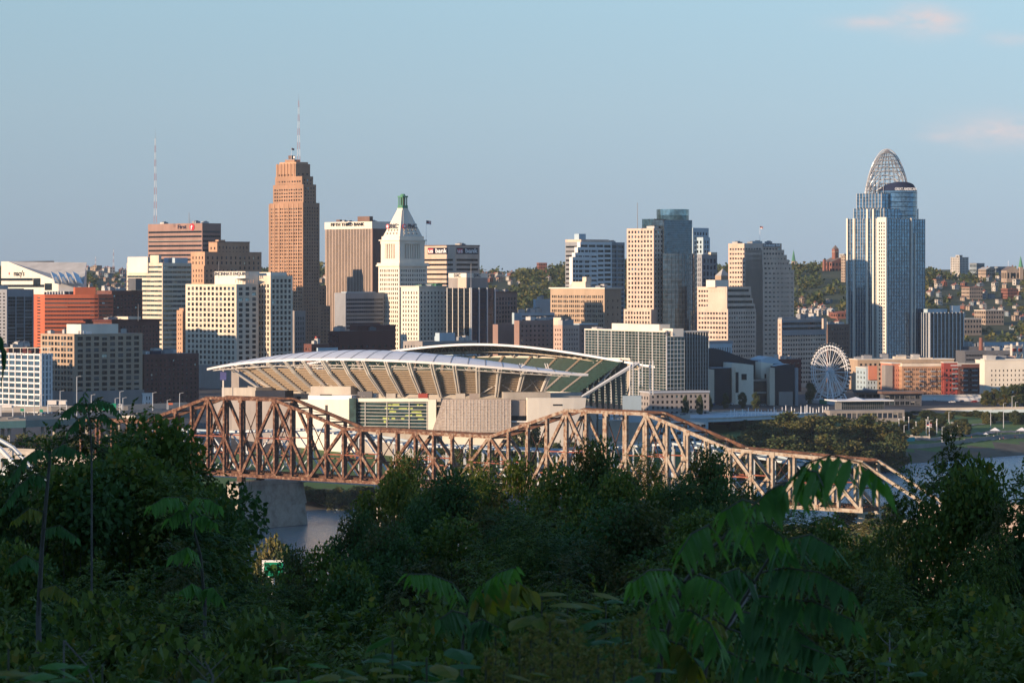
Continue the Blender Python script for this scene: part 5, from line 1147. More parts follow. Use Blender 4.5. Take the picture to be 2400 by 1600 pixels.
for i in range(21):
    a = 2 * math.pi * i / 21; mb = MB()
    for o in (-.9, .9): mb.tube(wp(a, 1, o * 1.6), wp(a, rad - 2.3, o), .17, .17, 'white_paint', 5)
    mb.build('spoke', fw)
mb = MB(); mb.tube(wc - wn * 2.6, wc + wn * 2.6, 1.3, 1.3, 'blue_panel', 12); mb.build('hub', fw)
zb_ = fw.location.z + 2.6
for o in (-1, 1):
    for s in (-.55, -.22, .22, .55):
        mb = MB(); q = wc + wu * (rad * s) + wn * (o * 6.5); q.z = zb_; mb.tube(wc + wn * o * 2.4, q, .36, .42, 'white_paint', 7); mb.build('support_leg', fw)
gm0 = None
for i in range(42):
    a = 2 * math.pi * (i + .5) / 42; p = wp(a, rad + .2, 0)
    if gm0 is None:
        mb = MB(); mb.cbox((0, 0, 0), wu, wn, 1.1, 1.3, -2.0, -1.5, 'white_paint'); mb.cbox((0, 0, 0), wu, wn, 1.02, 1.22, -1.5, -.35, 'glass_dark'); mb.cbox((0, 0, 0), wu, wn, 1.1, 1.3, -.35, -.2, 'grey_panel'); mb.tube((0, 0, -.15), (0, 0, .3), .12, .12, 'white_paint', 4); gm0 = mb.mesh('gondola')
    o = link('gondola', gm0, fw, p + (p - wc).normalized() * 1.1 + Z * .9 - fw.location)
mb = MB(); mb.cbox((wc.x, wc.y, 0), wu, wn, 30, 16, fw.location.z - .5, zb_, 'white_panel', 'white_panel'); mb.build('platform', fw)
mb = MB(); q = wc - wu * 4 - wn * -8.2; mb.cbox((q.x + 4, q.y - 4, 0), wu, wn, 6, 3, fw.location.z, fw.location.z + 3, 'sign_green'); mb.build('ticket_booth', fw)
mb = MB(); q = wc - wu * 9
for i in range(8): mb.beam(Vector((q.x - wn.x * 8 + wu.x * i * 2, q.y - wn.y * 8 + wu.y * i * 2, zb_)), Vector((q.x - wn.x * 8 + wu.x * i * 2, q.y - wn.y * 8 + wu.y * i * 2, zb_ + 2.4)), .3, .3, 'white_paint')
mb.build('railing', fw)
# ---------------------------------------------------------------- museum: three pavilions with wavy roofs
MD = 2080; mA = R(12); mu = Vector((math.cos(mA), math.sin(mA), 0)); mn = Vector((-math.sin(mA), math.cos(mA), 0))
ms = thing('museum', 'museum of three dark and travertine pavilions with pale wavy roofs', 'museum', W(1760, 938, MD))
ms.location.z = gz(ms.location.x, ms.location.y) - 1
def mp(px, dd=0): k = (px - CX) / F; o = ms.location; t = (k * (o.y + dd * mn.y) - (o.x + dd * mn.x)) / (mu.x - k * mu.y); q = o + mu * t + mn * dd; return Vector((q.x, q.y, 0))
def slab(name, x0, x1, y0, y1, d0, depth, m, mtop=None, curve=None):
    mb = MB(); a_, b_ = mp(x0, d0), mp(x1, d0); za, zb = zat(y1, a_.y), zat(y0, a_.y); nn = 12
    if y1 >= 938: za = ms.location.z
    for i in range(nn):
        f, g = i / nn, (i + 1) / nn; p, q = a_.lerp(b_, f), a_.lerp(b_, g); zp = zb + (curve(f) if curve else 0); zq = zb + (curve(g) if curve else 0)
        mb.quad(p + Z * za, q + Z * za, q + Z * zq, p + Z * zp, m); mb.quad(p + Z * zp, q + Z * zq, q + mn * depth + Z * zq, p + mn * depth + Z * zp, mtop or m)
    mb.quad(a_ + mn * depth + Z * za, a_ + Z * za, a_ + Z * (zb + (curve(0) if curve else 0)), a_ + mn * depth + Z * (zb + (curve(0) if curve else 0)), m); mb.quad(b_ + Z * za, b_ + mn * depth + Z * za, b_ + mn * depth + Z * (zb + (curve(1) if curve else 0)), b_ + Z * (zb + (curve(1) if curve else 0)), m)
    return mb.build(name, ms)
slab('copper_wall', 1658, 1784, 836, 938, 26, 30, 'dark_slate', 'blue_panel', lambda f: 4.5 * math.cos(f * math.pi) + 1.5)
slab('copper_wall', 1672, 1716, 862, 938, 2, 16, 'dark_slate', 'blue_panel'); slab('travertine_wall', 1656, 1674, 866, 938, 1, 20, 'cream'); slab('travertine_wall', 1716, 1766, 854, 938, 3, 22, 'white_stone', 'blue_panel', lambda f: 1.0 * math.cos(f * 2)); slab('travertine_wall', 1716, 1724, 860, 938, 0, 4, 'cream')
slab('window', 1738, 1750, 876, 890, 2.8, .5, 'black'); slab('window', 1724, 1731, 872, 920, 2.8, .4, 'black')
slab('glass_lobby', 1766, 1804, 888, 938, 8, 18, 'glass_smoke'); slab('lobby_beam', 1766, 1804, 889, 893, 7, 1, 'grey_stone'); slab('lobby_beam', 1766, 1804, 918, 922, 7, 1, 'grey_stone')
slab('travertine_wall', 1784, 1812, 848, 938, 12, 30, 'white_stone', 'blue_panel', lambda f: -1.2 * f); slab('copper_wall', 1815, 1864, 858, 938, 3, 26, 'dark_slate', 'blue_panel', lambda f: 1.2 * math.sin(f * 2.4)); slab('travertine_wall', 1804, 1816, 862, 938, 1, 8, 'cream'); slab('travertine_wall', 1864, 1871, 862, 938, 1, 22, 'grey_panel'); slab('wave_roof', 1784, 1836, 842, 852, 18, 26, 'blue_panel', 'blue_panel', lambda f: 3.2 * math.sin(f * math.pi) ** 1.2 - 3 * f)
slab('window', 1792, 1800, 876, 886, 11.8, .4, 'black'); slab('base_wall', 1826, 1858, 918, 938, 1, 4, 'grey_stone')
# ---------------------------------------------------------------- leaves and trees
def quads_mesh(name, V, mats, midx=None):
    """V: (N,4,3) leaf quads"""
    n = len(V); me = bpy.data.meshes.new(name); me.vertices.add(n * 4); me.loops.add(n * 4); me.polygons.add(n)
    me.vertices.foreach_set('co', np.ascontiguousarray(V, dtype=np.float32).ravel()); me.loops.foreach_set('vertex_index', np.arange(n * 4, dtype=np.int32))
    me.polygons.foreach_set('loop_start', np.arange(0, n * 4, 4, dtype=np.int32))
    for m in mats: me.materials.append(MATS[m])
    if midx is not None: me.polygons.foreach_set('material_index', np.asarray(midx, dtype=np.int32))
    me.update(calc_edges=True); return me
def unit(v): return v / np.maximum(np.linalg.norm(v, axis=-1, keepdims=True), 1e-9)
def leafq(base, d, wv, ln, w, fold, rng):
    """diamond leaves: base point, direction, width direction"""
    nrm = np.cross(d, wv); L = ln[:, None]; mid = base + d * L * .42 + nrm * (L * fold)
    return np.stack([base, mid + wv * w[:, None], base + d * L - nrm * L * .08, mid - wv * w[:, None]], 1)
def clump_leaves(rng, C, rad, n, ln, w, flat=.55, up=.3):
    """loose leaves scattered through a clump, denser towards its skin"""
    p = unit(rng.normal(size=(n, 3))) * (rng.random(n) ** .45)[:, None]; p[:, 2] *= .8; P_ = C + p * rad
    d = unit(p * .6 + rng.normal(size=(n, 3)) * .7 + np.array([0, 0, -.25])); wv = unit(np.cross(d, unit(rng.normal(size=(n, 3)) + np.array([0, 0, 1.2]))))
    s = rng.uniform(.7, 1.25, n); return leafq(P_, d, wv, ln * s, w * s, .06, rng)
def fronds(rng, O, D, Lr, pairs, ln, w, droop=.45):
    """compound leaves: rachis from O along D, pairs of leaflets hanging off it"""
    n = len(O); out = []; side = unit(np.cross(D, np.array([0, 0, 1.])) + 1e-6)
    for j in range(pairs + 1):
        t = .18 + .82 * j / pairs; p = O + D * (Lr * t)[:, None]; p[:, 2] -= droop * Lr * t * t
        tang = unit(D - np.array([0, 0, 1.]) * (2 * droop * t)); k = math.sin(math.pi * min(1, .25 + t * .75)) ** .5 if j < pairs else 1
        for s in ((-1, 1) if j < pairs else (0,)):
            d = unit(side * (s * .8) + tang * (.5 if s else 1.) + np.array([0, 0, -.28]) + rng.normal(size=(n, 3)) * .14); wv = unit(np.cross(d, unit(np.array([0, 0, 1.]) + rng.normal(size=(n, 3)) * .35)))
            sc = rng.uniform(.8, 1.15, n) * (k if s else 1); out.append(leafq(p, d, wv, ln * sc, w * sc, .05, rng))
    return np.concatenate(out)
def limb_tree(mb, rng, H0, clumps, r0, m='bark'):
    """tapered trunk, limbs to each clump"""
    prev = Vector((0, 0, -1.5)); n = 5; top = H0; pts = [Vector((0, 0, -1.5))]
    for i in range(1, n + 1): pts.append(Vector((rng.normal() * .18 * i / n, rng.normal() * .18 * i / n, top * i / n)))
    for i in range(n): mb.tube(pts[i], pts[i + 1], r0 * (1 - .13 * i), r0 * (1 - .13 * (i + 1)), m, 7)
    for c in clumps:
        k = int(rng.integers(2, n + 1)); a = pts[k]; c_ = Vector(c); md = a.lerp(c_, .5) + Z * (-.06 * (c_ - a).length)
        mb.tube(a, md, r0 * .36, r0 * .22, m, 5); mb.tube(md, c_, r0 * .22, r0 * .06, m, 5)
def proto(name, seed, hgt, rx, nclump, per, ln, w, style, mats, crown0=.38, r0=.22, crad=.34, lean=0.):
    """one tree: crown mesh and trunk mesh standing on the origin"""
    rng = np.random.default_rng(seed); cl = [np.array([lean, 0, hgt - rx * crad * .55])]; tries = 0
    while len(cl) < nclump and tries < 4000:
        tries += 1
        u = rng.random(); z = hgt * (crown0 + (1 - crown0) * u); prof = math.sqrt(max(0, 1 - max(0, (u - .42) / .58) ** 2.6)) * min(1, .5 + u * 1.5); a = rng.random() * 6.283; q = math.sqrt(rng.uniform(.18, 1)) * prof * rx * .86
        p = np.array([q * math.cos(a) + lean * u, q * math.sin(a), z - .25 * rx * crad * 1.2])
        if all(np.linalg.norm(p - c) > rx * crad * .55 for c in cl): cl.append(p)
    parts, mi = [], []
    for c in cl:
        rad = rx * crad * rng.uniform(.7, 1.2); mt = int(rng.integers(len(mats)))
        if style == 'frond':
            k = max(3, int(per / 14)); dirs = unit(rng.normal(size=(k, 3)) + np.array([c[0], c[1], 0]) / rx * .8 + np.array([0, 0, .25])); O = c + dirs * rad * rng.uniform(.1, .75, k)[:, None]
            q = fronds(rng, O, dirs, rng.uniform(.7, 1.2, k) * rad * .62, 6, ln, w)
        else: q = clump_leaves(rng, c, rad, per, ln, w)
        parts.append(q); mi.append(np.full(len(q), mt))
    V = np.concatenate(parts); tm = MB(); limb_tree(tm, rng, hgt * (crown0 + .25), cl, r0)
    return dict(h=hgt, rx=rx, crown=quads_mesh('crown', V, mats, np.concatenate(mi)), trunk=tm.mesh('trunk'))
def plant_tree(pr, name, label, x, y, ztop, rx, rot, group=None, zg_=None, cat='tree'):
    g = gz(x, y) if zg_ is None else zg_; hh = max(1.5, ztop - g); r = thing(name, label, cat, Vector((x, y, g)), group)
    r.scale = (rx / pr['rx'], rx / pr['rx'], hh / pr['h']); r.rotation_euler.z = rot
    link('trunk', pr['trunk'], r); link('crown', pr['crown'], r); return r
rnd = random.Random(11)
# far bank and city trees: leaf clumps the size of boughs
FARP = [proto('t', 31 + i, 14, 6., 24, 210, .8, .33, 'leaf', ['leaf_river', 'leaf_river', 'leaf_far'] if i < 2 else ['leaf_river', 'leaf_far', 'leaf_autumn'] if i == 2 else ['leaf_far'], crown0=.14, crad=.36) for i in range(4)]
def far_tree(px, pytop, D, wpx, label, k=0, group=None, name='tree', pybase=None):
    x = (px - CX) * D / F; g = None
    if pybase: g = zat(pybase, D)
    return plant_tree(FARP[k], name, label, x, D, zat(pytop, D), wpx * D / F / 2, rnd.uniform(0, 6.28), group, g)
T = [  # riverbank clump right of the rusty bridge
 (1790, 992, 1740, 100, 0), (1850, 966, 1760, 130, 0), (1905, 974, 1745, 120, 0), (1960, 975, 1815, 90, 3), (1992, 990, 1790, 110, 2), (2035, 972, 1780, 130, 0), (2080, 1000, 1775, 100, 2), (1930, 1020, 1700, 120, 2), (1840, 1025, 1690, 130, 3), (2000, 1035, 1700, 120, 2), (2060, 1040, 1715, 110, 3), (2095, 1020, 1745, 80, 3), (1745, 1020, 1690, 110, 0), (1700, 1022, 1672, 100, 3), (1790, 1050, 1650, 120, 3), (1900, 1060, 1668, 120, 3), (1720, 1055, 1640, 110, 3), (1985, 1070, 1690, 110, 3)]
for i, (px, py, D, w, k) in enumerate(T):
    side = 'tall' if py < 1000 else 'low'; place = 'left' if px < 1830 else 'middle' if px < 1970 else 'right'
    row = 'front row' if py > 1045 else 'middle row' if py > 1005 else 'back row'
    far_tree(px, py, D, w, f'{"olive" if k == 0 else "brownish" if k == 2 else "dark green"} riverbank tree past the bridge, {nth(sorted(q[0] for q in T).index(px))} from the left, {row}', k, 'riverbank trees right of the rusty bridge')
T = [(700, 1140, 1440, 90, 3), (745, 1146, 1436, 90, 3), (795, 1142, 1428, 60, 0), (850, 1140, 1450, 90, 3), (900, 1135, 1460, 90, 3), (660, 1135, 1440, 90, 3), (610, 1130, 1440, 90, 3)]
for i, (px, py, D, w, k) in enumerate(sorted(T)): far_tree(px, py, D, w, f'{"sunlit yellow green" if k == 0 else "shaded dark green"} far bank tree beneath the bridge deck, {nth(i)} from the left', k, 'far bank trees under the bridge')
T = [(8, 1022, 1470, 80, 2), (50, 1018, 1480, 80, 2), (95, 1020, 1475, 80, 2), (140, 1016, 1490, 80, 3), (185, 1022, 1470, 80, 2), (235, 1024, 1465, 80, 3), (290, 1020, 1470, 80, 3), (-40, 1018, 1470, 90, 2)]
for i, (px, py, D, w, k) in enumerate(sorted(T)): far_tree(px, py, D, w, f'{"brownish" if k == 2 else "dark"} bank tree below the elevated highway, {nth(i)} from the left', k, 'bank trees below the highway')
T = [(px, 1043 + 6 * math.sin(px), 1545, 55, 3) for px in range(1000, 1420, 38)]
for i, (px, py, D, w, k) in enumerate(T): far_tree(px, py, D, w, f'small dark tree behind the bridge trusses, {nth(i)} from the left', k, 'small trees before the stadium wall')
for i, (px, py, D, w, k) in enumerate([(1228, 1000, 1560, 60, 2), (1255, 995, 1565, 60, 2), (1205, 1012, 1560, 50, 2)]): far_tree(px, py, D, w, f'brownish young tree against the white stadium wall, {nth(sorted((1228,1255,1205)).index(px))} from the left', k, 'young trees at the stadium wall')
# park and street trees on the right
T = []
for i in range(22): T.append((2090 + i * 15 + rnd.uniform(-5, 5), 968 + rnd.uniform(-8, 6), 2010 + rnd.uniform(-25, 40), 30, 3 if i % 3 else 0))
for i, (px, py, D, w, k) in enumerate(T): far_tree(px, py, D, w, f'park tree below the white road bridge, {nth(i)} from the left', k, 'park trees in a row below the road')
T = []
pk = random.Random(9)
for i in range(24): T.append((2085 + i * 8 + pk.uniform(-6, 6), pk.uniform(978, 1004), None, pk.uniform(20, 32), pk.choice((0, 3, 3, 2))))
for i, (px, py, D, w, k) in enumerate(sorted(T, key=lambda q: q[0])):
    g = hit(px, py + pk.uniform(20, 28), 1780); far_tree(px, py, g.y, w, f'{"olive" if k == 0 else "brownish" if k == 2 else "green"} young tree among the park paths, {nth(i)} from the left', k, 'young trees among the park paths')
T = [(2310, 915, 2150, 34, 2), (2330, 912, 2150, 34, 2), (2352, 905, 2145, 38, 2), (2378, 902, 2140, 44, 3), (2402, 900, 2150, 44, 3)]
for i, (px, py, D, w, k) in enumerate(T): far_tree(px, py, D, w, f'{"reddish" if k == 2 else "green"} street tree before the cream white building, {nth(i)} from the left', k, 'street trees before the cream building')
T = [(1899, 898, 2110, 26, 3), (1700, 922, 2040, 20, 3), (1740, 920, 2045, 22, 3), (1770, 921, 2042, 24, 3), (1660, 925, 1990, 20, 3), (1606, 930, 1935, 18, 3), (1640, 928, 1940, 18, 3)]
for i, (px, py, D, w, k) in enumerate(T): far_tree(px, py, D, w, f'{"broad dark tree left of the ferris wheel" if i == 0 else "small street tree at the museum front, " + nth(sorted(q[0] for q in T).index(px)) + " from the left"}', k, None if i == 0 else 'street trees before the museum')
T = [(1720, 990, 1850, 34, 3), (1745, 984, 1855, 28, 3), (1775, 986, 1850, 30, 3), (1810, 996, 1840, 26, 3)]
for i, (px, py, D, w, k) in enumerate(T): far_tree(px, py, D, w, f'dark tree in front of the parking deck beside the bridge, {nth(i)} from the left', k, 'trees before the parking deck')
far_tree(2010, 1168, 1235, 150, 'grey brown riverbank tree on the near shore under the bridge end', 2, None); far_tree(2075, 1185, 1220, 110, 'olive near shore tree right of the grey brown tree', 0, None); far_tree(1940, 1215, 1190, 120, 'dark olive near shore tree left of the grey brown tree', 2, None)
T = [(1900, 1250, 900, 150, 3), (1990, 1262, 860, 150, 2), (2075, 1240, 900, 140, 3), (2050, 1215, 1120, 110, 0), (2110, 1225, 1100, 100, 2), (1860, 1230, 1080, 120, 3), (2140, 1270, 840, 130, 3), (1960, 1235, 1060, 110, 0)]
for i, (px, py, D, w, k) in enumerate(sorted(T)): far_tree(px, py, D, w, f'{"olive" if k == 0 else "brownish" if k == 2 else "dark green"} near shore tree below the bridge end, {nth(i)} from the left', k, 'near shore trees below the bridge end')
far_tree(640, 1262, 700, 110, 'olive tree just above the green sign in the river gap', 0, None)
# ---------------------------------------------------------------- houses on the hills
HM = {}; HB = []
def house(px, py, wpx, hpx, wall, roofm, label, roof='gable', alpha=40, D0=2850., group='houses on the wooded hillsides', name='hill_house', nw=3, rows=2, fixedD=None, cat='house'):
    p = hit(px, py, D0) if fixedD is None or fixedD < 3900 else W(px, py, fixedD)
    while p.y > 5200: py += 3; p = hit(px, py, D0)
    bd = 3 if fixedD is None or fixedD < 3900 else 9
    HB.append((px, py, wpx, hpx, p.y)); k = p.y / F; w, h, d = wpx * k / 1.3, hpx * k, max(6, wpx * k * .6); r = thing(name, label, cat, p, group); r.rotation_euler.z = R(alpha)
    mb = MB(); hw = h * (.72 if roof == 'gable' else 1.); mb.box((-w / 2, -d / 2, -bd), (w, 0, 0), (0, d, 0), (0, 0, hw + bd), wall); mb.build('wall', r, (0, 0, 0)); mb = MB()
    if roof == 'gable':
        a, b_, c_, e_ = (-w / 2 - .4, -d / 2 - .4, hw), (w / 2 + .4, -d / 2 - .4, hw), (w / 2 + .4, d / 2 + .4, hw), (-w / 2 - .4, d / 2 + .4, hw); t0, t1 = (0, -d / 2 - .4, h), (0, d / 2 + .4, h)
        mb.quad(a, t0, t1, e_, roofm); mb.quad(t0, b_, c_, t1, roofm); mb.poly([a, b_, t0], wall); mb.poly([c_, e_, t1], wall); mb.box((w * .2, d * .1, hw), (1.2, 0, 0), (0, 1.2, 0), (0, 0, h - hw + 1.6), 'house_brick')
    else: mb.box((-w / 2 - .3, -d / 2 - .3, hw), (w + .6, 0, 0), (0, d + .6, 0), (0, 0, .7), roofm)
    mb.build('roof', r, (0, 0, 0)); ww, wh = w / nw * .5, hw / rows * .5
    for s in range(2):
        L_ = w if s == 0 else d; n_ = nw if s == 0 else max(1, nw - 1)
        for i in range(n_):
            for j in range(rows):
                key = (round(ww, 1), round(wh, 1))
                if key not in HM: m2 = MB(); m2.box((-key[0] / 2, -.06, -key[1] / 2), (key[0], 0, 0), (0, .06, 0), (0, 0, key[1]), 'glass_dark'); HM[key] = m2.mesh('window')
                t = L_ * ((i + .5) / n_ - .5); z = hw * (j + .55) / rows; o = link('window', HM[key], r, (t, -d / 2 - .02, z) if s == 0 else (-w / 2 - .02, -t, z))
                if s: o.rotation_euler.z = -math.pi / 2
    return r
hr = random.Random(3); walls = ['house_white', 'house_tan', 'house_brick', 'house_blue', 'house_white']; rfs = ['shingle', 'shingle', 'tile_red', 'roof_grey']
wn_ = dict(house_white='white', house_tan='tan', house_brick='red brick', house_blue='pale blue'); rn_ = dict(shingle='dark', tile_red='red', roof_grey='grey', roof_light='pale', house_brick='brick', cream_white='cream')
HL = []
def field(x0, x1, y0, y1, n, where, wmin=9, wmax=20):
    k = 0
    for i in range(n * 6):
        if k >= n: break
        px, py = hr.uniform(x0, x1), hr.uniform(y0, y1)
        if any(abs(px - a) < 13 and abs(py - b_) < 8 for a, b_ in HL): continue
        HL.append((px, py)); k += 1; wl = hr.choice(walls); rf_ = hr.choice(rfs); g = hr.random() < .65
        house(px, py, hr.uniform(wmin, wmax), hr.uniform(8, 13), wl, rf_, f'{wn_[wl]} house, {rn_[rf_]} {"gabled" if g else "flat"} roof, {where}, {round(px / 24)} percent across, {round(py / 16)} percent down', 'gable' if g else 'flat', hr.uniform(28, 52), group=f'small houses {where}', nw=hr.choice((2, 3)))
# landmarks first
house(2249, 640, 44, 36, 'house_white', 'roof_light', 'white balconied apartment tower on the right hilltop', 'flat', 44, fixedD=4250, nw=6, rows=9, name='apartment_tower', group=None, cat='building'); house(2248, 604, 16, 5, 'house_white', 'roof_light', 'white lift house on top of the hilltop apartment tower', 'flat', 44, fixedD=4252, nw=1, rows=1, name='lift_house', group=None, cat='building')
house(2290, 640, 36, 22, 'house_blue', 'shingle', 'long bluish institutional block right of the hilltop apartment tower', 'flat', 40, fixedD=4300, nw=6, rows=2, name='office_block', group=None, cat='building'); house(2312, 646, 40, 20, 'house_tan', 'roof_light', 'sunlit tan school with a pale roof on the right hilltop', 'gable', 40, fixedD=4200, nw=5, rows=2, name='school', group=None, cat='building'); house(2345, 640, 50, 14, 'house_blue', 'shingle', 'low bluish block left of the stone church', 'flat', 40, fixedD=4320, nw=6, rows=1, name='office_block', group=None, cat='building')
ch = house(2368, 660, 44, 36, 'house_tan', 'shingle', 'tan stone church with a rose window and green topped spire on the right hilltop', 'gable', 20, fixedD=4050, nw=4, rows=1, name='church', group=None, cat='church'); k = 4050 / F
mb = MB(); mb.box((9, -9, -3), (5, 0, 0), (0, 5, 0), (0, 0, 22), 'house_tan'); mb.build('bell_tower', ch, (0, 0, 0)); mb = MB(); mb.tube((11.5, -6.5, 19), (11.5, -6.5, 33), 3.2, .2, 'copper_green', 8); mb.build('spire', ch, (0, 0, 0)); mb = MB(); mb.tube((0, -7.6, 9), (0, -8.2, 9), 2.2, 2.2, 'glass_dark', 12); mb.build('rose_window', ch, (0, 0, 0)); mb = MB(); mb.beam((-3, 0, 20), (-3, 0, 27), .3, .3, 'white_paint'); mb.build('cross', ch, (0, 0, 0))
ab = house(1958, 640, 62, 36, 'house_brick', 'shingle', 'red brick monastery with a square bell tower on the middle hilltop', 'gable', 30, fixedD=4150, nw=5, rows=2, name='monastery', group=None, cat='building'); mb = MB(); mb.box((-4, -4, 10), (6.5, 0, 0), (0, 6.5, 0), (0, 0, 22), 'house_brick'); mb.box((-4.3, -4.3, 28), (7.1, 0, 0), (0, 7.1, 0), (0, 0, .8), 'house_tan'); mb.build('bell_tower', ab, (0, 0, 0)); mb = MB(); mb.tube((-.8, -.8, 32), (-.8, -.8, 37), 4.8, .3, 'shingle', 4); mb.build('tower_roof', ab, (0, 0, 0))
for s in (-1, 1): mb = MB(); mb.box((-1.6 if s < 0 else .6, -4.06, 20), (1.2, 0, 0), (0, .1, 0), (0, 0, 8), 'glass_dark'); mb.build('belfry_opening', ab, (0, 0, 0))
mb = MB(); mb.box((-22, -5, 0), (3, 0, 0), (0, 3, 0), (0, 0, 18), 'house_brick'); mb.build('chimney', ab, (0, 0, 0))
house(1270, 631, 26, 14, 'house_brick', 'tile_red', 'red brick block standing on the wooded ridge', 'flat', 20, fixedD=4350, nw=5, rows=2, name='apartment_block', group=None, cat='building'); house(1980, 616, 26, 20, 'house_white', 'roof_light', 'pale high block peeking from behind the tiara tower', 'flat', 40, fixedD=4420, nw=4, rows=4, name='apartment_tower', group=None, cat='building')
house(1982, 660, 22, 60, 'house_tan', 'roof_grey', 'tan balconied tower half hidden by the tiara tower', 'flat', 40, fixedD=3700, nw=3, rows=9, name='apartment_tower', group=None, cat='building'); house(1975, 745, 60, 16, 'house_brick', 'tile_red', 'long red roofed building low on the middle hill', 'gable', 20, fixedD=3300, nw=5, rows=1, name='row_building', group=None, cat='building')
stp = thing('church_spire', 'thin green church spire rising above the trees right of the stepped tower', 'church', W(1860, 640, 4300)); mb = MB(); mb.tube(W(1860, 640, 4300), W(1860, 612, 4300), 3.2, 3, 'house_tan', 6); mb.build('tower', stp); mb = MB(); mb.tube(W(1860, 612, 4300), W(1860, 585, 4300), 2.8, .1, 'copper_green', 6); mb.build('spire', stp)
for i in range(6): house(1872 + i * 15, 737 + (i % 2) * 3, 17, 17, 'house_white', 'roof_light' if i % 2 else 'shingle', f'white gabled row house on the middle hill, {nth(i)} from the left', 'gable', 48, group='white gabled row houses', nw=2, fixedD=3150)
for i, (px, py, w, h, wl, rf_) in enumerate(((2262, 784, 78, 36, 'house_tan', 'cream_white'), (2318, 760, 70, 32, 'house_tan', 'cream_white'), (2278, 700, 50, 26, 'house_tan', 'tile_red'), (2366, 700, 40, 22, 'house_brick', 'house_brick'))): house(px, py, w, h, wl, rf_, f'{("long tan terrace behind the white finned block", "pale square windowed apartment row on the right slope", "tan balconied block with a red roof on the right slope", "red brick row house block at the right edge of the slope")[i]}', 'flat', 30, fixedD=(3000, 3100, 3350, 3350)[i], nw=7, rows=3, name='apartment_block', group=None, cat='building')
field(2172, 2400, 655, 740, 40, 'on the right slope', 9, 20); field(2180, 2290, 735, 800, 8, 'above the finned block'); field(2340, 2400, 720, 800, 6, 'at right edge'); field(1866, 1985, 690, 760, 8, 'on the middle hill'); field(1866, 1985, 745, 775, 4, 'behind the banded office')
field(205, 298, 622, 660, 16, 'on the left hill', 9, 22); field(206, 330, 655, 690, 10, 'behind the orange office', 10, 24); field(1128, 1200, 632, 662, 12, 'left of the ridge', 9, 18); field(1190, 1300, 655, 668, 3, 'on the wooded ridge', 7, 10); field(600, 640, 655, 668, 3, 'beside the tallest tower', 8, 14); field(750, 764, 640, 670, 2, 'between two brown towers', 8, 12)
mast('radio_mast', 'small radio mast on the far left hill', W(266, 630, 4300), zat(585, 4300), .8, .3, n=6); mast('radio_mast', 'short radio mast on the left hill beside the slanted white hall', W(224, 622, 4300), zat(602, 4300), .6, .3, n=4)
# ---------------------------------------------------------------- roads, decks, lamps, signs, vehicles
def deck(name, label, pts, width, th, top, side, rail=True, cols=None, cat='elevated road', colh=None):
    r = thing(name, label, cat, pts[0]); mb = MB(); rl = MB()
    for a, b_ in zip(pts, pts[1:]):
        d = (b_ - a); d.z = 0; d.normalize(); n_ = Vector((-d.y, d.x, 0))
        mb.quad(a, b_, b_ + n_ * width, a + n_ * width, top); mb.quad(a - Z * th, b_ - Z * th, b_, a, side); mb.quad(b_ - Z * th + n_ * width, a - Z * th + n_ * width, a + n_ * width, b_ + n_ * width, side); mb.quad(a - Z * th + n_ * width, b_ - Z * th + n_ * width, b_ - Z * th, a - Z * th, side)
        for o in (0.03, width - .43, width * .5): rl.box(a + n_ * o + Z * .01, b_ - a, n_ * .4, Z * .95, 'concrete')
        for o in (width * .17, width * .33, width * .66, width * .83):
            L_ = (b_ - a).length; t = 0
            while t < L_: s0 = a + (b_ - a) * (t / L_) + n_ * o; rl.box(s0 + Z * .012, (b_ - a) * (3. / L_), n_ * .16, Z * .004, 'white_paint'); t += 12
    mb.build('road_deck', r); rl.build('parapet', r)
    for i, (px, py) in enumerate(cols or ()):
        pass
    if colh:
        L_ = sum((q - p).length for p, q in zip(pts, pts[1:])); n_c = int(L_ / 32)
        for i in range(n_c):
            t = (i + .5) / n_c * (len(pts) - 1); j = int(t); p = pts[j].lerp(pts[j + 1], t - j); d = (pts[j + 1] - pts[j]).normalized(); n_ = Vector((-d.y, d.x, 0)).normalized()
            for o in (.25, .75): c = MB(); q = p + n_ * width * o; c.tube((q.x, q.y, gz(q.x, q.y) - 1), (q.x, q.y, q.z - th), .9, .9, 'concrete', 8); c.build('column', r)
    return r
deck('elevated_highway', 'elevated highway on a teal girder below the grey gridded office', [W(-160, 992, 1560), W(60, 985, 1580), W(200, 978, 1620), W(330, 972, 1680), W(470, 962, 1760)], 24, 3.6, 'road_light', 'teal_steel', colh=True)
deck('elevated_highway', 'second pale highway deck behind the teal girder highway', [W(-160, 962, 1790), W(120, 958, 1800), W(300, 955, 1820), W(470, 948, 1850)], 16, 1.6, 'road_light', 'concrete', colh=True)
deck('ramp_road', 'sunlit concrete ramp crossing low at the left edge', [W(-120, 1056, 1120), W(60, 1064, 1110), W(240, 1092, 1090)], 14, 1.8, 'road_light', 'concrete', colh=True)
deck('road_bridge', 'long white edged road bridge over the park at the right', [W(2150, 962, 2090), W(2300, 960, 2085), W(2480, 958, 2080)], 18, 2.0, 'road_light', 'blue_panel', colh=True)
deck('plaza_deck', 'pale terraced parking deck between bridge and museum', [W(1560, 986, 1770), W(1700, 982, 1830), W(1860, 974, 1925), W(1960, 968, 1985)], 125, 1.4, 'blue_panel', 'blue_panel', colh=True, cat='deck')
deck('ramp_road', 'pale curved ramp seen through the right half of the rusty bridge', [W(1330, 1060, 1460), W(1480, 1040, 1500), W(1600, 1040, 1560), W(1700, 1052, 1600)], 10, 1.2, 'road_light', 'bridge_pale', colh=True)
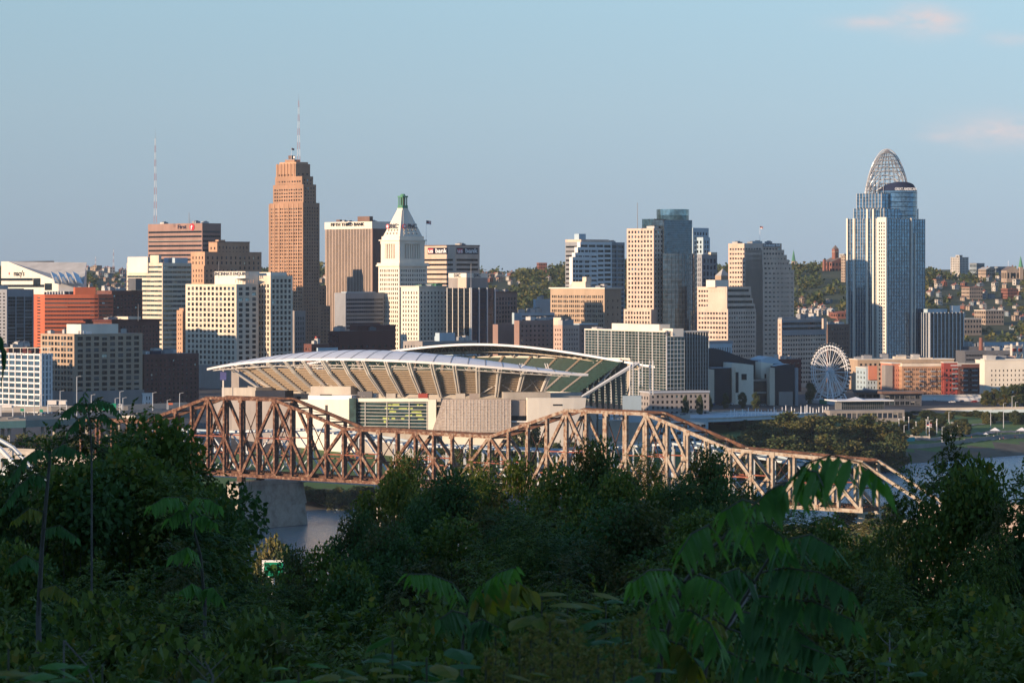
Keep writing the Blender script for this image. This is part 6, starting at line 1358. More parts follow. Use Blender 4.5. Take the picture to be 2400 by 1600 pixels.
b = Bld('low_building', 'low blue grey terminal with long stepped roofs behind the right bridge hump', 1700, 1430, 1450, 1660, 985, 'blue_panel', alpha=20).main(None, G(14, 16, .7, .4, mt=8)).done(); b.rbox('roof_slab', 1440, 1470, 1590, 978, 987, 'light_metal', dD=16); b.units(5, 51)
b = Bld('glass_pavilion', 'glass walled restaurant with a thin white roof right of the ferris wheel', 2010, 1958, 1972, 2072, 940, 'grey_dark', alpha=14).main(Fn(6, 'glass_dark', 'light_metal', .2, .3), Fn(22, 'glass_teal', 'grey_dark', .25, .3, 10, 'grey_dark', .4)).done(); mb = MB(); q = b.C - b.e * 5 - b.n * 5; mb.box(q + Z * b.z1, b.e * (b.R + 10), b.n * (b.L + 12), Z * .7, 'white_paint'); mb.build('roof_slab', b.root); mb = MB(); c_ = b.C + b.e * b.R * .4 + b.n * b.L * .5; mb.tube(c_ + Z * (b.z1 + .7), c_ + Z * (b.z1 + 2.4), 9, .4, 'white_paint', 4); mb.build('roof_peak', b.root)
b = Bld('low_building', 'long low glass wing under the restaurant terrace', 1960, 1930, 1945, 2120, 962, 'grey_stone', alpha=14).main(None, G(14, 20, .8, .6, mt=3, g='glass_navy')).done()
bb = random.Random(8)
for i in range(34):                          # white light posts on the plaza deck
    px = 1705 + i * 7.2 + bb.uniform(-2, 2); py = 984 - (px - 1700) * .04 + bb.uniform(-10, 2); D = 1850 + (px - 1700) * .45 + (984 - py) * 2.4; p = W(px, py, D); h = bb.uniform(3.0, 5.2); r = thing('light_post', f'short white post on the pale deck by the museum, {nth(i)} from the left', 'post', p, 'white posts on the plaza deck'); mb = MB(); mb.tube(p, p + Z * h, .28, .22, 'white_paint', 6); mb.build('pole', r); mb = MB(); mb.tube(p + Z * h, p + Z * (h + .35), .4, .3, 'grey_panel', 6); mb.build('cap', r)
def lamp_post(px, pyt, D, label, group, arm=1.8, base=None, m='light_metal'):
    x = (px - CX) * D / F; z = gz(x, D) if base is None else zat(base, D); p = Vector((x, D, z)); r = thing('lamp_post', label, 'lamp post', p, group); q = Vector((x, D, zat(pyt, D))); mb = MB(); mb.tube(p, q, .26, .15, m, 6); mb.build('pole', r)
    mb = MB(); mb.tube(q - Z * .3, q + Vector((arm, 0, .2)), .11, .09, m, 5); mb.build('arm', r); mb = MB(); mb.box(q + Vector((arm - .3, -.25, .05)), (1.1, 0, 0), (0, .5, 0), (0, 0, .28), 'grey_panel'); mb.build('lamp_head', r)
    for sx in ((-1,) if arm > 2 else ()): mb = MB(); mb.tube(q - Z * .3, q + Vector((-arm, 0, .2)), .11, .09, m, 5); mb.build('arm', r)
L_ = [(58, 938, 1600, 985), (80, 931, 1640, 980), (94, 926, 1660, 978), (141, 916, 1700, 975), (180, 882, 1620, 978), (214, 925, 1700, 972), (232, 933, 1720, 970), (270, 933, 1730, 970), (281, 917, 1700, 970), (288, 932, 1730, 968), (358, 920, 1730, 966), (392, 937, 1790, 960), (421, 921, 1760, 963)]
for i, (px, pt, D, pb) in enumerate(L_): lamp_post(px, pt, D, f'tall lamp post along the elevated highway, {nth(i)} from the left', 'highway lamp posts', 1.4, pb)
L_ = [(2224, 965, 1990), (2322, 962, 1960), (2352, 945, 1965), (2178, 985, 1880), (2372, 928, 2100), (2380, 942, 2090), (2119, 996, 1840), (2208, 1000, 1860)]
for i, (px, pt, D) in enumerate(sorted(L_)): lamp_post(px, pt, D, f'slim park lamp post, {nth(i)} from the left', 'park lamp posts', 1.0)
for i in range(12):
    px = 2226 + i * 3.6; p = hit(px, 1014 - i * .9, 1800); r = thing('fountain_mast', f'thin white mast in the curved row by the lawn, {nth(i)} from the left', 'mast', p, 'white masts by the lawn'); mb = MB(); mb.tube(p, p + Z * (6.5 - .1 * i), .13, .1, 'white_paint', 5); mb.build('pole', r); mb = MB(); mb.tube(p, p + Z * .4, .45, .4, 'concrete', 6); mb.build('footing', r)
for i in range(9):
    px = (2091, 2107, 2119, 2147, 2171, 2175, 2195, 2196, 2130)[i]; p = hit(px, 1020 - (i % 3) * 5, 1800); r = thing('park_post', f'white light mast among the park lawns, {nth(sorted((2091, 2107, 2119, 2147, 2171, 2175, 2195, 2196, 2130)).index(px))} from the left', 'mast', p, 'light masts in the park'); mb = MB(); mb.tube(p, p + Z * 8, .2, .15, 'white_paint', 5); mb.build('pole', r); mb = MB(); mb.tube(p + Z * 8, p + Z * 8.4, .4, .3, 'white_paint', 6); mb.build('lamp_head', r)
def gantry(px0, px1, pyt, pyb, D, label, signs):
    r = thing('sign_gantry', label, 'road sign', W(px0, pyb, D)); mb = MB()
    for px in (px0, px1): mb = MB(); mb.beam(W(px, pyb, D), W(px, pyt, D), .5, .5, 'light_metal'); mb.build('post', r)
    mb = MB()
    for yy in (pyt, pyt + (pyb - pyt) * .42): mb.beam(W(px0, yy, D), W(px1, yy, D), .3, .3, 'light_metal')
    n_ = 8
    for i in range(n_): f = px0 + (px1 - px0) * i / n_; mb.beam(W(f, pyt, D), W(f + (px1 - px0) / n_, pyt + (pyb - pyt) * .42, D), .15, .15, 'light_metal')
    mb.build('truss', r)
    for (x0, x1, y0, y1, m) in signs:
        mb = MB(); a = W(x0, y1, D - 1.0); mb.box(a, W(x1, y1, D - 1.0) - a, Vector((0, .2, 0)), Z * (zat(y0, D) - zat(y1, D)), m); s_ = mb.build('sign_panel', r)
gantry(234, 285, 947, 962, 1650, 'sign gantry with two green panels above the highway', [(239, 256, 945, 961, 'sign_green'), (260, 272, 945, 961, 'sign_green')])
gantry(2, 30, 948, 975, 1600, 'pale sign gantry at the far left above the highway', [(4, 27, 949, 955, 'pale_steel')]); gantry(112, 156, 938, 968, 1680, 'back of a large pale sign gantry behind the leaves', [(113, 132, 938, 948, 'pale_steel'), (138, 154, 939, 948, 'pale_steel')])
for (px, py, lab) in ((52, 960, 'small green road sign at the far left of the highway'), (97, 962, 'small green road sign right of the first lamp posts')): p = W(px, py + 12, 1600); r = thing('road_sign', lab, 'road sign', p); mb = MB(); mb.tube(p, p + Z * 2.6, .12, .12, 'light_metal', 5); mb.build('post', r); mb = MB(); mb.box(p + Vector((-.9, -.2, 1.9)), (1.8, 0, 0), (0, .1, 0), (0, 0, 1.3), 'sign_green'); mb.build('sign_panel', r)
p = W(395, 962, 1800); r = thing('road_sign', 'small orange sign on a post at the foot of the dark brick block', 'road sign', p); mb = MB(); mb.tube(p, p + Z * 4.6, .14, .14, 'light_metal', 5); mb.build('post', r); mb = MB(); mb.box(p + Vector((-.1, -.2, 3.4)), (2.6, 0, 0), (0, .1, 0), (0, 0, 1.0), 'orange_brick'); mb.build('sign_panel', r)
# box trailer lit at the bridge's left end
p = W(298, 990, 1590); r = thing('truck', 'box truck with a cream trailer and blue cab on the teal highway', 'truck', p); mb = MB(); mb.box(p + Vector((-2.6, 0, .9)), (6.6, 0, 0), (0, 2.5, 0), (0, 0, 2.7), 'cream_white'); mb.build('trailer', r); mb = MB(); mb.box(p + Vector((-4.8, .1, .6)), (1.9, 0, 0), (0, 2.3, 0), (0, 0, 2.2), 'blue_panel'); mb.build('cab', r)
for x in (-4, -1.5, 2.6): mb = MB(); mb.tube(p + Vector((x, -.05, .5)), p + Vector((x, 2.5, .5)), .5, .5, 'tyre', 10); mb.build('wheel', r)
# cars
CARS = {}
def car_proto(m):
    b = MB(); 
    def sect(pts, y0, y1, mm):
        n_ = len(pts)
        for i in range(n_ - 1): b.quad((pts[i][0], y0, pts[i][1]), (pts[i + 1][0], y0, pts[i + 1][1]), (pts[i + 1][0], y1, pts[i + 1][1]), (pts[i][0], y1, pts[i][1]), mm)
        b.poly([(x, y0, z) for x, z in pts], mm); b.poly([(x, y1, z) for x, z in reversed(pts)], mm)
    sect([(-2.25, .35), (-2.3, .75), (-2.0, .92), (1.3, .92), (2.2, .78), (2.25, .35)], -.9, .9, m); sect([(-1.9, .92), (-1.35, 1.42), (.35, 1.44), (1.2, .92)], -.78, .78, m)
    body = b.mesh('body'); g = MB()
    for y in (-.79, .79): g.quad((-1.6, y, .97), (.95, y, .97), (.3, y, 1.36), (-1.25, y, 1.36), 'glass_dark')
    g.quad((1.22, -.7, .97), (1.22, .7, .97), (.42, .66, 1.42), (.42, -.66, 1.42), 'glass_dark'); win = g.mesh('window'); w = MB(); w.tube((0, -.1, 0), (0, .1, 0), .33, .33, 'tyre', 10); return body, win, w.mesh('wheel')
for m in ('car_blue', 'car_red', 'car_grey', 'car_white', 'black'): CARS[m] = car_proto(m)
def car(p, m, rz, label, group):
    r = thing('parked_car', label, 'car', p, group); r.rotation_euler.z = rz; b_, g_, w_ = CARS[m]; link('body', b_, r); link('window', g_, r)
    for x in (-1.4, 1.4):
        for y in (-.82, .82): link('wheel', w_, r, (x, y, .33))
cn_ = dict(car_blue='dark blue', car_red='red', car_grey='grey', car_white='white', black='black'); cr = random.Random(6)
ci = 0
for (x0, x1, y0, y1, n, wh) in ((1740, 1850, 1000, 1012, 22, 'in the shaded lot before the parking deck'), (1640, 1790, 938, 952, 18, 'on the street before the museum'), (1800, 1870, 942, 950, 7, 'by the ferris wheel'), (1520, 1640, 946, 958, 10, 'before the masonry shop row'), (2150, 2290, 934, 946, 12, 'before the white arcade'), (2310, 2395, 935, 948, 8, 'at the right street edge')):
    sp = sorted((cr.uniform(x0, x1), cr.uniform(y0, y1)) for _ in range(n)); last = []
    for i, (px, py) in enumerate(sp):
        p = hit(px, py, 1700)
        if any((p - q).length < 5 for q in last): continue
        last.append(p); m = cr.choice(list(CARS)); car(p + Z * .02, m, cr.choice((.2, 1.75, 3.3)), f'{cn_[m]} car {wh}, {nth(i)} from the left', 'cars ' + wh)
for i, px in enumerate((318, 328, 336, 150, 60)):
    p = W(px, 976 if px > 200 else 984, 1655 if px > 200 else 1600); p.z = zat(976, 1655) + .9 if px > 200 else p.z; car(p, ('black', 'car_grey', 'black', 'car_white', 'car_grey')[i], .15, f'{("black car, third from the right", "grey car, second from the right", "black car farthest right", "white car in the middle", "grey car farthest left")[i]} on the teal girder highway', 'cars on the elevated highway')
p = hit(1797, 938, 1900); r = thing('tour_bus', 'red and white bus parked between museum and ferris wheel', 'bus', p); r.rotation_euler.z = .15; mb = MB(); mb.box((-5.5, -1.2, .5), (11, 0, 0), (0, 2.4, 0), (0, 0, 1.1), 'red_paint'); mb.box((-5.5, -1.2, 1.6), (11, 0, 0), (0, 2.4, 0), (0, 0, 1.4), 'white_paint'); mb.build('body', r, (0, 0, 0))
mb = MB(); mb.box((-5, -1.25, 1.8), (10, 0, 0), (0, .04, 0), (0, 0, .8), 'glass_dark'); mb.build('window', r, (0, 0, 0))
for x in (-3.6, 3.6): mb = MB(); mb.tube((x, -1.25, .5), (x, 1.25, .5), .5, .5, 'tyre', 10); mb.build('wheel', r, (0, 0, 0))
# park by the river
def ribbon(name, pts, wd, m):
    mb = MB(); P_ = []
    for (a0, b0), (a1, b1) in zip(pts, pts[1:]):
        for k in range(8): P_.append(hit(a0 + (a1 - a0) * k / 8, b0 + (b1 - b0) * k / 8, 1760))
    for p, q in zip(P_, P_[1:]):
        d = q - p; n_ = Vector((-d.y, d.x, 0)).normalized() * wd / 2; c = [p - n_, q - n_, q + n_, p + n_]; mb.poly([(v.x, v.y, gz(v.x, v.y) + .25) for v in c], m)
    struct(name, mb)
ribbon('park_path', ((2105, 1028), (2180, 1034), (2260, 1022), (2330, 1014), (2430, 1012)), 6, 'road_light'); ribbon('park_path', ((2110, 1000), (2200, 1008), (2262, 1000), (2330, 990), (2430, 986)), 4, 'road_light'); ribbon('promenade', ((2262, 1036), (2330, 1029), (2430, 1023)), 7, 'concrete')
def wallstrip(name, label, pts, h, m, th=.8):
    r = thing(name, label, 'wall', pts[0]); mb = MB()
    for a, b_ in zip(pts, pts[1:]): d = (b_ - a); n_ = Vector((-d.y, d.x, 0)).normalized(); mb.box(a - Z * 3, Vector((d.x, d.y, 0)), n_ * th, Z * (h + 3), m)
    mb.build('wall', r); return r
wallstrip('quay_wall', 'curved pale retaining wall below the park by the river', [hit(px, py, 1700) for px, py in ((2098, 1044), (2120, 1052), (2150, 1054), (2185, 1050), (2212, 1046), (2262, 1040), (2330, 1032), (2430, 1026))], 2.4, 'grey_stone')
wallstrip('pool_wall', 'turquoise painted wall panel under the park terrace', [hit(2107, 1036, 1750), hit(2144, 1036, 1750)], 2.4, 'turquoise'); wallstrip('terrace_wall', 'pale curved terrace edge around the park fountain', [hit(px, py, 1780) for px, py in ((2110, 1024), (2140, 1028), (2180, 1031), (2230, 1026), (2262, 1020))], 1.2, 'concrete')
for i, (px, py, s) in enumerate(((2142, 1012, 1.), (2332, 1018, 1.3), (2395, 1018, 1.4), (2310, 1020, .7))):
    p = hit(px, py + 4, 1780); r = thing('canopy_tent', ('small cream tent by the park fountain', 'white peaked tent on the lawn', 'white tent at the right end of the lawn', 'low white table canopy on the lawn')[i], 'tent', p, 'tents in the park'); mb = MB(); mb.tube(p + Z * 2.2 * s, p + Z * 3.6 * s, 3.4 * s, .15, 'white_paint', 4); mb.build('canopy', r); mb = MB()
    for a in (0, 1, 2, 3): q = p + Vector((math.cos(a * 1.571 + .2), math.sin(a * 1.571 + .2), 0)) * 3.0 * s; mb.tube(q, q + Z * 2.3 * s, .08, .08, 'grey_panel', 4)
    mb.build('pole', r)
flag('flagpole', 'red and white flag on a pole in the park', hit(2171, 1026, 1780), 9, 'usa', 4.2)
# people strolling on the lawn, each one body
def person(p, sh, tr, rz, label, s=1.):
    r = thing('person', label, 'person', p, 'people on the park lawn'); r.rotation_euler.z = rz; r.scale = (s, s, s)
    vs = [(0, 0, .94), (0, 0, 1.2), (0, 0, 1.42), (0, 0, 1.52), (0, .01, 1.66), (-.17, 0, 1.4), (-.24, .03, 1.14), (-.24, -.1, .9), (.17, 0, 1.4), (.24, -.02, 1.14), (.22, -.12, .92), (-.1, 0, .9), (-.11, -.1, .5), (-.11, .06, .06), (.1, 0, .9), (.12, .1, .5), (.11, .02, .06), (-.11, -.1, .03), (.11, -.14, .03)]
    es = [(0, 1), (1, 2), (2, 3), (3, 4), (2, 5), (5, 6), (6, 7), (2, 8), (8, 9), (9, 10), (0, 11), (11, 12), (12, 13), (0, 14), (14, 15), (15, 16), (13, 17), (16, 18)]; rad = [.15, .14, .16, .06, .105, .07, .055, .04, .07, .055, .04, .1, .07, .05, .1, .07, .05, .045, .045]
    b_ = MB()
    for a, c in es: b_.tube(vs[a], vs[c], rad[a], rad[c], tr if vs[a][2] <= .94 and vs[c][2] < .95 else 'skin' if (a, c) in ((3, 4), (6, 7), (9, 10)) else sh, 8)
    b_.tube((0, .01, 1.58), (0, .01, 1.80), .085, .07, 'skin', 8); b_.build('body', r, (0, 0, 0)); h_ = MB(); h_.tube((0, .03, 1.70), (0, .03, 1.83), .1, .07, 'brown_dark', 8); h_.build('hair', r, (0, 0, 0))
P_ = [(2277, 1030, 'cloth_red', 'cloth_dark', 'person in red near the left end of the lawn wall'), (2343, 1033, 'white_paint', 'cloth_dark', 'person in white standing with a group on the lawn path'), (2348, 1032, 'cloth_dark', 'cloth_dark', 'person in dark clothes beside the one in white'), (2352, 1033, 'cloth_red', 'cloth_dark', 'person in a red top at the right of the group'), (2379, 1030, 'orange_brick', 'cloth_dark', 'person in orange standing alone near the right tent'), (2385, 1029, 'cloth_dark', 'car_blue', 'person in dark top close to the right tent'), (2301, 1032, 'white_paint', 'car_blue', 'person in a white shirt between the tents')]
for (px, py, a, c, lab) in P_: person(hit(px, py, 1780), a, c, 2.0, lab)
# green roadside sign and peach building on the near shore
p = W(640, 1345, 240); r = thing('roadside_sign', 'green and white roadside sign glimpsed through the trees', 'sign', Vector((p.x, p.y, gz(p.x, p.y)))); mb = MB(); mb.tube(r.location, W(640, 1350, 240), .12, .12, 'light_metal', 6); mb.build('post', r); mb = MB(); a = W(614, 1352, 240); mb.box(a, W(668, 1352, 240) - a, Vector((0, .1, 0)), Z * (zat(1312, 240) - zat(1352, 240)), 'white_paint'); mb.build('border', r); mb = MB(); a = W(619, 1349, 239.9); mb.box(a, W(663, 1349, 239.9) - a, Vector((0, .05, 0)), Z * (zat(1317, 240) - zat(1349, 240)), 'sign_green'); mb.build('panel', r); mb = MB(); a = W(641, 1330, 239.8); mb.tube(a, a - Vector((0, .04, 0)), .3, .3, 'leaf_bright', 10); mb.build('emblem', r)
b = Bld('apartment_house', 'peach stucco building glimpsed through the tree at the lower right', 700, 2152, 2165, 2460, 1182, 'pale_pink', alpha=6).main(None, G(12, 42, .4, .4, mt=14)).done()
# wooded slopes behind the city: one mass
rng = np.random.default_rng(5); parts, mi = [], []
for i in range(3600):
    D = rng.uniform(2900, 4500); px = rng.uniform(-150, 2550); x = (px - CX) * D / F; g = gz(x, D)
    t = (D - 2900) / 1600
    if rng.random() > .55 + .45 * t: continue
    rad = rng.uniform(4.5, 8.5); cpx, cpy = CX + F * x / D, HY + F * (H - g - rad * .8) / D; rp_ = rad * F / D
    if any(abs(cpx - a_) < w_ / 2 + rp_ * .4 and b_ - h_ - rp_ * .3 < cpy < b_ + rp_ * .55 and D < d_ + 10 for a_, b_, w_, h_, d_ in HB): continue
    n = int(26 + 20 * rng.random()); q = clump_leaves(rng, np.array([x, D, g + rad * .75]), rad, n, 4.2, 1.9); parts.append(q); mi.append(np.full(len(q), int(rng.random() < .25) + (1 if rng.random() < .08 else 0)))
for (pc, yc, wd, D0) in ((1905, 622, 46, 4300), (1250, 634, 60, 4320), (2180, 624, 40, 4350), (2290, 630, 60, 4350), (1700, 628, 30, 4350), (755, 624, 16, 4330), (606, 646, 20, 4330), (1870, 628, 16, 4300), (1310, 628, 20, 4330)):
    for i in range(int(wd * .8)):
        px = rng.normal(pc, wd * .5); D = D0 + rng.uniform(-80, 80); zt__ = zat(yc + ((px - pc) / wd) ** 2 * 14 + rng.uniform(-2, 7), D); rad = rng.uniform(5, 8); q = clump_leaves(rng, np.array([(px - CX) * D / F, D, zt__ - rad]), rad, 50, 3.6, 1.6); parts.append(q); mi.append(np.full(len(q), int(rng.random() < .3)))
V = np.concatenate(parts); o = link('hill_woods', quads_mesh('hill_woods', V, ['leaf_far', 'leaf_olive', 'leaf_autumn'], np.concatenate(mi))); tag(o, 'wooded green hillsides rising behind the downtown towers', 'woods', None, 'stuff')
# ---------------------------------------------------------------- the near hillside: trees, saplings, weeds
BIG = [proto('t', 101, 21, 4.5, 44, 2600, .135, .036, 'frond', ['leaf', 'leaf', 'leaf_blue'], crown0=.36, r0=.2, crad=.29), proto('t', 102, 21, 4.5, 44, 900, .20, .072, 'leaf', ['leaf', 'leaf_autumn', 'leaf'], crown0=.36, r0=.22, crad=.29), proto('t', 103, 21, 4.5, 44, 900, .19, .066, 'leaf', ['leaf', 'leaf_blue', 'leaf_olive'], crown0=.36, r0=.2, crad=.29)]
MID = [proto('t', 111, 10.5, 2.2, 36, 1500, .115, .032, 'frond', ['leaf', 'leaf_blue'], crown0=.18, r0=.08, crad=.34), proto('t', 112, 10.5, 2.2, 36, 850, .12, .046, 'leaf', ['leaf', 'leaf_blue', 'leaf'], crown0=.18, r0=.08, crad=.34), proto('t', 113, 10.5, 2.2, 36, 1500, .11, .032, 'frond', ['leaf', 'leaf', 'leaf_olive'], crown0=.18, r0=.08, crad=.34)]
LOW = [proto('t', 121, 4, 1.1, 18, 1000, .09, .026, 'frond', ['leaf', 'leaf_blue'], crown0=.06, r0=.03, crad=.48), proto('t', 122, 4, 1.1, 18, 620, .09, .038, 'leaf', ['leaf', 'leaf_blue', 'leaf'], crown0=.06, r0=.03, crad=.48), proto('t', 123, 4, 1.1, 18, 620, .08, .034, 'leaf', ['leaf', 'leaf_olive'], crown0=.06, r0=.03, crad=.48)]
def row(items, lab, group, protos, name='tree', cat='tree'):
    items = sorted(items); wds = {0: 'feathery', 1: 'broad leaved', 2: 'thick leaved'}
    for i, it in enumerate(items):
        px, py, D, wpx, k = it[:5]; x = (px - CX) * D / F; g = gz(x, D)
        plant_tree(protos[k], name, f'{wds[k]} dark {cat} {lab}, {nth(i)} from the left', x, D, zat(py, D), wpx * D / F / 2, rnd.uniform(0, 6.28), group, g - .3, cat)
row([(925, 1108, 132, 330, 1), (968, 1076, 138, 260, 2), (1110, 1080, 145, 340, 0), (1215, 1074, 140, 330, 1), (1310, 1092, 128, 380, 1), (1060, 1118, 126, 400, 2), (1415, 1044, 132, 300, 2), (1490, 1064, 140, 240, 0), (1450, 1110, 126, 420, 1), (1610, 1124, 128, 360, 0), (1680, 1066, 130, 300, 2), (1745, 1150, 122, 340, 0), (850, 1212, 124, 260, 2), (1550, 1140, 136, 340, 1), (1840, 1196, 120, 400, 0), (1950, 1215, 116, 360, 1)], 'against the rusty bridge', 'tall trees reaching up to the bridge', BIG)
row([(460, 1262, 88, 400, 2), (600, 1340, 90, 380, 0), (755, 1282, 92, 380, 1), (680, 1296, 96, 260, 2), (930, 1245, 88, 400, 2), (1060, 1215, 90, 560, 1), (1250, 1200, 86, 560, 0), (1440, 1190, 88, 560, 2), (1630, 1200, 84, 560, 1), (1800, 1250, 82, 540, 0), (1960, 1285, 80, 480, 1), (2080, 1310, 84, 460, 0), (420, 1230, 82, 520, 0), (220, 1240, 80, 520, 1), (40, 1230, 82, 520, 2), (2380, 1340, 80, 520, 2), (2230, 1370, 82, 480, 0)], 'in the second slope row below the bridge', 'second row of slope trees', BIG)
row([(30, 1110, 46, 420, 2), (120, 1040, 47, 480, 0), (200, 968, 48, 520, 2), (300, 985, 50, 560, 0), (395, 1010, 49, 560, 1), (455, 1060, 50, 440, 2), (290, 1080, 45, 620, 1), (150, 1120, 44, 560, 1), (400, 1130, 44, 560, 0), (475, 1170, 47, 340, 1), (-40, 1120, 44, 420, 1), (535, 1250, 50, 200, 2)], 'in the tall cluster at the left', 'tall left cluster of trees', MID)
row([(2230, 1035, 52, 300, 2), (2140, 1112, 51, 260, 0), (2310, 1098, 52, 420, 1), (2390, 1116, 50, 400, 0), (2290, 1130, 50, 400, 1), (2340, 1200, 49, 280, 2), (2290, 1290, 48, 250, 0), (2395, 1290, 50, 260, 1)], 'before the peach building at right', 'right cluster of trees', MID)
row([(60, 1300, 36, 420, 1), (230, 1330, 38, 420, 0), (420, 1290, 37, 430, 2), (600, 1385, 40, 420, 0), (790, 1345, 42, 400, 1), (960, 1340, 40, 420, 2), (1140, 1330, 41, 420, 0), (1330, 1320, 40, 440, 2), (1520, 1330, 38, 440, 0), (1720, 1350, 40, 420, 1), (1910, 1370, 38, 420, 2), (2090, 1350, 38, 380, 0), (2240, 1400, 37, 400, 1), (2400, 1410, 36, 420, 0)], 'in the third row of the slope', 'third row of slope trees', MID)
row([(20, 1420, 25, 480, 0), (220, 1440, 26, 460, 1), (400, 1430, 26, 470, 0), (600, 1450, 27, 470, 2), (800, 1450, 26, 460, 0), (1000, 1440, 27, 460, 1), (1200, 1430, 26, 470, 2), (1400, 1430, 27, 470, 0), (1600, 1440, 26, 460, 1), (1800, 1450, 26, 470, 0), (2000, 1440, 26, 460, 2), (2190, 1440, 26, 460, 0), (2370, 1450, 25, 470, 1)], 'in the fourth row of the slope', 'fourth row of slope shrubs', LOW, 'shrub', 'shrub')
row([(0, 1520, 17, 520, 1), (180, 1545, 17, 500, 0), (370, 1520, 18, 520, 1), (560, 1540, 17, 500, 2), (760, 1530, 18, 520, 0), (960, 1540, 17, 520, 1), (1150, 1530, 18, 500, 2), (1350, 1530, 17, 520, 0), (1560, 1540, 18, 520, 2), (1760, 1530, 17, 500, 1), (1960, 1540, 18, 520, 0), (2170, 1530, 17, 500, 1), (2360, 1540, 17, 520, 0)], 'along the bottom edge', 'shrubs along the bottom edge', LOW, 'shrub', 'shrub')
# near saplings with long compound leaves
def blade(mb, base, d, wv, L, w, m, sag=.25):
    n_ = d.cross(wv).normalized(); left, right = [], []
    for t, k in ((.0, .18), (.16, .75), (.36, 1.), (.6, .85), (.82, .45), (1., .03)):
        c = base + d * (L * t) - Z * (sag * L * t * t); left.append(c + wv * (w * k) + n_ * (w * .25 * k)); right.append(c - wv * (w * k) + n_ * (w * .25 * k))
        if len(left) > 1:
            c0 = base + d * (L * pt) - Z * (sag * L * pt * pt); mb.quad(left[-2], left[-1], c, c0, m); mb.quad(c0, c, right[-1], right[-2], m)
        pt = t
brn = random.Random(17)
def near_frond(par, pts, pairs, L, w, m, droop=.9, spread=.55, D1=None):
    L, w = L * .95, w * .84; pairs = int(pairs * 1.6 + .5)
    """pts: (px,py,D) along the rachis"""
    P_ = [W(*p) for p in pts]; seg = len(P_) - 1; mb = MB(); rc = MB()
    for i in range(seg): rc.tube(P_[i], P_[i + 1], .0045 * (1 - .5 * i / seg), .0045 * (1 - .5 * (i + 1) / seg), 'stem_green', 5)
    for j in range(pairs + 1):
        t = (.12 + .88 * j / pairs) * seg; i = min(seg - 1, int(t)); p = P_[i].lerp(P_[i + 1], t - i); tan = (P_[i + 1] - P_[i]).normalized(); side = tan.cross(Z).normalized()
        for s in ((-1, 1) if j < pairs else (0,)):
            d = (side * (s * spread) + tan * (.35 if s else .9) - Z * (droop if s else droop * .6) + Vector((brn.gauss(0, .12), brn.gauss(0, .12), brn.gauss(0, .1)))).normalized()
            wv = (tan * .9 + side * brn.gauss(0, .25) + Z * brn.gauss(0, .15)); wv = (wv - d * wv.dot(d)).normalized(); k = brn.uniform(.8, 1.15) * (.75 + .25 * math.sin(math.pi * min(1., .2 + j / pairs)))
            blade(mb, p, d, wv, L * k, w * k, m)
    o = mb.build('foliage', par); rc.build('leaf_stalk', par); return o
mat('stem_green', (.09, .085, .05), var=.2, scale=20); mat('stem_grey', (.13, .11, .09), var=.25, scale=12)
def sapling(name, label, stem, r0, fr, m):
    b0 = W(*stem[0]); g = gz(b0.x, b0.y); r = thing(name, label, 'sapling', Vector((b0.x, b0.y, min(g, b0.z - .1)))); mb = MB(); P_ = [r.location.copy()] + [W(*p) for p in stem]
    for i in range(len(P_) - 1): mb.tube(P_[i], P_[i + 1], r0 * (1 - .75 * i / len(P_)), r0 * (1 - .75 * (i + 1) / len(P_)), 'stem_grey', 7)
    mb.build('stem', r)
    for f in fr: near_frond(r, f[0], f[1], f[2], f[3], f[4] if len(f) > 4 else m, f[5] if len(f) > 5 else .9)
    return r
ramp_mat('near_leaf', [(.3, (.085, .20, .035)), (.5, (.115, .25, .045)), (.7, (.15, .28, .055))], scale=9, detail=4, rough=.6, spec=.2, trans=.42)
ramp_mat('near_leaf_dark', [(.3, (.050, .125, .032)), (.5, (.070, .16, .042)), (.7, (.095, .19, .052))], scale=9, detail=4, rough=.6, spec=.2, trans=.38)
ramp_mat('near_leaf_yellow', [(.3, (.13, .18, .028)), (.5, (.22, .21, .032)), (.7, (.30, .22, .032))], scale=9, detail=4, rough=.6, spec=.2, trans=.4)
D = 10.5
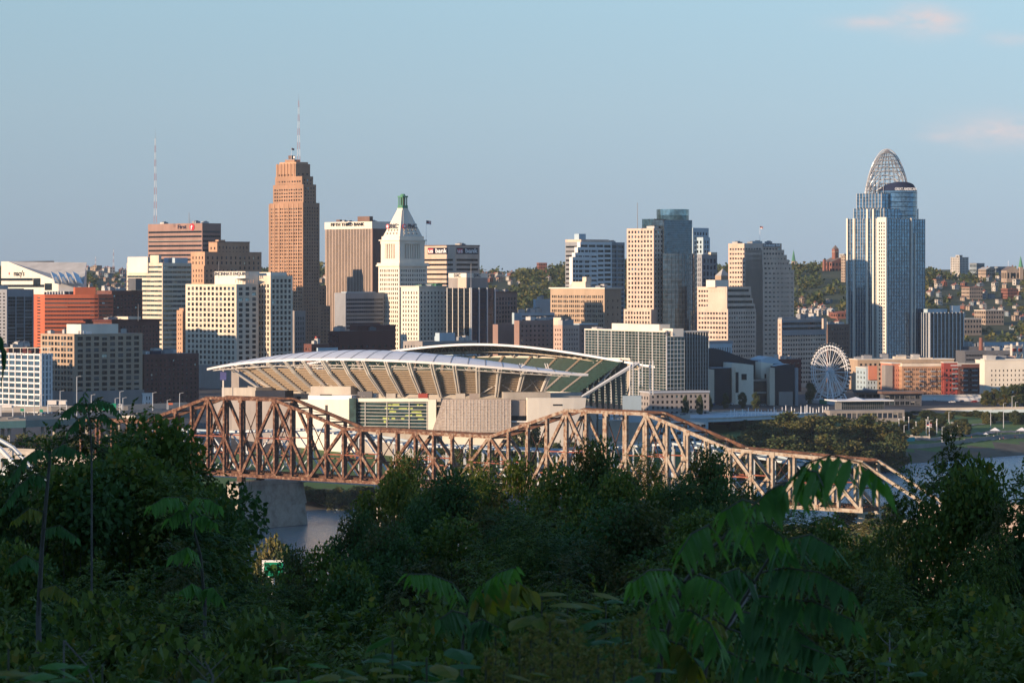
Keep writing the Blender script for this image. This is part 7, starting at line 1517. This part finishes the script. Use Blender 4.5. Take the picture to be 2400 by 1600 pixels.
sapling('tree_sapling', 'tall near sapling with long drooping compound leaves leaning right across the rusty bridge', [(1532, 1640, 11), (1560, 1490, 11), (1604, 1366, 10.8), (1650, 1300, 10.6), (1783, 1183, 10.2), (1850, 1128, 10)], .012, [
 ([(1850, 1128, 10), (1890, 1085, 9.8), (1950, 1066, 9.6), (2020, 1085, 9.4), (2075, 1130, 9.3)], 6, .135, .034), ([(1850, 1128, 10), (1885, 1100, 9.8), (1915, 1105, 9.6), (1930, 1140, 9.5)], 3, .13, .036), ([(1840, 1130, 10), (1800, 1150, 9.9), (1760, 1190, 9.8)], 3, .11, .030), ([(1783, 1183, 10.2), (1740, 1170, 10), (1690, 1200, 9.9)], 3, .11, .030),
 ([(1700, 1250, 10.4), (1730, 1225, 10.2), (1790, 1225, 10), (1840, 1260, 9.9)], 5, .11, .028), ([(1690, 1262, 10.5), (1660, 1230, 10.3), (1620, 1250, 10.2), (1590, 1300, 10.1)], 5, .12, .030),
 ([(1604, 1366, 10.8), (1570, 1335, 10.6), (1520, 1335, 10.4), (1480, 1365, 10.3)], 6, .12, .030), ([(1604, 1366, 10.8), (1640, 1345, 10.6), (1690, 1365, 10.4), (1725, 1410, 10.3)], 6, .12, .030), ([(1590, 1400, 10.9), (1555, 1390, 10.7), (1520, 1420, 10.6), (1500, 1470, 10.5)], 5, .12, .030), ([(1580, 1430, 10.9), (1620, 1430, 10.7), (1665, 1460, 10.5), (1690, 1520, 10.4)], 6, .12, .030), ([(1565, 1480, 11), (1530, 1470, 10.8), (1490, 1500, 10.7)], 5, .12, .030), ([(1560, 1500, 11), (1600, 1510, 10.8), (1640, 1560, 10.7)], 5, .12, .032, 'near_leaf_yellow')], 'near_leaf')
sapling('tree_sapling', 'darker near sapling at the right with tiers of hanging leaflets', [(1640, 1640, 12.5), (1655, 1560, 12.4), (1700, 1470, 12.2), (1770, 1360, 12), (1800, 1310, 11.9)], .012, [
 ([(1800, 1310, 11.9), (1840, 1265, 11.8), (1900, 1252, 11.6), (1960, 1285, 11.5)], 8, .12, .026), ([(1785, 1340, 12), (1840, 1330, 11.8), (1920, 1340, 11.6), (1995, 1385, 11.5)], 9, .12, .026), ([(1770, 1365, 12), (1730, 1330, 11.9), (1690, 1345, 11.8)], 5, .12, .028), ([(1750, 1395, 12.1), (1820, 1400, 11.9), (1910, 1410, 11.7), (2005, 1455, 11.6)], 9, .125, .028), ([(1725, 1430, 12.1), (1780, 1440, 12), (1860, 1470, 11.8), (1930, 1520, 11.7)], 8, .12, .028), ([(1700, 1470, 12.2), (1760, 1490, 12), (1850, 1500, 11.8), (1960, 1540, 11.6)], 9, .125, .03), ([(1680, 1510, 12.3), (1740, 1545, 12.1), (1830, 1560, 11.9), (1930, 1600, 11.8)], 8, .125, .03), ([(1700, 1468, 12.2), (1660, 1440, 12.1), (1630, 1460, 12)], 4, .11, .028, 'near_leaf_yellow')], 'near_leaf_dark')
sapling('tree_sapling', 'small central sapling with two bright leaf sprays spread like a V', [(1080, 1640, 13), (1085, 1500, 13), (1100, 1410, 12.8)], .009, [
 ([(1100, 1410, 12.8), (1060, 1365, 12.6), (1010, 1345, 12.5), (955, 1345, 12.4)], 8, .09, .022), ([(1100, 1410, 12.8), (1130, 1370, 12.6), (1170, 1340, 12.5), (1210, 1328, 12.4)], 8, .085, .021), ([(1095, 1440, 12.9), (1060, 1430, 12.8), (1030, 1450, 12.7)], 5, .10, .026, 'near_leaf_dark'), ([(1090, 1470, 13), (1130, 1450, 12.9), (1170, 1470, 12.8)], 5, .10, .026, 'near_leaf_dark'), ([(1105, 1400, 12.8), (1160, 1370, 12.7), (1215, 1365, 12.6), (1245, 1385, 12.6)], 3, .12, .045, 'near_leaf_yellow')], 'near_leaf')
sapling('tree_sapling', 'bright green sapling spray in the left tree cluster', [(480, 1420, 28), (470, 1300, 27.5), (440, 1190, 27)], .02, [
 ([(440, 1190, 27), (420, 1165, 26.8), (385, 1165, 26.6), (352, 1185, 26.5)], 7, .14, .036), ([(440, 1190, 27), (460, 1165, 26.8), (490, 1168, 26.6), (515, 1185, 26.5)], 7, .14, .036), ([(450, 1215, 27.1), (480, 1205, 27), (505, 1225, 26.9)], 5, .14, .036), ([(445, 1200, 27), (420, 1195, 26.9), (395, 1215, 26.8)], 5, .14, .036), ([(470, 1300, 27.5), (440, 1280, 27.3), (405, 1300, 27.2)], 6, .14, .036), ([(475, 1380, 27.8), (450, 1365, 27.6), (420, 1385, 27.4)], 6, .14, .036), ([(475, 1380, 27.8), (500, 1375, 27.6), (520, 1400, 27.5)], 6, .14, .036)], 'near_leaf')
sapling('tree_sapling', 'slim grey stemmed sapling at the far left', [(92, 1620, 24), (90, 1440, 24), (98, 1280, 23.8), (110, 1150, 23.6), (118, 1060, 23.5)], .028, [
 ([(118, 1060, 23.5), (90, 1050, 23.4), (55, 1075, 23.3), (25, 1120, 23.2)], 7, .095, .026), ([(118, 1060, 23.5), (150, 1040, 23.4), (190, 1060, 23.3)], 6, .095, .026), ([(112, 1120, 23.6), (80, 1110, 23.5), (40, 1140, 23.4), (5, 1190, 23.3)], 8, .095, .026), ([(106, 1200, 23.7), (70, 1190, 23.6), (30, 1220, 23.5)], 6, .095, .026, 'near_leaf_yellow'), ([(102, 1240, 23.7), (140, 1230, 23.6), (180, 1260, 23.5)], 6, .095, .026), ([(96, 1320, 23.8), (60, 1300, 23.7), (20, 1330, 23.6)], 6, .10, .028), ([(94, 1380, 23.9), (130, 1370, 23.8), (170, 1400, 23.7)], 6, .10, .028, 'near_leaf_yellow')], 'near_leaf_dark')
sapling('tree_sapling', 'thin sapling tip with curled leaves above the left tree cluster', [(215, 1080, 30), (212, 1000, 29.8), (205, 950, 29.6)], .012, [
 ([(205, 950, 29.6), (180, 945, 29.4), (150, 965, 29.3), (128, 995, 29.2)], 7, .10, .024), ([(205, 950, 29.6), (230, 935, 29.4), (262, 945, 29.3), (285, 975, 29.2)], 7, .10, .024), ([(210, 985, 29.7), (245, 970, 29.5), (270, 990, 29.4)], 5, .10, .024), ([(208, 970, 29.7), (185, 980, 29.5), (160, 1010, 29.4)], 5, .10, .024), ([(205, 950, 29.6), (195, 925, 29.5), (206, 912, 29.4)], 2, .08, .02)], 'near_leaf_dark')
r = thing('hanging_branch', 'single leafy twig hanging into the picture at the far left edge', 'branch', W(-60, 770, 14)); mb = MB(); mb.tube(W(-60, 770, 14), W(2, 790, 14), .006, .004, 'stem_grey', 5); mb.tube(W(2, 790, 14), W(6, 880, 14), .004, .002, 'stem_grey', 5); mb.build('twig', r)
near_frond(r, [(-30, 778, 14), (2, 790, 14), (10, 830, 14), (6, 880, 14)], 5, .075, .024, 'near_leaf_dark')
# goldenrod weeds and big leaved undergrowth at the bottom
def goldenrod(px, py, D, h, label):
    p = W(px, py, D); x = p.x; g = gz(x, D); r = thing('goldenrod', label, 'weed', Vector((x, D, g)), 'goldenrod weeds at the bottom'); rg = np.random.default_rng(int(px * 7)); mb = MB(); mb.tube((x, D, g), p, .006, .003, 'stem_green', 5); mb.build('stem', r, r.location)
    O, Dv = [], []; parts = []
    for k in range(14):
        t = k / 13; z = p.z - h * .55 * (1 - t); a = rg.random() * 6.28; ln_ = .13 * (1.15 - t); d = np.array([math.cos(a), math.sin(a), .45]); base = np.array([x, D, z]); n_ = 60; s = rg.random(n_)[:, None]; q = base + d * ln_ * s + rg.normal(size=(n_, 3)) * .008; q[:, 2] -= (.10 * s * s).ravel() * ln_ * 6; parts.append(leafq(q, unit(rg.normal(size=(n_, 3)) + np.array([0, 0, .6])), unit(rg.normal(size=(n_, 3))), np.full(n_, .014), np.full(n_, .005), 0, rg))
    n_ = 44; zz = rg.uniform(g, p.z - h * .4, n_); a = rg.random(n_) * 6.28; base = np.stack([np.full(n_, x), np.full(n_, D), zz], 1); d = unit(np.stack([np.cos(a), np.sin(a), np.full(n_, .2)], 1)); low_ = leafq(base, d, unit(np.cross(d, [0, 0, 1.])), np.full(n_, .10), np.full(n_, .010), 0, rg)
    V = np.concatenate(parts); V -= np.array(r.location); link('flower_head', quads_mesh('flower_head', V, ['weed']), r); low_ -= np.array(r.location); link('foliage', quads_mesh('foliage', low_, ['leaf_bright']), r)
gr = random.Random(2); gx = sorted(gr.uniform(1130, 1500) for _ in range(34))
for i, px in enumerate(gx): goldenrod(px, gr.uniform(1420, 1560) + abs(px - 1330) * .12, gr.uniform(8.6, 11.), .9, f'yellow green weed spike at the bottom, {nth(i)} from the left')
def rosette(px, py, D, n, L, w, m, label):
    p = W(px, py, D); g = gz(p.x, D); r = thing('leafy_weed', label, 'weed', Vector((p.x, D, min(g, p.z - .2))), 'broad leaved weeds'); mb = MB(); mb.tube(r.location, p, .007, .004, 'stem_green', 5); mb.build('stem', r); mb = MB(); q_ = random.Random(int(px + py))
    for i in range(n):
        a = q_.random() * 6.28; d = Vector((math.cos(a), math.sin(a), q_.uniform(-.2, .5))).normalized(); o = p + Vector((q_.gauss(0, .09), q_.gauss(0, .09), q_.uniform(-.35, .02))); wv = d.cross(Z).normalized(); blade(mb, o + d * .02, d, wv, L * q_.uniform(.7, 1.2), w * q_.uniform(.8, 1.2), m, .35)
    mb.build('foliage', r)
RZ = [(20, 1520, 9.5, 26, .12, .045, 'near_leaf_yellow'), (70, 1560, 9.5, 24, .12, .045, 'near_leaf'), (700, 1575, 10, 30, .10, .03, 'near_leaf'), (620, 1590, 10, 26, .10, .03, 'near_leaf'), (560, 1600, 9.5, 22, .10, .03, 'near_leaf_dark'), (790, 1580, 9.6, 20, .10, .04, 'near_leaf_yellow'), (920, 1500, 12, 26, .13, .05, 'near_leaf_dark'), (1000, 1540, 11, 26, .13, .05, 'near_leaf_dark'), (960, 1580, 10, 24, .12, .045, 'near_leaf_yellow'), (1480, 1500, 11, 28, .13, .045, 'near_leaf_dark'), (1420, 1580, 9.5, 26, .12, .04, 'near_leaf'), (1480, 1590, 9, 26, .12, .04, 'near_leaf_dark'), (2050, 1570, 12, 26, .12, .036, 'near_leaf_dark'), (1330, 1400, 14, 16, .16, .07, 'near_leaf_yellow'), (1420, 1410, 14, 16, .15, .06, 'near_leaf_dark'), (1270, 1395, 14, 12, .15, .06, 'near_leaf_yellow'), (240, 1560, 11, 24, .11, .035, 'near_leaf_dark'), (420, 1590, 10, 26, .11, .03, 'near_leaf_dark'), (1160, 1590, 9, 24, .11, .03, 'near_leaf_yellow')]
for i, q in enumerate(sorted(RZ)): rosette(*q, f'{"yellowing" if "yellow" in q[6] else "dark" if "dark" in q[6] else "bright green"} broad leaved weed near the bottom edge, {nth(i)} from the left')
mat('twig_pale', (.18, .15, .12), var=.25, scale=15)
for i, (p0, p1, r0) in enumerate((((492, 1640, 11), (480, 1548, 11), .006), ((150, 1500, 12), (235, 1640, 12), .004), ((1770, 1370, 13), (1640, 1560, 12.6), .005), ((2070, 1640, 18), (2085, 1480, 18.4), .008))):
    a, b_ = W(*p0), W(*p1); g = gz(a.x, a.y); r = thing('bare_stem', f'bare pale twig among the near undergrowth, {nth(sorted((492, 150, 1770, 2070)).index(p0[0]))} from the left', 'twig', Vector((a.x, a.y, min(g, a.z - .2))), 'bare twigs in the undergrowth'); mb = MB(); m_ = a.lerp(b_, .5) + Vector((.02, 0, .015)); mb.tube(r.location, a, r0 * 1.2, r0, 'twig_pale', 5); mb.tube(a, m_, r0, r0 * .8, 'twig_pale', 5); mb.tube(m_, b_, r0 * .8, r0 * .35, 'twig_pale', 5); mb.build('stem', r); mb = MB()
    for k in range(4): f = .35 + .15 * k; q = a.lerp(b_, f); mb.tube(q, q + Vector(((-1) ** k * .07, .02, .07)), r0 * .4, r0 * .15, 'twig_pale', 4)
    mb.build('side_twig', r)
# unseen wood behind the viewpoint, added and shaped to shade the near slope
rg = np.random.default_rng(77); parts = []
for i in range(260):
    x = rg.uniform(-270, -42); y = rg.uniform(-120, -24); g = gz(x, y); rad = rg.uniform(5, 7)
    for zc in (g + 4, g + 9, g + 14): parts.append(clump_leaves(rg, np.array([x, y, zc]), rad, 240, .9, .42))
o = link('hill_wood', quads_mesh('hill_wood', np.concatenate(parts), ['leaf'])); tag(o, 'unseen wood added behind the viewpoint to shade the near slope', 'woods', None, 'stuff')
# trees on the slope below and beyond the picture's edges: one mass that closes the hillside when seen from beside
parts = []
for i in range(420):
    D = rg.uniform(170, 740); px = rg.uniform(-1500, 3900); x = (px - CX) * D / F; g = gz(x, D)
    if bank(x, D) > -352: continue
    rad = rg.uniform(3.5, 5.5); zc = g + rad * .8
    if HY + F * (H - zc - rad) / D < 1390 and -150 < px < 2550: continue
    parts.append(clump_leaves(rg, np.array([x, D, zc]), rad, 120, 1.3, .55))
for i in range(150):
    D = rg.uniform(26, 150); s_ = 1 if i % 2 else -1; off = rg.uniform(60, 1900); px = (2400 + off) if s_ > 0 else -off; x = (px - CX) * D / F; g = gz(x, D); zt__ = zat(rg.uniform(1080, 1250), D); rad = min(3.2, .05 * D + 1.0)
    if abs(px - 1200) - 1200 < rad * F / D: continue
    z = g + rad * .6
    while z < zt__ - rad * .5: parts.append(clump_leaves(rg, np.array([x + rg.normal() * .4, D, z]), rad, 420, .26 + .002 * D, .10 + .0008 * D)); z += rad * 1.3
o = link('slope_woods', quads_mesh('slope_woods', np.concatenate(parts), ['leaf'])); tag(o, 'leafy growth covering the lower slope down to the river', 'woods', None, 'stuff')
# ---------------------------------------------------------------- evening haze
mb = MB(); mb.box((-2600, -460, -5.5), (5200, 0, 0), (0, 6500, 0), (0, 0, 282), 'black')
hz = mb.mesh('haze'); hm = bpy.data.materials.new('haze'); hm.use_nodes = True; t = hm.node_tree; t.nodes.clear(); ho = t.nodes.new('ShaderNodeOutputMaterial'); pv = t.nodes.new('ShaderNodeVolumePrincipled')
pv.inputs['Color'].default_value = (.72, .86, 1.0, 1); pv.inputs['Density'].default_value = 2.4e-5; pv.inputs['Anisotropy'].default_value = .1; t.links.new(pv.outputs[0], ho.inputs['Volume'])
hz.materials.clear(); hz.materials.append(hm); o = link('haze', hz); tag(o, 'thin bluish evening haze over the city', 'haze', None, 'stuff')
